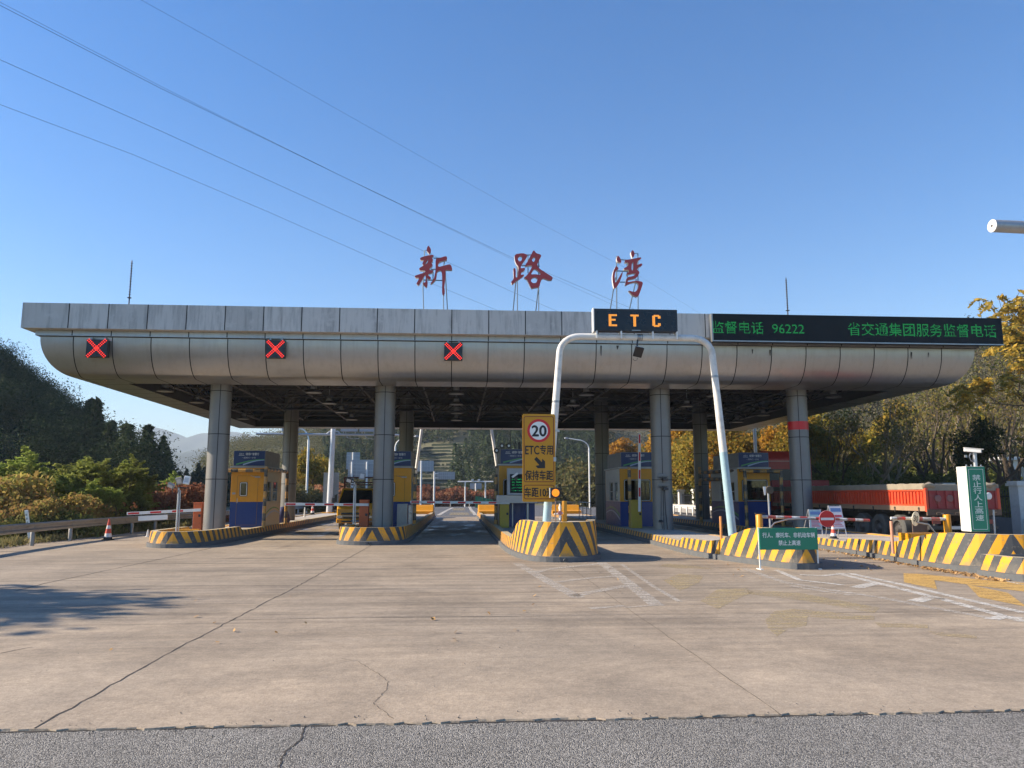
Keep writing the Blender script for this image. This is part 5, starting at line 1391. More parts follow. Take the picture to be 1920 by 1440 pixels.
dup(cone0, (W(586, 958, 56).x, 56.0, DECK), 0, 'red and white cone standing at the far end of the leftmost island', .9)
q = W(1563, 1008, 24.0); dup(cone0, (q.x, 24.0, DECK), 0, 'red and white cone in front of the leaning A-board', .62)
def delineator(label, loc, h, lean=0.0):
    t = thing('delineator_post', label, 'marker post', loc, 0, 'white marker posts'); t.rotation_euler = (0, lean, 0)
    b = MB(); b.lathe([(.055, 0), (.045, h - .12), (.012, h)], n=12); build('post', b, mat_white, t, smooth=40, local=True)
    b = MB(); b.lathe([(.10, 0.001), (.10, .02)], n=14); build('foot', b, mat_white, t, local=True); return t
delineator('short white marker post on the far part of the leftmost island', (W(571, 970, 50).x, 50, DECK), .62)
delineator('white marker post under the guardrail left of the first island', (W(278, 990, 33).x, 33, 0), .3)
def leaning_sign():
    q = W(54, 975, 29.0); t = thing('marker_board', 'small leaning white marker board behind the left guardrail', 'marker board', (q.x, 29.0, 0))
    m = Matrix.Translation((q.x, 29.0, .62)) @ Matrix.Rotation(R(-12), 4, 'Y')
    b = MB(); b.box(-.06, .06, -.02, .02, -.6, .55, mat=m); build('board', b, mat_white, t, bevel=.01)
    b = MB()
    for k in range(3): b.box(-.045, .02, -.024, -.0205, .35 - k * .14, .42 - k * .14, mat=m)
    build('dark_stripe', b, mat_grey, t)
leaning_sign()
def a_board(label, px0, px1, ytop, ybot, Y, m1):
    a, c = W(px0, ytop, Y + .25), W(px1, ybot, Y); x0, x1 = a.x, c.x
    w = .42; t = thing('a_frame_board', label, 'A-board', (x0, Y, DECK), 0, 'A-frame notice boards')
    zt = a.z
    for nm, ys, ye in (('front_frame', Y, Y + .28), ('rear_frame', Y + .6, Y + .32)):
        b = MB()
        for u in (0, w): b.tube([(x1 - w + u, ys, DECK), (x0 + u, ye, zt)], .014, 6)
        for s in (.25, .98): b.tube([(x1 - w + (x0 - x1 + w) * s, ys + (ye - ys) * s, DECK + (zt - DECK) * s), (x1 + (x0 - x1 + w) * s, ys + (ye - ys) * s, DECK + (zt - DECK) * s)], .014, 6)
        build(nm, b, mat_steel, t)
    def pt(u, s): return (x1 - w + (x0 - x1 + w) * s + u * w, Y - .016 + .28 * s, DECK + (zt - DECK) * s)
    b = MB(); b.face([pt(.02, .27), pt(.98, .27), pt(.98, .97), pt(.02, .97)]); b.face([tuple(Vector(q) + Vector((0, .012, 0))) for q in (pt(.02, .97), pt(.98, .97), pt(.98, .27), pt(.02, .27))]); build('poster', b, m1, t)
    b = MB()
    for (s0, s1) in ((.80, .92),): b.face([tuple(Vector(q) - Vector((0, .004, 0))) for q in (pt(.08, s0), pt(.92, s0), pt(.92, s1), pt(.08, s1))])
    build('poster_picture', b, M('poster_blue', (.10, .18, .40), .5), t)
    b = MB()
    for k in range(6): s0 = .33 + k * .05; b.face([tuple(Vector(q) - Vector((0, .004, 0))) for q in (pt(.12, s0), pt(.9 - .1 * (k % 3), s0), pt(.9 - .1 * (k % 3), s0 + .02), pt(.12, s0 + .02))])
    b.face([tuple(Vector(q) - Vector((0, .004, 0))) for q in (pt(.1, .63), pt(.9, .63), pt(.9, .70), pt(.1, .70))]); build('poster_text', b, M('poster_red', (.45, .06, .09), .5), t)
a_board('pale A-board leaning beside the no entry disc', 1554, 1588, 948, 1008, 25.0, M('poster_white', (.58, .57, .62), .5))
a_board('blue A-board half hidden behind the no entry disc', 1517, 1542, 955, 1002, 25.6, M('poster_pale_blue', (.25, .42, .52), .5))

# handrails on the islands
def handrail(label, pts, z0, h, n):
    t = thing('handrail', label, 'handrail', (pts[0][0], pts[0][1], z0), 0, 'metal handrails on the islands')
    b = MB()
    for k in range(3): b.tube([(x, y, z0 + h * (k + 1) / 3) for x, y in pts], .02, 6)
    build('rail', b, mat_grey, t)
    a, c = Vector(pts[0]), Vector(pts[-1])
    for k in range(n):
        q = a.lerp(c, k / (n - 1)); b = MB(); b.tube([(q.x, q.y, z0 - .02), (q.x, q.y, z0 + h)], .022, 6); build('post', b, mat_grey, t)
handrail('small metal handrail on the island by the second booth', [(-1.95, 31.5), (-1.95, 33.7)], DECK, .95, 5)
handrail('metal handrail on the island left of the fourth booth', [(7.1, 41.2), (7.1, 45.2)], DECK, .95, 4)
b = MB(); b.box(-2.55, -2.12, 33.2, 33.6, DECK - .02, 1.32); tag(build('control_cabinet', b, mat_grey, bevel=.012), 'grey control cabinet before the second booth', 'cabinet')
# blue bag beside the first booth
b = MB(); b.lathe([(.30, .0), (.36, .15), (.34, .42), (.22, .68), (.08, .80), (.001, .82)], n=20)
for i, v in enumerate(b.v): b.v[i] = (v[0] * (1 + .08 * math.sin(v[2] * 9 + v[1] * 7)), v[1], v[2])
o = build('tarpaulin_bundle', b, M('navy_tarpaulin', (.03, .035, .12), .6, var=.3), smooth=60); o.location = (-8.55, 38.9, DECK - .02); tag(o, 'dark blue covered bundle beside the booth behind the first column', 'bundle')
# information screen, camera and fittings before the third booth
def info_screen():
    Y = 33.0; t = thing('information_screen', 'grey cabinet with green lit text lines before the booth behind the speed sign', 'screen', (2.3, Y, 1.4))
    a, c = W(951, 878, Y), W(1000, 928, Y)
    b = MB(); b.box(a.x, a.x + 1.35, Y, Y + .25, c.z, a.z); k = build('cabinet', b, M('pale_grey_case', (.38, .39, .40), .5), t, bevel=.012)
    b = MB(); b.box(a.x + .12, a.x + 1.2, Y - .006, Y - .0005, c.z + .08, a.z - .25); build('screen', b, M_SCREEN, k)
    b = MB(); x = a.x + .2
    for r_ in range(5):
        g = rng.random((2, 30)) > (.35 if r_ in (0, 1) else .6); dots(b, g, x, c.z + .16 + (4 - r_) * .12, .018, Y - .009, .6)
    build('green_text', b, emis('dim_green_led', (.03, .9, .25), .4), k)
    b = MB(); b.lathe([(.09, -.03), (.09, .0)], (a.x + .85, Y - .002, a.z - .12), 16, axis='Y'); build('speaker', b, mat_dark, k)
    b = MB(); b.box(a.x - .45, a.x + 1.3, Y + .1, Y + .6, c.z - .35, c.z - .01); build('shelf_box', b, mat_grey, t, bevel=.01)
    b = MB(); b.tube([(a.x + .9, Y + .3, DECK), (a.x + .9, Y + .3, c.z - .3)], .06, 10); b.tube([(a.x + .25, Y + .3, DECK), (a.x + .25, Y + .3, c.z - .3)], .03, 8); build('stand', b, mat_grey, t)
info_screen()
def dome_cam():
    Y = 32.6; c = W(966, 891, Y); t = thing('lane_camera', 'small white camera on a bracket above the green text screen', 'camera', (c.x, Y, c.z))
    b = MB(); q = Matrix.Translation(c) @ Matrix.Rotation(R(-35), 4, 'Y'); b.box(-.16, .14, -.06, .06, -.04, .05, mat=q); build('camera_body', b, mat_white, t, bevel=.015)
    b = MB(); b.box(c.x - .02, c.x + .1, Y - .04, Y + .06, c.z - .22, c.z - .05); b.tube([(c.x + .03, Y + .02, c.z - .2), (c.x + .03, Y + .4, c.z - .3)], .02, 6); build('bracket', b, mat_black, t)
dome_cam()
def roof_light(label, px, py, Y):
    c = W(px, py, Y); t = thing('floodlight', label, 'floodlight', (c.x, Y, 3.72), 0, 'floodlights on the booth roof')
    b = MB(); b.lathe([(.10, -.08), (.13, .0), (.12, .06)], (c.x, Y, c.z), 18, axis='Y'); build('lamp_body', b, mat_black, t, smooth=50)
    b = MB(); b.lathe([(.001, -.086), (.055, -.083)], (c.x, Y, c.z), 14, axis='Y', cap=False); build('lens', b, mat_steel, t)
    b = MB(); b.tube([(c.x, Y, 3.70), (c.x, Y, c.z)], .02, 6); build('stem', b, mat_black, t)
roof_light('round black floodlight on the booth behind the speed sign, left one', 941, 836, 34.5)
roof_light('round black floodlight on the booth behind the speed sign, right one', 954, 836, 34.5)
roof_light('black horn shaped lamp at the corner of the booth behind the speed sign', 931, 845, 34.0)
b = MB(); b.tube([(2.35, 34.6, 3.7), (2.35, 34.6, 4.45)], .02, 6); b.tube([(2.55, 34.6, 3.7), (2.55, 34.6, 4.1)], .02, 6); b.lathe([(.06, 0), (.06, .3), (.03, .34)], (2.75, 34.6, 3.72), 10)
tag(build('roof_aerial', b, mat_dark), 'thin dark aerials on the booth behind the speed sign', 'aerial')
# ------------------------------------------------------------------ vehicles
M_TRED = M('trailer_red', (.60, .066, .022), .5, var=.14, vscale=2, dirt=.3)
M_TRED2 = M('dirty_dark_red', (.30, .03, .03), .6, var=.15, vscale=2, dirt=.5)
M_DUST = M('dusty_frame', (.33, .21, .13), .75, var=.2, dirt=.3)
M_TARP = M('dusty_tarpaulin', (.27, .235, .18), .9, var=.3, vscale=3, bumpy=.4)
M_CHAS = M('chassis', (.035, .033, .032), .7, var=.3, dirt=.2)
M_TYRE = M('dusty_tyre', (.085, .085, .08), .9, var=.25, vscale=5)
M_RIM2 = M('wheel_rim', (.075, .07, .068), .6, .2, dirt=.3)
def wheel(t, x, y, r, w, name='wheel', side=-1):
    b = MB(); b.lathe([(r * .58, -w / 2), (r * .92, -w / 2), (r, -w * .36), (r, w * .36), (r * .92, w / 2), (r * .58, w / 2)], (x, y, r), 36, axis='X', cap=False)
    k = build(name, b, M_TYRE, t, smooth=40)
    b = MB(); f = x + side * w * .5
    b.lathe([(r * .60, -side * .0), (r * .56, side * -.05), (r * .42, side * -.10), (r * .30, side * -.05), (r * .20, side * .02), (.001, side * .03)], (f, y, r), 28, axis='X', cap=False)
    for q in range(10):
        a = 2 * math.pi * q / 10; b.lathe([(.012, -.02 * side), (.012, .03 * side)], (f - side * .055, y + r * .36 * math.cos(a), r + r * .36 * math.sin(a)), 6, axis='X')
    build('rim', b, M_RIM2, k, smooth=40)
def trailer_truck():
    X0, X1, Y0, Y1 = 15.6, 18.2, 25.0, 37.6
    t = thing('tipper_truck', 'long red open trailer lorry with a dusty tarpaulin rim, facing away on the right', 'lorry', (16.9, 31, 0))
    ZB, ZT = 1.16, 1.90
    b = MB(); np_ = 4; L = (Y1 - Y0) / np_
    for k in range(np_):
        a = Y0 + k * L
        b.box(X0 - .0, X0 + .10, a + .0, a + .09, ZB, ZT); b.box(X0 + .06, X0 + .08, a + .09, a + L, ZB + .12, ZT)
        n = 15
        for i in range(n): u = a + .16 + (L - .2) * i / n; b.box(X0 + .015, X0 + .062, u, u + .09, ZB + .22, ZT - .10)
        b.box(X0 + .01, X0 + .065, a + .09, a + L, ZT - .08, ZT); b.box(X0 + .005, X0 + .065, a + .09, a + L, ZB + .17, ZB + .22)
    s = build('side_panel', b, M_TRED, t)
    b = MB(); b.box(X0 - .005, X0 + .09, Y0, Y1, ZB - .0, ZB + .165); d = build('side_rail', b, M_DUST, t)
    b = MB()
    for k in range(9): u = Y0 + .35 + k * 1.45; b.lathe([(.035, -.03), (.035, .0)], (X0 - .006, u, ZB + .09), 8, axis='X'); b.box(X0 - .03, X0 - .006, u - .02, u + .02, ZB - .06, ZB + .06)
    build('latch', b, M_CHAS, d)
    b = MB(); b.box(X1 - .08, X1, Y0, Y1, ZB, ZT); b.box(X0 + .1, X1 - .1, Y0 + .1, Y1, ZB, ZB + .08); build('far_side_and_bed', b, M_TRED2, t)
    b = MB(); b.box(X0 + .02, X1 - .02, Y0 - .02, Y0 + .05, ZB + .06, ZT - .02)
    for i in range(9): u = X0 + .12 + i * .29; b.box(u, u + .09, Y0 - .06, Y0 - .021, ZB + .10, ZT - .06)
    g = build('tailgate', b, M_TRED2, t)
    for u0, u1 in ((X0 - .01, X0 + .08), (X1 - .1, X1)):
        b = MB(); b.box(u0, u1, Y0 - .07, Y0 + .03, ZB - .02, ZT + .02); build('corner_post', b, M_TRED, t, bevel=.01)
    b = MB(); b.box(X0 + .0, X1 - .0, Y0 - .09, Y0 - .022, ZB - .14, ZB + .055); build('rear_beam', b, M('brown_grime', (.12, .075, .05), .85, var=.3, dirt=.3), t)
    for u in (.42, .84, 1.28):
        b = MB(); b.lathe([(.001, -.012), (.10, -.012), (.12, .0)], (X0 + u, Y0 - .062, ZB + .42), 20, axis='Y'); build('faded_disc_mark', b, M('faded_mark', (.24, .10, .09), .7, var=.3, dirt=.4), g)
    b = MB(); b.lathe([(.001, -.02), (.10, -.018), (.13, .02)], (X0 + 2.2, Y0 - .07, ZB + .50), 20, axis='Y'); build('round_white_lamp', b, mat_white, g)
    b = MB()
    for u in (.30, .95, 2.25): b.box(X0 + u, X0 + u + .16, Y0 - .115, Y0 - .091, ZB - .05, ZB - .025); b.box(X0 + u, X0 + u + .02, Y0 - .115, Y0 - .091, ZB - .11, ZB - .025)
    build('hinge', b, M_DUST, t)
    # tarpaulin rolled round the rim
    b = MB()
    def tarp(p, q, n, nrm):
        p, q = Vector(p), Vector(q); vs = []; fs = []
        for i in range(n + 1):
            c = p.lerp(q, i / n); wv = .018 * math.sin(i * 2.1) + .02 * rnd.uniform(-1, 1)
            for k, (o, z) in enumerate(((-.012 + wv * .4, -.04), (-.016 + wv * .6, .10), (-.01 + wv * .4, .155 + wv * .4), (.05, .165 + wv * .4), (.10, .14), (.10, -.02))): vs.append(c + nrm * o + Vector((0, 0, z)))
        for i in range(n):
            for k in range(5): a = i * 6 + k; fs.append((a, a + 1, a + 7, a + 6))
        b.faces(vs, fs)
    tarp((X0, Y0, ZT + .02), (X0, Y1, ZT + .02), 60, Vector((1, 0, 0))); tarp((X1, Y0 - .03, ZT - .02), (X0, Y0 - .03, ZT - .02), 22, Vector((0, 1, 0)))
    build('tarpaulin_rim', b, M_TARP, t, smooth=50)
    b = MB(); b.lathe([(.03, -.2), (.09, -.12), (.11, .05), (.08, .2), (.02, .26)], (X0 + .12, Y0 - .02, ZT + .10), 12, axis='X'); b.lathe([(.03, -.2), (.08, -.1), (.10, .05), (.07, .2), (.02, .24)], (X0 + 2.25, Y0 - .02, ZT + .12), 12, axis='X')
    for i, v in enumerate(b.v): b.v[i] = (v[0], v[1] + .03 * math.sin(v[2] * 30), v[2] + .03 * math.sin(v[0] * 25 + v[1] * 17))
    build('bundled_tarpaulin', b, M_TARP, t, smooth=60)
    # under-frame
    b = MB(); b.box(X0 + .75, X0 + .9, Y0 + .2, Y1 - .2, .80, ZB - .005); b.box(X1 - .9, X1 - .75, Y0 + .2, Y1 - .2, .80, ZB - .005)
    for y in (26.8, 28.05, 29.3): b.tube([(X0 + .2, y, .52), (X1 - .2, y, .52)], .08, 8)
    b.box(X0 + .1, X1 - .1, Y0 + .02, Y0 + .14, .55, .68); b.box(X0 + .3, X0 + .4, Y0 + .02, Y0 + .14, .68, ZB - .15); b.box(X1 - .4, X1 - .3, Y0 + .02, Y0 + .14, .68, ZB - .15)
    for k in range(7): b.box(X0 + .05, X1 - .05, Y0 + 1 + k * 1.7, Y0 + 1.1 + k * 1.7, ZB - .1, ZB - .004)
    b.box(X0 + .02, X0 + .1, 31, 35, .55, .95); build('chassis', b, M_CHAS, t)
    b = MB(); b.box(X0 + .78, X0 + 1.5, Y0 - .03, Y0 + .018, .56, .66); build('white_guard_bar', b, M('dirty_white', (.55, .54, .50), .6, dirt=.4), t)
    b = MB(); b.box(X0 + .05, X0 + .6, Y0 + .9, Y0 + .93, .30, .98); b.box(X1 - .6, X1 - .05, Y0 + .9, Y0 + .93, .30, .98); build('mud_flap', b, M('brown_flap', (.16, .11, .09), .8, var=.3), t)
    b = MB(); b.box(X0 + .2, X0 + .5, Y0 - .0, Y0 + .018, .74, .88); b.box(X1 - .5, X1 - .2, Y0 - .0, Y0 + .018, .74, .88); build('tail_light', b, M('dull_tail_light', (.20, .03, .02), .4), t)
    for y in (26.8, 28.05, 29.3):
        wheel(t, X0 + .17, y, .50, .30); wheel(t, X1 - .17, y, .50, .30, side=1)
    # bulkhead and tractor
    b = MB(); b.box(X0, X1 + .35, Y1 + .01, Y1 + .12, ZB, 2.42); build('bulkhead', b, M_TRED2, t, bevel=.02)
    CY = Y1 + 1.0
    b = MB()
    pr = [(CY, .9), (CY, 3.55), (CY + .35, 3.95), (CY + 1.6, 3.75), (CY + 2.15, 2.9), (CY + 2.3, 1.6), (CY + 2.3, .5), (CY + 1.2, .5), (CY + 1.2, .9)]
    k = len(pr); vs = [(X0 + .05, a, z) for a, z in pr] + [(X1 - .05, a, z) for a, z in pr]
    b.faces(vs, [tuple(reversed(range(k))), tuple(range(k, 2 * k))] + [((i + 1) % k, (i + 1) % k + k, i + k, i) for i in range(k)])
    c = build('cab', b, M('cab_red', (.42, .03, .02), .4, dirt=.15), t, bevel=.05)
    b = MB(); b.box(X0 + .3, X1 - .3, CY - .02, CY - .002, 2.4, 3.0); build('rear_window', b, mat_black, c)
    b = MB(); b.box(X0 + .042, X0 + .0495, CY + .8, CY + 1.7, 2.1, 2.9); build('side_window', b, mat_black, c)
    b = MB(); b.box(X0 + .1, X1 - .1, CY - .03, CY - .003, 3.38, 3.44)
    build('reflective_strip', b, M('reflective_strip', (.50, .25, .22), .5), c)
    b = MB(); b.box(X0 + .6, X1 - .6, Y1 - 1, CY + 2, .7, .88); build('tractor_frame', b, M_CHAS, t)
    for y in (Y1 - .2, CY + 1.2): wheel(t, X0 + .2, y, .5, .3); wheel(t, X1 - .2, y, .5, .3, side=1)
trailer_truck()

def yellow_truck():
    X0, X1, Y = -5.86, -4.02, 38.4
    t = thing('small_lorry', 'yellow lorry with a dark windscreen waiting in the second lane', 'lorry', (-4.94, Y + 2, 0))
    MY = M('lorry_yellow', (.80, .40, .015), .35, var=.08, dirt=.1)
    pr = [(Y + .06, .40), (Y, .62), (Y + .02, 1.02), (Y + .16, 1.26), (Y + .62, 1.93), (Y + .8, 2.02), (Y + 1.9, 2.02), (Y + 1.9, .40)]
    k = len(pr); b = MB()
    def xs(z): return .0 if z < 1.3 else .12
    vs = [(X0 + xs(z), a, z) for a, z in pr] + [(X1 - xs(z), a, z) for a, z in pr]
    b.faces(vs, [tuple(reversed(range(k))), tuple(range(k, 2 * k))] + [((i + 1) % k, (i + 1) % k + k, i + k, i) for i in range(k)])
    c = build('cab', b, MY, t, bevel=.05)
    def on_screen(u, s, o=.012):      # point on the windscreen plane
        a, z = Y + .16 + .46 * s, 1.26 + .67 * s; xx0, xx1 = X0 + .04 + .12 * s, X1 - .04 - .12 * s
        return (xx0 + (xx1 - xx0) * u, a - o, z + o * .6)
    b = MB(); b.face([on_screen(.02, .02, .03), on_screen(.98, .02, .03), on_screen(.95, .97, .03), on_screen(.05, .97, .03)]); w = build('windscreen', b, M('dark_windscreen', (.012, .013, .014), .08, var=.1), c)
    b = MB(); b.tube([on_screen(.2, .03, .05), on_screen(.45, .1, .05)], .01, 5); b.tube([on_screen(.6, .03, .05), on_screen(.85, .1, .05)], .01, 5); build('wiper', b, mat_black, w)
    b = MB(); b.box(X0 + .22, X1 - .22, Y - .03, Y + .03, .74, .84); b.box(X0 + .32, X1 - .32, Y - .03, Y + .03, .56, .63); build('grille', b, mat_black, c, bevel=.008)
    b = MB(); b.box(X0 + .24, X1 - .24, Y - .045, Y - .0305, .665, .70); build('chrome_bar', b, mat_steel, c)
    b = MB(); b.box(X0 - .01, X1 + .01, Y - .06, Y + .3, .34, .54); bb = build('bumper', b, MY, t, bevel=.04)
    b = MB(); b.box(X0 + .25, X1 - .25, Y - .066, Y - .0605, .37, .46); build('air_intake', b, mat_black, bb)
    for sx in (-1, 1):
        cx = X0 + .16 if sx < 0 else X1 - .16
        b = MB(); b.box(cx - .14, cx + .14, Y - .035, Y + .04, .56, .70); build('headlight', b, M('headlight_glass', (.5, .5, .5), .15, .3), c, bevel=.02)
        b = MB(); b.box(cx - .12, cx + .12, Y - .068, Y - .0605, .44, .50); build('indicator', b, M('indicator_orange', (.75, .25, .03), .3), bb)
        mx = X0 - .10 if sx < 0 else X1 + .10
        b = MB(); b.box(mx - .06, mx + .06, Y + .22, Y + .28, 1.35, 1.70); b.tube([(mx, Y + .25, 1.7), (X0 + .1 if sx < 0 else X1 - .1, Y + .45, 1.8)], .015, 6); build('mirror', b, mat_black, c, bevel=.02)
        wheel(t, X0 + .14 if sx < 0 else X1 - .14, Y + .75, .36, .22, side=sx)
        wheel(t, X0 + .14 if sx < 0 else X1 - .14, Y + 3.6, .36, .22, side=sx)
    b = MB(); b.box(-5.16, -4.72, Y - .072, Y - .0665, .38, .50); build('licence_plate', b, M('plate_dark_blue', (.10, .12, .2), .4), bb)
    b = MB(); b.tube([(-5.02, Y + .0, .93), (-4.94, Y - .03, .95), (-4.86, Y, .93)], .018, 6); b.tube([(-4.98, Y - .01, .91), (-4.90, Y - .01, .97)], .012, 6); build('badge', b, mat_steel, c)
    b = MB(); MR = M('dark_red_rack', (.10, .02, .02), .6)
    for x in (X0 + .05, X1 - .05): b.box(x - .04, x + .04, Y + 2.0, Y + 2.08, .5, 2.62); b.box(x - .03, x + .03, Y + 2.08, Y + 5, 2.5, 2.6)
    for z in (1.4, 1.9, 2.18, 2.30, 2.56): b.box(X0 + .09, X1 - .09, Y + 2.0, Y + 2.06, z, z + .06)
    b.box(X0, X1, Y + 2.09, Y + 5.0, .62, 1.3); build('cargo_rack', b, MR, t)
    b = MB(); b.box(X0 + .4, X1 - .4, Y + .3, Y + 5, .36, .60); build('chassis', b, M_CHAS, t)
yellow_truck()

# ------------------------------------------------------------------ guardrails and fences
M_RAIL = M('grimy_guardrail', (.30, .29, .27), .55, .55, var=.2, vscale=1.5, dirt=.4)
def guardrail(label, pts, step=2.0, z=.62, mat=M_RAIL):
    t = thing('guardrail', label, 'guardrail', (pts[0][0], pts[0][1], 0), 0, 'corrugated guardrails')
    P = densify(chaikin(pts, 2), 1.0); prof_ = [(0, -.155), (.045, -.12), (.045, -.075), (0, -.035), (0, .035), (.045, .075), (.045, .12), (0, .155)]
    vs, fs = [], []; k = len(prof_)
    for i, q in enumerate(P):
        d = (P[min(i + 1, len(P) - 1)] - P[max(0, i - 1)]).normalized(); n = Vector((d.y, -d.x))
        for o, h in prof_: vs.append((q.x + n.x * (o + .05), q.y + n.y * (o + .05), z + h))
    for i in range(len(P) - 1):
        for j in range(k - 1): a = i * k + j; fs.append((a, a + 1, a + k + 1, a + k))
    b = MB(); b.faces(vs, fs); build('rail_beam', b, mat, t, smooth=30)
    acc = 0.0
    for a, c in zip(P[:-1], P[1:]):
        acc += (c - a).length
        if acc >= step:
            acc = 0.0; b = MB(); b.lathe([(.07, -.05), (.07, .72), (.05, .74), (.001, .745)], (c.x, c.y, 0), 10); build('post', b, mat, t, smooth=50)
guardrail('grimy corrugated guardrail along the left edge of the apron', [(-12.2, 12), (-13.0, 18), (-13.9, 23), (-14.35, 28), (-14.45, 34), (-14.0, 45), (-13.9, 60), (-14.2, 75)])
guardrail('guardrail across the far side of the exit road', [(-30, 108), (-5, 110), (20, 112), (45, 113)])
guardrail('pale sunlit guardrail seen between the fourth column and the one behind it', [(18.9, 52), (19.2, 60), (19.6, 68), (20, 80)], z=.70, mat=M('pale_rail', (.62, .61, .58), .5, .2, dirt=.2))
def fence():
    X = 22.3
    t = thing('pillar_fence', 'iron railing fence with pale stone pillars along the right side', 'fence', (X, 27, 0))
    MP = M('pale_stone', (.58, .56, .52), .7, var=.12, dirt=.25)
    b = MB(); b.box(X - .13, X + .13, 24.0, 83.0, -.05, .78); build('base_wall', b, M('grey_render', (.24, .235, .23), .85, var=.2, vscale=1, dirt=.4), t)
    ys = [29.4 + 4.7 * k for k in range(12)]
    for y in ys:
        b = MB(); b.box(X - .26, X + .26, y - .26, y + .26, -.05, 2.05); b.box(X - .34, X + .34, y - .34, y + .34, 2.05, 2.16); b.box(X - .30, X + .30, y - .30, y + .30, 2.16, 2.24); build('pillar', b, MP, t, bevel=.012)
    b = MB()
    for y0 in [24.4] + [q + .28 for q in ys]:
        y1 = y0 + 4.1
        for z in (.95, 1.62): b.box(X - .015, X + .015, y0, y1, z, z + .035)
        n = 26
        for i in range(n):
            y = y0 + .1 + (y1 - y0 - .2) * i / (n - 1); b.box(X - .011, X + .011, y - .011, y + .011, .78, 1.80)
            if y < 48: b.lathe([(.012, 1.80), (.028, 1.84), (.001, 1.92)], (X, y, 0), 5)
    build('iron_railing', b, mat_black, t)
fence()
def white_building():
    x0, x1, y0, y1 = 41.5, 58, 56, 66; t = thing('white_building', 'white rendered building with windows behind the trees on the right', 'building', (49, 61, 0))
    MW = M('white_render', (.72, .71, .68), .8, var=.06, vscale=.5)
    b = MB(); b.box(x0, x1, y0, y1, -.1, 4.3); build('wall', b, MW, t)
    b = MB(); b.box(x0 - .35, x1 + .35, y0 - .35, y1 + .35, 4.302, 4.55); build('roof_slab', b, MW, t, bevel=.03)
    for fz in (0.6, 2.55):
        for k in range(5):
            x = x0 + 1.2 + k * 3.0
            b = MB(); b.box(x - .12, x + 1.62, y0 - .08, y0 - .002, fz - .16, fz - .02); b.box(x - .06, x, y0 - .05, y0 - .002, fz, fz + 1.2); b.box(x + 1.5, x + 1.56, y0 - .05, y0 - .002, fz, fz + 1.2); b.box(x + .72, x + .78, y0 - .05, y0 - .002, fz, fz + 1.2); w = build('window', b, mat_white, t)
            b = MB(); b.box(x + .01, x + 1.49, y0 - .03, y0 - .004, fz, fz + 1.2); build('pane', b, M('blue_grey_pane', (.10, .15, .20), .12), w)
            b = MB(); yy = y0 + 1.2 + k * 2.2
            b.box(x0 - .03, x0 - .004, yy, yy + 1.4, fz, fz + 1.2); build('window', b, M('blue_grey_pane', (.10, .15, .20), .12), t)
    b = MB(); b.box(x0 - .05, x1 + .05, y0 - .05, y0 - .001, 2.05, 2.2); b.box(x0 - .05, x0 - .001, y0, y1, 2.05, 2.2); build('string_course', b, M('grey_render2', (.5, .5, .49), .8), t)
white_building()
def small_house():
    p = W(1050, 925, 150); x, y = p.x, 150; t = thing('small_house', 'small house with a red tiled roof far behind the speed sign', 'house', (x, y, 0))
    b = MB(); b.box(x - 2.5, x + 2.5, y, y + 4, 0, 3.0); build('wall', b, M('white_render', (.72, .71, .68), .8), t)
    b = MB(); b.plate([(x - 3, 3.0), (x + 3, 3.0), (x, 5.0)], y - .4, y + 4.4); build('roof', b, M('red_tiles', (.40, .06, .05), .7, var=.2), t)
    b = MB(); b.box(x - .5, x + .5, y - .04, y - .002, .9, 2.2); build('window', b, mat_black, t)
small_house()
def dark_viaduct():
    p = W(1080, 930, 140); t = thing('bridge_parapet', 'grey concrete parapet wall far beyond the lanes', 'wall', (p.x, 140, 0))
    b = MB(); a, c = W(1042, 920, 140), W(1106, 920, 140); b.box(a.x, c.x, 140, 140.4, -.1, W(1070, 916, 140).z)
    for k in range(5): xx = a.x + (c.x - a.x) * k / 5; b.box(xx, xx + .3, 139.8, 139.997, 0, W(1070, 914, 140).z + .2)
    build('parapet', b, M('grey_render', (.24, .235, .23), .85), t)
dark_viaduct()
# ------------------------------------------------------------------ gantries, lamps and signs beyond the canopy
def back_portal():
    Y = 55.5; t = thing('portal_gantry', 'white arched pipe portal standing behind the canopy over the middle lane', 'portal gantry', (0, Y, 0))
    for nm, a, c in (('post', (-3.35, 4.1 - .75), (-2.52, 6.9)), ('post', (3.38, 3.35), (2.36, 6.9))):
        pass
    L0, L1 = Vector((-3.35, Y, .3)), Vector((-2.60, Y, 6.6)); R0, R1 = Vector((3.30, Y, .3)), Vector((2.36, Y, 6.6))
    def cut(a, c, z): return a.lerp(c, (z - a.z) / (c.z - a.z))
    for a, c in ((L0, L1), (R0, R1)):
        b = MB(); b.tube([a, cut(a, c, 2.85)], .12, 12); build('post_foot', b, mat_blue_post, t, smooth=50)
    b = MB(); pts = [cut(L0, L1, 2.85), L1]
    for k in range(1, 7): an = R(90) * k / 6; pts.append(L1 + Vector((.6 * (1 - math.cos(an)), 0, .6 * math.sin(an))))
    q = [cut(R0, R1, 2.85), R1]
    for k in range(1, 7): an = R(90) * k / 6; q.append(R1 + Vector((-.6 * (1 - math.cos(an)), 0, .6 * math.sin(an))))
    b.tube(pts + list(reversed(q)), .105, 12); build('arch_pipe', b, mat_white, t, smooth=50)
back_portal()
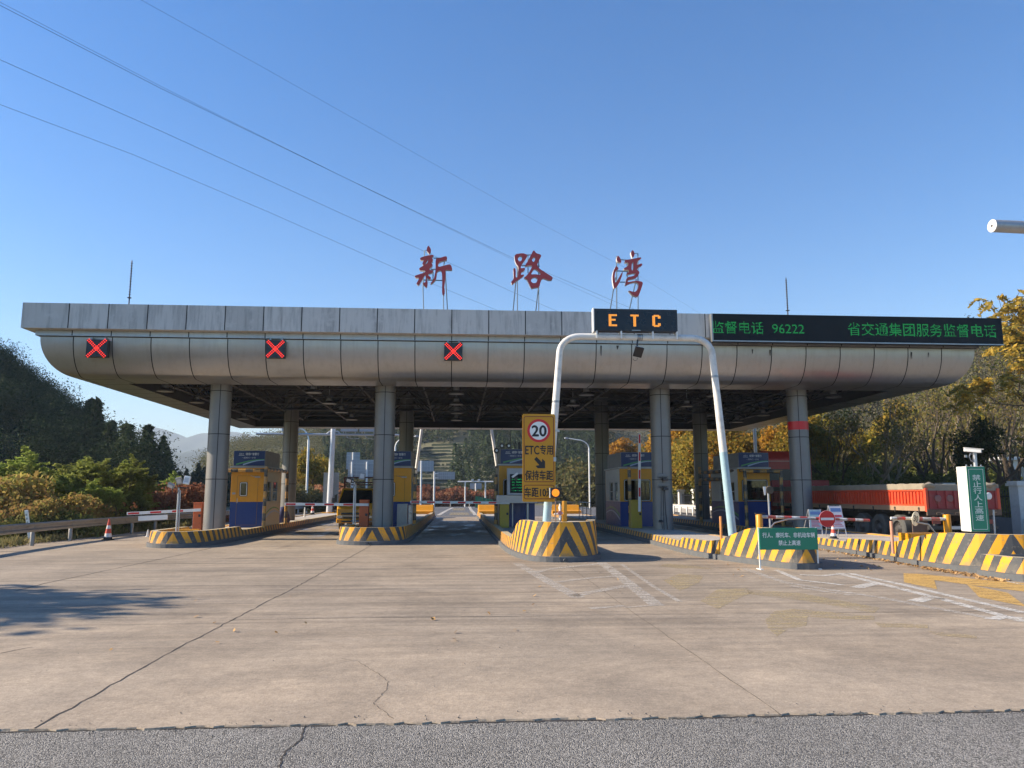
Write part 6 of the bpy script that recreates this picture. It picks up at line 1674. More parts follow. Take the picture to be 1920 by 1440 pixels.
def t_gantry():
    Y = 62.0; xb = W(617, 960, Y).x; xt = W(626, 806, Y).x; za = W(626, 815, Y).z
    t = thing('camera_gantry', 'tall white T shaped gantry pole with two enforcement boxes beyond the lorry', 'gantry', (xb, Y, 0))
    b = MB(); b.tube([(xb, Y, 0), (xt - .05, Y, za + .8)], [.24, .19], 16); build('pole', b, M('white_galvanised', (.66, .68, .70), .4, .3), t, smooth=50)
    x0, x1 = W(480, 815, Y).x, W(760, 815, Y).x
    b = MB(); b.tube([(x0, Y, za + .03), (x1, Y, za - .02)], .10, 10); b.tube([(xt - .6, Y, za), (xt - .3, Y, za + .25), (xt + .3, Y, za + .25), (xt + .6, Y, za)], .07, 8); build('cross_arm', b, mat_steel, t, smooth=50)
    for px in (545, 655, 690):
        c = W(px, 807, Y); b = MB(); b.box(c.x - .65, c.x + .65, Y - .25, Y + .25, za + .25, za + .75); b.box(c.x - .5, c.x - .44, Y - .05, Y + .05, za, za + .25); b.box(c.x + .44, c.x + .5, Y - .05, Y + .05, za, za + .25)
        b.tube([(c.x - .3, Y - .2, za + .3), (c.x - .1, Y - .25, za - .25), (c.x + .4, Y - .2, za - .35), (c.x + .8, Y - .15, za - .3)], .02, 6); build('enforcement_box', b, mat_steel, t)
    b = MB(); b.box(xb - .6, xb + .5, Y - .5, Y + .5, -.05, .35); build('plinth', b, mat_yellow, t, bevel=.04)
    b = MB(); b.box(xb + .25, xb + .45, Y - .2, Y + .1, 1.0, 1.45); build('control_box', b, mat_black, t)
t_gantry()
def sign_back(label, px0, px1, y0, y1, Y, posts, posttop=None, grid=(3, 4), mat=None):
    a, c = W(px0, y0, Y), W(px1, y1, Y); t = thing('road_sign', label, 'road sign', ((a.x + c.x) / 2, Y, 0), 0, 'road signs seen from behind')
    b = MB(); b.box(a.x, c.x, Y, Y + .05, c.z, a.z); build('panel', b, mat or M('sign_back_grey', (.36, .38, .41), .45, .5, dirt=.15), t)
    b = MB()
    for k in range(1, grid[1] + 1): z = c.z + (a.z - c.z) * k / (grid[1] + 1); b.box(a.x, c.x, Y - .05, Y - .002, z - .035, z + .035)
    for k in range(1, grid[0] + 1): x = a.x + (c.x - a.x) * k / (grid[0] + 1); b.box(x - .03, x + .03, Y - .08, Y - .052, c.z, a.z)
    build('stiffener', b, mat_steel if mat is None else mat, t)
    for px in posts:
        p = W(px, y1, Y); zt = a.z if posttop is None else W(px, posttop, Y).z; b = MB(); b.tube([(p.x, Y - .2, 0), (p.x, Y - .2, zt)], .11, 10); build('post', b, mat_white, t, smooth=50)
sign_back('small grey sign back on top of the large one beyond the lorry', 650, 674, 848, 880, 92, [662], None, (2, 4))
sign_back('large grey sign back with two white posts beyond the lorry', 653, 702, 862, 896, 86, [660, 688], 866, (2, 4))
sign_back('grey sign back with a grid of stiffeners left of the middle lane', 783, 813, 864, 884, 92, [790], None, (4, 1))
sign_back('grey slatted sign back on a single white post beyond the middle lane', 818, 853, 884.5, 899, 96, [], None, (8, 1))
b = MB(); p = W(814, 930, 96); b.tube([(p.x, 95.8, 0), (p.x, 95.8, W(814, 884, 96).z)], .12, 10); b.box(p.x, W(822, 890, 96).x, 95.75, 95.9, W(818, 888, 96).z - .05, W(818, 888, 96).z + .05); b.box(p.x, W(822, 897, 96).x, 95.75, 95.9, W(818, 896, 96).z - .05, W(818, 896, 96).z + .05)
tag(build('sign_post', b, mat_white, smooth=40), 'white post holding the slatted sign back beyond the middle lane', 'sign post')
sign_back('dark grey tall board behind the white T shaped gantry pole', 607, 634, 886, 948, 66, [620], None, (1, 3), M('weathered_grey_board', (.27, .28, .27), .8))
sign_back('small dark sign back under the far thin gantry', 881, 903, 906, 917, 118, [892], None, (1, 1))
def far_gantry():
    Y = 112; t = thing('thin_gantry', 'thin white sign gantry far beyond the middle lane', 'gantry', (W(890, 940, Y).x, Y, 0))
    b = MB(); a, c = W(858, 903, Y), W(925, 903, Y); b.tube([(a.x, Y, a.z), (c.x, Y, c.z)], .09, 8)
    for px in (872, 910): q = W(px, 940, Y); b.tube([(q.x, Y, 0), (q.x, Y, a.z)], .10, 8)
    build('frame', b, mat_white, t)
    b = MB()
    for px in (886, 898): q = W(px, 901, Y); b.box(q.x - .15, q.x + .15, Y - .2, Y + .2, a.z + .1, a.z + .35)
    build('camera_box', b, mat_white, t)
far_gantry()
def street_lamp(label, px, ybase, ytop, Y, arm):
    xb = W(px, ybase, Y).x; zt = W(px, ytop, Y).z; t = thing('street_lamp', label, 'street lamp', (xb, Y, 0), 0, 'street lamps beyond the canopy')
    b = MB(); pts = [(xb, Y, 0), (xb, Y, zt - 1.4)]
    for k in range(1, 8): an = R(90) * k / 7; pts.append((xb + arm * .55 * (1 - math.cos(an)), Y, zt - 1.4 + 1.2 * math.sin(an)))
    pts.append((xb + arm, Y, zt)); b.tube(pts, [.11] * 2 + [.07] * 7 + [.05], 10); build('pole', b, mat_white, t, smooth=50)
    b = MB(); b.lathe([(.02, -.3), (.13, -.2), (.15, .1), (.05, .3)], (xb + arm * 1.12, Y, zt), 10, axis='X'); build('lamp_head', b, mat_grey, t, smooth=50)
street_lamp('white street lamp with an arm to the left, between the speed sign and the booths', 1106, 950, 822, 98, -2.6)
street_lamp('white street lamp with an arm to the right, behind the second column', 739, 940, 818, 98, 2.4)
street_lamp('thin white street lamp pole in front of the autumn tree beyond the lorry lane', 574, 950, 800, 74, -1.6)
street_lamp('white street lamp pole rising behind the booth near the red trailer', 1420, 920, 700, 52, 1.5)
# green fence panels and yellow crash blocks far off
b = MB(); a, c = W(892, 945, 104), W(926, 945, 104)
for k in range(5):
    x = a.x + (c.x - a.x) * k / 5; b.box(x, x + (c.x - a.x) / 5 - .1, 104, 104.05, 0.0, 1.5 - .1 * k); b.box(x - .05, x, 103.97, 104.08, 0, 1.6)
tag(build('green_fence', b, M('green_panel', (.03, .22, .10), .6)), 'low green fence panels at the far end of the middle lane', 'fence')
# pipe arm end at the right edge
def pipe_arm():
    a = W(1861, 423.5, 12.6); t = thing('cantilever_mast', 'thick galvanised mast arm with a white end cap at the upper right', 'mast', (15.2, 12.9, 0))
    e = Vector((15.0, 12.85, a.z - .02)); d = (e - a).normalized()
    b = MB(); b.tube([a, e], [.112, .125], 24); b.tube([(15.2, 12.9, -.05), (15.2, 12.9, a.z + .6)], .18, 20); build('arm', b, M('weathered_galvanised', (.42, .43, .44), .5, .6, var=.2, vscale=3, dirt=.35), t, smooth=40)
    b = MB(); b.tube([a - d * .012, a - d * .0005], .113, 24); c = build('end_cap', b, mat_white, t, smooth=40)
    b = MB(); b.tube([a - d * .018, a - d * .0122], .022, 12); build('cap_hole', b, mat_black, c)
pipe_arm()
# power lines
def wire(label, pts, r=.016):
    b = MB(); P = [Vector(p) for p in pts]
    a, c = P[0], P[-1]; b.tube(P, r, 5, cap=False); o = build('power_line', b, M('cable_black', (.02, .022, .026), .6))
    tag(o, label, 'power line', 'power lines over the canopy')
def sag(px, Ys, r=.016, label=''):
    pts = []
    for (q0, q1, y0, y1) in zip(px[:-1], px[1:], Ys[:-1], Ys[1:]):
        n = 8
        for k in range(n):
            s = k / n; iy = 1 / (1 / y0 + (1 / y1 - 1 / y0) * s); pts.append(W(q0[0] + (q1[0] - q0[0]) * s, q0[1] + (q1[1] - q0[1]) * s, iy))
    pts.append(W(*px[-1], Ys[-1])); wire(label, pts, r)
sag([(-60, -22), (0, 10), (300, 165), (640, 330), (960, 483), (1140, 560), (1300, 625)], [34, 36, 44, 56, 72, 85, 98], .012, 'upper one of the close pair of power lines passing behind the middle roof character')
sag([(-60, -27), (0, 4), (300, 161), (640, 330), (960, 486), (1150, 572), (1300, 640)], [36, 38, 46, 58, 74, 88, 100], .009, 'lower one of the close pair of power lines passing behind the middle roof character')
sag([(-60, 86), (0, 112), (300, 245), (600, 382), (760, 455), (960, 547), (1060, 590), (1200, 650)], [34, 36, 44, 54, 61, 72, 79, 90], .011, 'second lowest power line, passing behind the first roof character')
sag([(-60, 172), (0, 196), (250, 290), (500, 396), (760, 511), (935, 583), (1100, 655)], [34, 36, 43, 50, 61, 70, 80], .010, 'lowest power line, ending behind the left part of the roof')
sag([(200, -38), (265, 0), (500, 130), (760, 277), (1000, 412), (1180, 506), (1310, 586), (1400, 640)], [42, 44, 52, 64, 78, 92, 105, 115], .008, 'thin topmost power line running to the last roof character')
# ------------------------------------------------------------------ plants
def leaf_quads(rng, C, size, aspect=1.6, up=0.0, axis=None, fold=0.0):
    n = len(C); s = rng.uniform(size[0], size[1], n)[:, None]
    nrm = rng.normal(size=(n, 3)); nrm[:, 2] += up; nrm /= np.linalg.norm(nrm, axis=1)[:, None]
    a = rng.normal(size=(n, 3)) if axis is None else axis + rng.normal(size=(n, 3)) * 0.35
    t = np.cross(nrm, a); t /= (np.linalg.norm(t, axis=1)[:, None] + 1e-9); u = np.cross(t, nrm)
    l = u * s * aspect * 0.5; w = t * s * 0.5
    v = np.stack([C - l, C + w * 0.9 - l * 0.1, C + l, C - w * 0.9 - l * 0.1], 1).reshape(-1, 3)
    return v
def quads_faces(nv): return np.arange(nv).reshape(-1, 4)
def branches(rng, base, direction, length, r0, depth, spread=0.6, kids=(3, 4), shrink=0.68, wander=0.14, up=0.12, segs=4, minr=0.006, start=0.35):
    """list of polylines (points, radii) grown outwards; also the points and directions of the twig ends"""
    out, tips = [], []
    def grow(p, d, L, r, dep):
        pts, rad = [p.copy()], [r]; q = p.copy(); dd = d / np.linalg.norm(d)
        for k in range(segs):
            dd = dd + rng.normal(size=3) * wander + np.array([0, 0, up * 0.5]); dd /= np.linalg.norm(dd)
            q = q + dd * L / segs; pts.append(q.copy()); rad.append(max(minr, r * (1 - 0.55 * (k + 1) / segs)))
        out.append((np.array(pts), rad))
        if dep == 0: tips.append((q.copy(), dd.copy())); return
        n = rng.integers(kids[0], kids[1] + 1)
        for i in range(n):
            s = start + (1 - start) * (i + rng.uniform(0.3, 1.0)) / n; s = min(s, 1.0); f = s * segs; k = min(int(f), segs - 1)
            pp = pts[k] + (pts[k + 1] - pts[k]) * (f - k)
            rv = rng.normal(size=3); rv -= dd * rv.dot(dd); rv /= np.linalg.norm(rv)
            nd = dd * (1 - spread * 0.5) + rv * spread + np.array([0, 0, up])
            grow(pp, nd, L * shrink * rng.uniform(0.75, 1.15), max(minr, rad[k] * 0.62), dep - 1)
        tips.append((q.copy(), dd.copy()))
    grow(np.array(base, float), np.array(direction, float), length, r0, depth)
    return out, tips
def tubes_np(lines, sides=(7, 4)):
    V, F = [], []; base = 0
    for pts, rad in lines:
        n = sides[0] if rad[0] > 0.05 else sides[1]; k = len(pts)
        t = np.gradient(pts, axis=0); t /= np.linalg.norm(t, axis=1)[:, None]
        a = np.where(np.abs(t[:, 2:3]) < 0.9, np.array([[0, 0, 1.0]]), np.array([[1.0, 0, 0]])); n1 = np.cross(t, a); n1 /= np.linalg.norm(n1, axis=1)[:, None]; n2 = np.cross(t, n1)
        an = 2 * np.pi * np.arange(n) / n
        ring_ = pts[:, None, :] + (n1[:, None, :] * np.cos(an)[None, :, None] + n2[:, None, :] * np.sin(an)[None, :, None]) * np.array(rad)[:, None, None]
        V.append(ring_.reshape(-1, 3)); i, j = np.meshgrid(np.arange(k - 1), np.arange(n), indexing='ij')
        F.append((base + np.stack([i * n + j, i * n + (j + 1) % n, (i + 1) * n + (j + 1) % n, (i + 1) * n + j], -1)).reshape(-1, 4)); base += k * n
    return np.concatenate(V), np.concatenate(F)
def clumps(rng, centres, per, r, squash=0.8):
    c = np.repeat(np.asarray(centres), per, 0); o = rng.normal(size=c.shape); l = np.linalg.norm(o, axis=1)[:, None]; o *= np.minimum(1, 1.9 / l) * r; o[:, 2] *= squash
    return c + o
def plant(name, label, cat, loc, trunk_lines, leafv, leafmat, barkmat, group=None, rotz=0.0, s=1.0):
    t = thing(name, label, cat, loc, rotz, group); t.scale = (s, s, s)
    if trunk_lines:
        v, f = tubes_np(trunk_lines); np_mesh('trunk', v, f, barkmat, t, smooth=True)
    if leafv is not None and len(leafv): np_mesh('crown', leafv, quads_faces(len(leafv)), leafmat, t)
    return t
F_FEATH = foliage('feathery_green_leaves', [(.15, .20, .035), (.22, .28, .055), (.30, .33, .085), (.13, .16, .035)], .5)
F_BROWN = foliage('brown_autumn_leaves', [(.26, .15, .055), (.36, .22, .08), (.20, .10, .045), (.42, .32, .10), (.20, .21, .05), (.28, .25, .07)], .4)
F_RED = foliage('reddish_autumn_leaves', [(.28, .10, .06), (.38, .17, .09), (.22, .09, .05), (.42, .25, .13)], .35)
F_AUT = foliage('yellow_green_autumn_leaves', [(.16, .17, .03), (.36, .24, .04), (.24, .21, .035), (.45, .24, .03), (.12, .14, .03)], .45)
F_ORG = foliage('orange_autumn_leaves', [(.42, .20, .025), (.52, .28, .03), (.34, .17, .03), (.25, .20, .035)], .45)
F_DARK = foliage('dark_evergreen_leaves', [(.018, .030, .012), (.03, .05, .018), (.05, .065, .02)], .2)
F_UNDER = foliage('undergrowth_leaves', [(.06, .075, .02), (.11, .13, .035), (.17, .17, .05), (.03, .045, .015)], .35)
F_YELLOW = foliage('golden_leaves', [(.55, .34, .05), (.66, .46, .10), (.40, .26, .045), (.22, .20, .05), (.16, .17, .045)], .5)
F_DRY = foliage('sparse_dry_leaves', [(.17, .14, .045), (.30, .21, .06), (.13, .14, .04), (.20, .19, .05)], .4)
F_WOOD_L = foliage('left_wood_leaves', [(.024, .044, .019), (.036, .062, .026), (.050, .080, .031)], .16)
F_CONIF = foliage('conifer_needles', [(.035, .052, .026), (.05, .072, .032), (.07, .09, .04)], .25)
F_BROAD = foliage('hillside_leaves', [(.07, .085, .03), (.10, .11, .035), (.14, .13, .05), (.17, .13, .05)], .3)
F_BARE = foliage('bare_hillside_twigs', [(.10, .082, .05), (.14, .11, .06), (.085, .08, .04), (.12, .115, .04)], .3)

# feathery green shrubs behind the guardrail on the left
def feathery(seed, h=4.2):
    r = np.random.default_rng(seed)
    lines, tips = branches(r, (0, 0, -.1), (r.normal() * .1, r.normal() * .1, 1), h * .5, .07, 3, .75, (4, 5), .62, .12, .16, 5)
    C, A = [], []
    for p, d in tips:
        d = d + np.array([0, 0, -.15]); d /= np.linalg.norm(d); side = np.cross(d, [0, 0, 1]); side /= np.linalg.norm(side) + 1e-6
        for k in range(9):
            s = k / 9
            q = p + d * (s * .75) + np.array([0, 0, -.22 * s * s])
            for sg in (-1, 1):
                for u in (1, 2, 3): C.append(q + side * sg * .085 * u * (1 - s * .6) + r.normal(size=3) * .02); A.append(side * sg + d * .35)
    C, A = np.array(C), np.array(A)
    return lines, leaf_quads(r, C, (.075, .125), 2.2, 1.1, A)
F1, F2 = feathery(3), feathery(11)
feath_spots = [(50, 830, 38, 'at the far left beside the brown bush'), (92, 836, 41, 'second from the left'), (150, 858, 44, 'low in the middle of the row'), (210, 826, 40, 'tallest of the row, above the cone'), (255, 862, 46, 'behind the reddish bushes'), (5, 850, 36, 'nearest the left end of the guardrail'), (310, 878, 54, 'beside the first column'), (185, 850, 47, 'farther back against the dark hill'), (350, 895, 60, 'small one right behind the first column'), (275, 885, 62, 'farthest back of the row'), (235, 850, 42, 'right of the tallest one'), (130, 872, 38, 'in front, among the brown bushes'), (180, 890, 37, 'low one straight above the cone'), (225, 895, 38.5, 'low one left of the barrier arm'), (270, 905, 41, 'low one behind the barrier arm')]
roots = []
for i, (px, yt, Y, where) in enumerate(feath_spots):
    top = W(px, yt, Y); src = (F1, F2)[i % 2]; lab = 'feathery light green shrub behind the left guardrail, ' + where
    s = max(.4, top.z / 4.4)
    if i < 2: o = plant('green_shrub', lab, 'shrub', (top.x, Y, -.1), src[0], src[1], F_FEATH, mat_twig, 'feathery shrubs behind the left guardrail', s=s); roots.append(o)
    else: o = dup(roots[i % 2], (top.x, Y, -.1), i * 1.3, lab, s * (1 + .04 * (i % 3)))
def bushy(seed, r_, h, n, leaf, aspect=1.5, ncl=26, up=.4):
    r = np.random.default_rng(seed)
    lines, tips = branches(r, (0, 0, -.1), (0, 0, 1), h * .45, .05, 2, .9, (5, 6), .7, .15, .15, 4)
    th = r.uniform(0, 2 * np.pi, ncl); rad = np.sqrt(r.uniform(0, 1, ncl)) * r_; cz = h * (.25 + .65 * r.uniform(0, 1, ncl)) * (1 - .45 * (rad / r_) ** 2)
    cen = np.stack([rad * np.cos(th), rad * np.sin(th), cz], 1)
    P = clumps(r, cen, n // ncl, r_ * .20); P[:, 2] = np.maximum(P[:, 2], .05)
    return lines, leaf_quads(r, P, leaf, aspect, up)
B1, B2 = bushy(21, 1.6, 2.5, 5200, (.09, .17)), bushy(22, 1.9, 2.2, 6000, (.09, .16))
def spots(name, cat, protos, mat, bark, group, items, zfix=-.1, ref=2.5):
    rt = {}
    for i, (px, yt, Y, lab) in enumerate(items):
        top = W(px, yt, Y); k = i % len(protos); s = max(.25, top.z / ref)
        if k not in rt: rt[k] = plant(name, lab, cat, (top.x, Y, zfix), protos[k][0], protos[k][1], mat, bark, group, s=s)
        else: dup(rt[k], (top.x, Y, zfix), i * 1.7, lab, s)
spots('autumn_bush', 'bush', (B1, B2), F_BROWN, mat_twig, 'brown bushes behind the left guardrail',
      [(35, 884, 34, 'yellow brown autumn bush behind the near end of the guardrail'), (100, 906, 34.5, 'brown leafy bush behind the guardrail, left of the cone'), (160, 922, 36, 'brown leafy bush right above the red cone'), (0, 915, 31.5, 'brown bush nearest the camera behind the guardrail'), (75, 932, 32.5, 'low brown bush behind the white marker board')], ref=2.4)
spots('reddish_bush', 'bush', (B2, B1), F_RED, mat_twig, 'reddish bushes left of the first column',
      [(225, 930, 43, 'reddish bush above the white barrier arm tip'), (268, 915, 45, 'reddish brown bush over the middle of the left barrier arm'), (312, 898, 47, 'reddish bush behind the detector pole'), (352, 905, 47, 'reddish bush just left of the first column'), (376, 912, 50, 'reddish bush partly hidden by the first column')], ref=2.4)
G1 = bushy(31, 1.2, .8, 2600, (.05, .12), 2.6, 20, .2)
spots('low_weeds', 'weeds', (G1,), F_UNDER, mat_twig, 'weeds under the left guardrail',
      [(30, 978, 30.5, 'green weeds behind the near end of the guardrail'), (100, 972, 33, 'green weeds behind the guardrail left of the cone'), (150, 972, 35, 'green weeds behind the guardrail just left of the cone'), (215, 968, 38, 'green weeds right of the cone'), (245, 962, 41, 'green weeds below the barrier arm tip'), (295, 957, 45, 'green weeds under the white hanging plate'), (345, 957, 48, 'green weeds behind the orange cabinet'), (70, 975, 31.6, 'green weeds by the white marker board')], ref=.62)
# autumn tree and bushes seen through the lorry lane, and bushes beyond the exit road
def leafy_tree(seed, h, cr, n, leaf, trunk_r=.16, ncl=60, lo=.32, aspect=1.4, dens=.16, up=.4):
    r = np.random.default_rng(seed)
    lines, tips = branches(r, (0, 0, -.2), (r.normal() * .06, r.normal() * .06, 1), h * .55, trunk_r, 3, .62, (4, 5), .62, .10, .14, 5, .012, .4)
    tp = np.array([p for p, d in tips]); tp = tp[r.permutation(len(tp))[:ncl]]
    sx = cr / max(.1, np.percentile(np.linalg.norm(tp[:, :2], axis=1), 90)); tp[:, :2] *= min(1.6, sx)
    z0, z1 = tp[:, 2].min(), tp[:, 2].max(); tp[:, 2] = h * lo + (tp[:, 2] - z0) / (z1 - z0) * h * (1 - lo) * .96
    sxy = min(1.6, sx)
    for pts, rad in lines: 
        w = np.clip(pts[:, 2] / h, 0, 1)[:, None]; pts[:, :2] *= 1 + (sxy - 1) * w
    P = clumps(r, tp, max(1, n // len(tp)), cr * dens, .75)
    return lines, leaf_quads(r, P, leaf, aspect, up)
T1, T2 = leafy_tree(41, 8, 2.6, 7000, (.16, .30)), leafy_tree(42, 8, 3.0, 7500, (.16, .30), ncl=80)
spots('autumn_tree', 'tree', (T1, T2), F_AUT, mat_bark, 'autumn trees beyond the canopy',
      [(590, 838, 84, 'yellow green autumn tree beyond the lorry lane'), (563, 852, 92, 'autumn tree just right of the first booth, behind the thin lamp pole'),
       (1275, 800, 78, 'tall yellow green tree behind the white fence pillars'), (1330, 770, 70, 'yellow green tree behind the fourth rear column'), (1365, 790, 66, 'yellow green tree behind the right portal post'), (1405, 780, 60, 'yellow green tree behind the last booth'), (1450, 790, 55, 'yellow green tree left of the fifth column'), (1240, 800, 88, 'yellow green tree behind the fourth column'), (1540, 778, 52, 'olive tree right of the fifth column under the canopy corner'), (1592, 770, 60, 'olive gold tree behind the shaded front of the trailer'), (1665, 748, 64, 'olive gold tree behind the middle of the trailer'), (1728, 742, 66, 'olive gold tree behind the sunlit end of the trailer'), (1795, 728, 68, 'olive gold tree behind the green light box')], -.2, 8.0)
T3 = leafy_tree(47, 8, 2.6, 7000, (.16, .30))
spots('orange_tree', 'tree', (T3,), F_ORG, mat_bark, 'orange trees behind the fence', [(1262, 795, 84, 'orange autumn tree peeping over the fourth column'), (1350, 812, 62, 'orange autumn tree behind the white right portal post'), (1175, 822, 96, 'orange tree left of the upright barrier arm'), (1490, 800, 57, 'orange autumn tree behind the fifth column')], -.2, 8.0)
B3 = bushy(51, 2.4, 3.0, 5000, (.16, .3))
spots('far_bush', 'bush', (B3,), F_RED, mat_twig, 'russet bushes beyond the exit road',
      [(615, 898, 80, 'dark russet bush beside the white gantry pole'), (640, 905, 84, 'dark russet bush behind the lorry'), (800, 905, 118, 'russet bush by the back portal post'), (835, 912, 116, 'russet bush beneath the slatted sign back'), (862, 908, 117, 'russet bush right of the slatted sign back'), (890, 918, 118, 'russet bush under the thin gantry'), (915, 915, 120, 'russet bush beside the third booth'), (785, 918, 114, 'low russet bush left of the back portal')], -.1, 3.0)
B4 = bushy(52, 2.6, 3.4, 5200, (.16, .3))
spots('far_green_bush', 'bush', (B4,), F_BROAD, mat_twig, 'green bushes beyond the exit road',
      [(1065, 862, 122, 'green bush right of the speed sign'), (1090, 880, 118, 'green bush left of the white street lamp'), (1115, 870, 112, 'leafy green bush right of the white street lamp'), (570, 905, 76, 'green bush right of the first booth'), (545, 912, 72, 'green bush behind the striped frame post'), (1150, 860, 120, 'green bush behind the fourth booth'), (925, 905, 128, 'olive bush over the green fence')], -.1, 3.4)
# bare and half bare trees behind the trailer
def bare_tree(seed, h, leaves, lean=0.0, mat=None):
    r = np.random.default_rng(seed)
    lines, tips = branches(r, (0, 0, -.2), (lean, r.normal() * .08, 1), h * .50, .27, 4, .50, (3, 4), .66, .085, .16, 5, .011, .35)
    if leaves:
        tp = np.array([p for p, d in tips]); P = clumps(r, tp[r.permutation(len(tp))[:leaves]], 5, .22)
        return lines, leaf_quads(r, P, (.09, .17), 1.6, .2)
    return lines, None
BT1, BT2, BT3 = bare_tree(61, 9.5, 230), bare_tree(62, 9.5, 420, .12), bare_tree(63, 9.0, 120, -.1)
def bare(items):
    rt = {}
    for i, (px, yt, Y, bark, lab) in enumerate(items):
        k = i % 3; top = W(px, yt, Y); s = max(.3, top.z / 10.2); key = (k, bark)
        if key not in rt: rt[key] = plant('bare_tree', lab, 'tree', (top.x, Y, -.2), (BT1, BT2, BT3)[k][0], (BT1, BT2, BT3)[k][1], F_DRY, mat_bark if bark else mat_bark_pale, 'half bare trees behind the trailer', s=s)
        else: dup(rt[key], (top.x, Y, -.2), i * 2.1, lab, s)
bare([(1580, 755, 44, 1, 'dark trunked half bare tree just right of the fifth column'), (1655, 700, 43, 0, 'pale twiggy bare tree above the sunlit end of the trailer'), (1700, 700, 46, 1, 'bare tree with a dark upright trunk behind the trailer middle'), (1762, 690, 42, 1, 'bare tree behind the rear of the trailer'), (1618, 745, 40, 0, 'bare tree with a pale slanting trunk behind the trailer'), (1735, 720, 50, 1, 'half bare tree farther back above the tailgate'), (1800, 690, 48, 0, 'bare tree left of the green light box'), (1870, 660, 46, 1, 'tall bare tree right of the green light box'), (1845, 700, 36, 1, 'leaning bare tree above the surveillance camera'), (1905, 690, 40, 1, 'bare tree beside the white building'), (1680, 720, 54, 0, 'farther pale bare tree behind the trailer'), (1545, 770, 58, 0, 'farther bare tree right of the fifth column'), (1780, 700, 58, 1, 'far bare tree left of the light box'), (1820, 690, 62, 0, 'far bare tree behind the surveillance camera'), (1600, 740, 62, 1, 'far bare tree behind the trailer front')])
U1, U2 = bushy(71, 1.8, 3.0, 4200, (.09, .18)), bushy(72, 1.6, 2.6, 4200, (.08, .16))
spots('undergrowth_shrub', 'shrub', (U1, U2), F_UNDER, mat_twig, 'undergrowth shrubs behind the trailer',
      [(1545, 878, 41, 'dark undergrowth shrub right of the fifth column'), (1585, 872, 43, 'dark undergrowth shrub at the slanting trunk'), (1630, 880, 40, 'undergrowth shrub behind the shaded part of the trailer'), (1672, 874, 44, 'undergrowth shrub behind the light edge of the trailer'), (1712, 882, 40, 'undergrowth shrub behind the sunlit trailer panel'), (1752, 868, 43, 'undergrowth shrub behind the tailgate'), (1790, 872, 39, 'undergrowth shrub left of the green light box'), (1835, 865, 41, 'undergrowth shrub behind the green light box'), (1650, 850, 52, 'taller shrub behind the trailer middle'), (1735, 845, 52, 'taller shrub behind the trailer rear'), (1785, 830, 50, 'taller shrub left of the light box'), (1575, 852, 52, 'taller shrub near the fifth column'), (1610, 860, 48, 'shrub between the two slanting trunks'), (1700, 858, 48, 'shrub behind the upright dark trunk'), (1290, 900, 80, 'low shrub behind the white fence pillars'), (1345, 890, 66, 'low shrub behind the pipe foot of the portal'), (1520, 850, 47, 'dark shrub hidden beside the fifth column')], -.1, 2.9)
D1 = bushy(75, 1.0, 2.0, 5200, (.07, .14), 1.4, 20)
spots('evergreen_tree', 'tree', (leafy_tree(76, 6, 1.0, 5200, (.08, .16), .10, 36, .62, 1.4, .30),), F_DARK, mat_bark, None, [(1822, 784, 34, 'small dark dense evergreen crown above the surveillance camera')], -.1, 6.2)
# golden tree reaching in at the right edge
def golden():
    r = np.random.default_rng(81)
    lines, tips = branches(r, (0, 0, -.1), (-.12, 0, 1), 5.2, .15, 4, .62, (3, 4), .64, .10, .10, 5, .010, .45)
    C, A = [], []
    for p, d in tips:
        if p[2] < 3.6: continue
        for q in range(3):
            dd = r.normal(size=3); dd[2] = -abs(dd[2]) * .2; dd /= np.linalg.norm(dd); side = np.cross(dd, [0, 0, 1]); side /= np.linalg.norm(side) + 1e-6
            for k in range(5):
                for sg in (-1, 1): C.append(p + dd * (.08 + .085 * k) + side * sg * .07 + np.array([0, 0, -.014 * k * k])); A.append(side * sg + dd * .5)
    return lines, leaf_quads(r, np.array(C), (.085, .14), 2.4, .9, np.array(A))
gl, gv = golden(); p = W(2030, 800, 31.0)
plant('golden_tree', 'golden leaved tree reaching in at the right edge above the display board', 'tree', (p.x, 31.0, -.1), gl, gv, F_YELLOW, mat_bark, s=1.12)
plant('olive_tree', 'darker olive leaved tree below the golden branches', 'tree', (W(1985, 800, 34).x, 34.0, -.1), feathery(14, 6.6)[0], feathery(14, 6.6)[1], F_AUT, mat_bark, s=1.0)
# tree outside the left edge whose crown shades the apron
sh = leafy_tree(91, 7.5, 2.5, 3000, (.14, .26), .14, 40, .4, 1.8, .2)
plant('roadside_tree', 'roadside tree outside the left edge that shades the concrete', 'tree', (-22.0, 13.4, -.1), sh[0], sh[1], F_AUT, mat_bark, s=1.36)
# fallen leaves along the right kerbs and a few on the apron
def litter():
    r = np.random.default_rng(95); C = []
    for (a, c, n, w) in (((11.0, 17.0), (11.38, 22.0), 420, .10), ((10.95, 14.9), (11.0, 17.6), 420, .12), ((11.35, 22), (11.6, 27), 160, .09), ((-4, 9), (9, 20), 46, 2.2), ((9.4, 17), (10.8, 25), 40, .5)):
        s = r.random(n); C.append(np.stack([a[0] + (c[0] - a[0]) * s + r.normal(size=n) * w - (.10 if w < .2 else 0), a[1] + (c[1] - a[1]) * s + r.normal(size=n) * w * .4, np.full(n, .022)], 1))
    C = np.concatenate(C); v = leaf_quads(r, C, (.035, .085), 1.3, 2.2); v[:, 2] = np.maximum(v[:, 2], .006)
    o = np_mesh('fallen_leaves', v, quads_faces(len(v)), foliage('dry_fallen_leaves', [(.42, .25, .10), (.52, .34, .16), (.30, .18, .08)], .2)); o['kind'] = 'stuff'; o['label'] = 'dry fallen leaves along the right hand kerbs'; o['category'] = 'leaves'
litter()
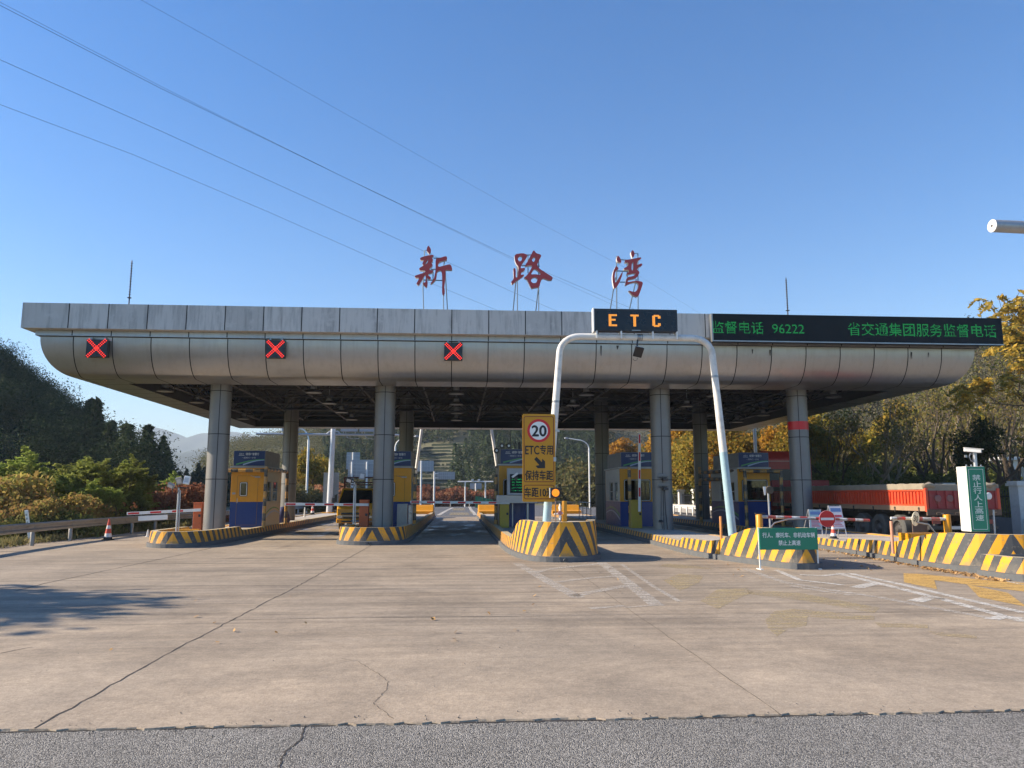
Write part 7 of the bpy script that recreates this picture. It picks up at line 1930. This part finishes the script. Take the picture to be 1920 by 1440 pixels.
def gravel():
    r = np.random.default_rng(96); n = 380
    X = r.uniform(-5, 7, n); Y = 6.14 + np.abs(r.normal(size=n)) * np.where(r.random(n) < .5, -.10, .16); s = r.uniform(.003, .010, n)
    k = r.random(n) < .25; Y = np.where(k, r.uniform(4.5, 16, n), Y); X = np.where(k, r.uniform(-9, 11, n), X)
    d = r.normal(size=(n, 6, 3)); d /= np.linalg.norm(d, axis=2)[..., None]
    base = np.array([[1, 0, 0], [0, 1, 0], [-1, 0, 0], [0, -1, 0], [0, 0, .8], [0, 0, -.5]]) + d * .25
    v = (base * s[:, None, None] + np.stack([X, Y, np.where(Y < 6.17, -.012, .002) + s * .4], 1)[:, None, :]).reshape(-1, 3)
    f = np.array([[0, 1, 4], [1, 2, 4], [2, 3, 4], [3, 0, 4], [1, 0, 5], [2, 1, 5], [3, 2, 5], [0, 3, 5]])
    F = (f[None] + (np.arange(n) * 6)[:, None, None]).reshape(-1, 3)
    o = np_mesh('gravel', v, F, M('loose_gravel', (.16, .15, .14), .9, var=.5, vscale=9)); o['kind'] = 'stuff'; o['label'] = 'loose grit along the edge between asphalt and concrete'; o['category'] = 'gravel'
gravel()
# ------------------------------------------------------------------ distant woods, one mass each
def proto(kind, r, n):
    if kind == 'conifer':
        z = r.uniform(0, 1, n) ** .8; a = r.uniform(0, 2 * np.pi, n); rad = (1 - z) * .24 * (.45 + .55 * r.random(n)) + .012
        C = np.stack([rad * np.cos(a), rad * np.sin(a), z * .96 + .05], 1); A = np.stack([np.cos(a), np.sin(a), np.full(n, -.3)], 1)
        return leaf_quads(r, C, (.03, .055), 2.2, .4, A)
    if kind == 'bamboo':
        c = r.normal(size=(14, 3)); c *= (r.random((14, 1)) ** .4) / np.linalg.norm(c, axis=1)[:, None]; c = c * [.27, .27, .34] + [0, 0, .56]
        C = clumps(r, c, n // 14, .085, .9); return leaf_quads(r, C, (.009, .017), 2.4, .3)
    c = r.normal(size=(8, 3)) * [.2, .2, .14] + [0, 0, .58]
    C = clumps(r, c, n // 8, .10, .8); return leaf_quads(r, C, (.028, .048), 1.4, .3)
def wood(label, kind, pts, hs, mat, seed, leaves=140):
    r = np.random.default_rng(seed); P = [proto(kind, r, leaves) for _ in range(6)]; V = []
    for (x, y, z), h in zip(pts, hs):
        v = P[r.integers(6)]; a = r.uniform(0, 6.28); c, s = math.cos(a), math.sin(a); wd = h * r.uniform(.85, 1.25)
        V.append(np.stack([x + (v[:, 0] * c - v[:, 1] * s) * wd, y + (v[:, 0] * s + v[:, 1] * c) * wd, z + v[:, 2] * h], 1))
    V = np.concatenate(V); o = np_mesh('wood', V, quads_faces(len(V)), mat); o['kind'] = 'stuff'; o['label'] = label; o['category'] = 'wood'; return o
def scatter(fn, x0, x1, y0, y1, n, seed, keep=None, zmin=-9):
    r = np.random.default_rng(seed); X = r.uniform(x0, x1, n); Y = r.uniform(y0, y1, n); Z = fn(X, Y); k = Z > zmin
    if keep is not None: k &= keep(X, Y, Z)
    return np.stack([X, Y, Z - .3], 1)[k]
def in_px(X, Y, Z, xa, xb):      # bearings between two photo columns
    b_ = np.arctan2(X, Y) - YAW; q = 960 + 1457 * np.tan(b_); return (q > xa) & (q < xb)
r_ = np.random.default_rng(5)
p = scatter(h_left, -135, -26, 62, 165, 2600, 101, lambda X, Y, Z: (Z > .2) & in_px(X, Y, Z, -260, 400))
wood('dense dark bamboo and cedar wood on the steep left hill', 'bamboo', p, r_.uniform(5.5, 8.5, len(p)), F_WOOD_L, 201, 1150)
p = scatter(h_left, -110, -28, 66, 150, 130, 102, lambda X, Y, Z: (Z > -.5) & (Z < 9) & in_px(X, Y, Z, 120, 320))
wood('dark conifers standing out of the left wood', 'conifer', p, r_.uniform(6, 9, len(p)), F_WOOD_L, 202, 700)
flat = lambda X, Y: np.zeros_like(X)
p = scatter(flat, -62, -17, 70, 150, 420, 103, lambda X, Y, Z: in_px(X, Y, Z, 180, 300) | (in_px(X, Y, Z, 300, 470) & (Y > 112)))
wood('dark valley trees between the left hill and the first column', 'conifer', p, np.where(in_px(p[:, 0], p[:, 1], 0, 0, 305), r_.uniform(5, 9, len(p)), r_.uniform(4, 6.8, len(p))), F_CONIF, 203, 420)
p = scatter(flat, -75, -20, 150, 175, 160, 113, lambda X, Y, Z: in_px(X, Y, Z, 200, 620))
wood('valley trees before the central hill', 'broad', p, r_.uniform(5, 8, len(p)), F_BROAD, 213, 220)
def terr(X, Y, Z):
    b_ = 960 + 1457 * np.tan(np.arctan2(X, Y) - YAW); el = 928 - (Z - CAM_H) / np.hypot(X, Y) * 1457
    return (b_ > 770) & (b_ < 905) & (el > 838 + (b_ - 790) * -.10) & (b_ < 838 + (930 - el) * .62)
p = scatter(h_mid, -230, 60, 160, 400, 5200, 104, lambda X, Y, Z: in_px(X, Y, Z, 380, 830) & ~terr(X, Y, Z))
wood('hazy mixed wood on the central hill left of the terraces', 'broad', p, r_.uniform(5.5, 9, len(p)), F_BROAD, 204, 130)
p = scatter(h_mid, -130, 140, 165, 390, 4600, 105, lambda X, Y, Z: in_px(X, Y, Z, 600, 1145) & ~terr(X, Y, Z))
wood('grey green conifer plantation on the central hill', 'conifer', p, r_.uniform(6.5, 10.5, len(p)), F_CONIF, 205, 240)
p = scatter(h_mid, 40, 300, 150, 330, 2200, 106, lambda X, Y, Z: in_px(X, Y, Z, 1130, 1500))
wood('brown bare wood on the central hill behind the fourth booth', 'broad', p, r_.uniform(6, 10, len(p)), F_BARE, 206, 110)
p = scatter(h_right, 38, 190, 66, 240, 2600, 107, lambda X, Y, Z: in_px(X, Y, Z, 1400, 2050) & (X > 40))
wood('brown half bare wood on the right hill', 'broad', p, r_.uniform(5, 9, len(p)), F_BARE, 207, 150)
p = scatter(h_right, 60, 190, 90, 240, 260, 108, lambda X, Y, Z: in_px(X, Y, Z, 1500, 2050))
wood('dark evergreens scattered over the right hill', 'broad', p, r_.uniform(6, 9, len(p)), F_CONIF, 208, 200)
# tea terraces: hedge rows following the contours of the central hill
def terraces():
    b = MB(); r = random.Random(9)
    for k in range(24):
        z = 1.6 + k * 1.15; rows = []
        for px in range(772, 908, 4):
            t_ = math.tan(math.atan((px - 960) / 1457) + YAW); lo, hi = 150.0, 400.0
            if float(h_mid(np.array(t_ * hi), np.array(hi))) < z: rows.append(None); continue
            for _ in range(22):
                m = (lo + hi) / 2
                if float(h_mid(np.array(t_ * m), np.array(m))) < z: lo = m
                else: hi = m
            ok = bool(terr(np.array(t_ * lo), np.array(lo), np.array(z))); rows.append(Vector((t_ * lo, lo, z)) if ok else None)
        for a, c in zip(rows[:-1], rows[1:]):
            if a is None or c is None or r.random() < .05: continue
            h0, h1 = .5 + r.uniform(-.08, .08), .5 + r.uniform(-.08, .08); w = .55
            b.faces([(a.x, a.y - w, z - .35), (a.x, a.y - w * .7, z + h0), (a.x, a.y + w * .6, z + h0), (a.x, a.y + w, z - .1), (c.x, c.y - w, z - .35), (c.x, c.y - w * .7, z + h1), (c.x, c.y + w * .6, z + h1), (c.x, c.y + w, z - .1)],
                    [(0, 4, 5, 1), (1, 5, 6, 2), (2, 6, 7, 3)])
    o = build('tea_terraces', b, M('tea_hedge', (.014, .028, .012), .9, var=.4, vscale=.6)); o['kind'] = 'stuff'; o['label'] = 'rows of tea hedges on the terraced hillside'; o['category'] = 'tea terraces'
terraces()
# rough grass on the verges
def grass():
    r = np.random.default_rng(99); n = 26000
    Y = r.uniform(10, 62, n); X = -14.9 - np.abs(r.normal(size=n)) * 3.2 + np.interp(Y, [10, 18, 23, 28, 62], [2.2, 1.4, .6, .2, .5])
    C = np.stack([X, Y, np.full(n, .02) + r.random(n) * .16], 1); A = np.tile([0, 0, 1.0], (n, 1))
    v = leaf_quads(r, C, (.04, .09), 4.5, 0, A); v[:, 2] = np.maximum(v[:, 2], -.08)
    o = np_mesh('grass', v, quads_faces(len(v)), foliage('rough_grass', [(.10, .13, .035), (.17, .16, .06), (.22, .18, .09), (.07, .10, .03)], .35)); o['kind'] = 'stuff'; o['label'] = 'rough grass behind the left guardrail'; o['category'] = 'grass'
grass()
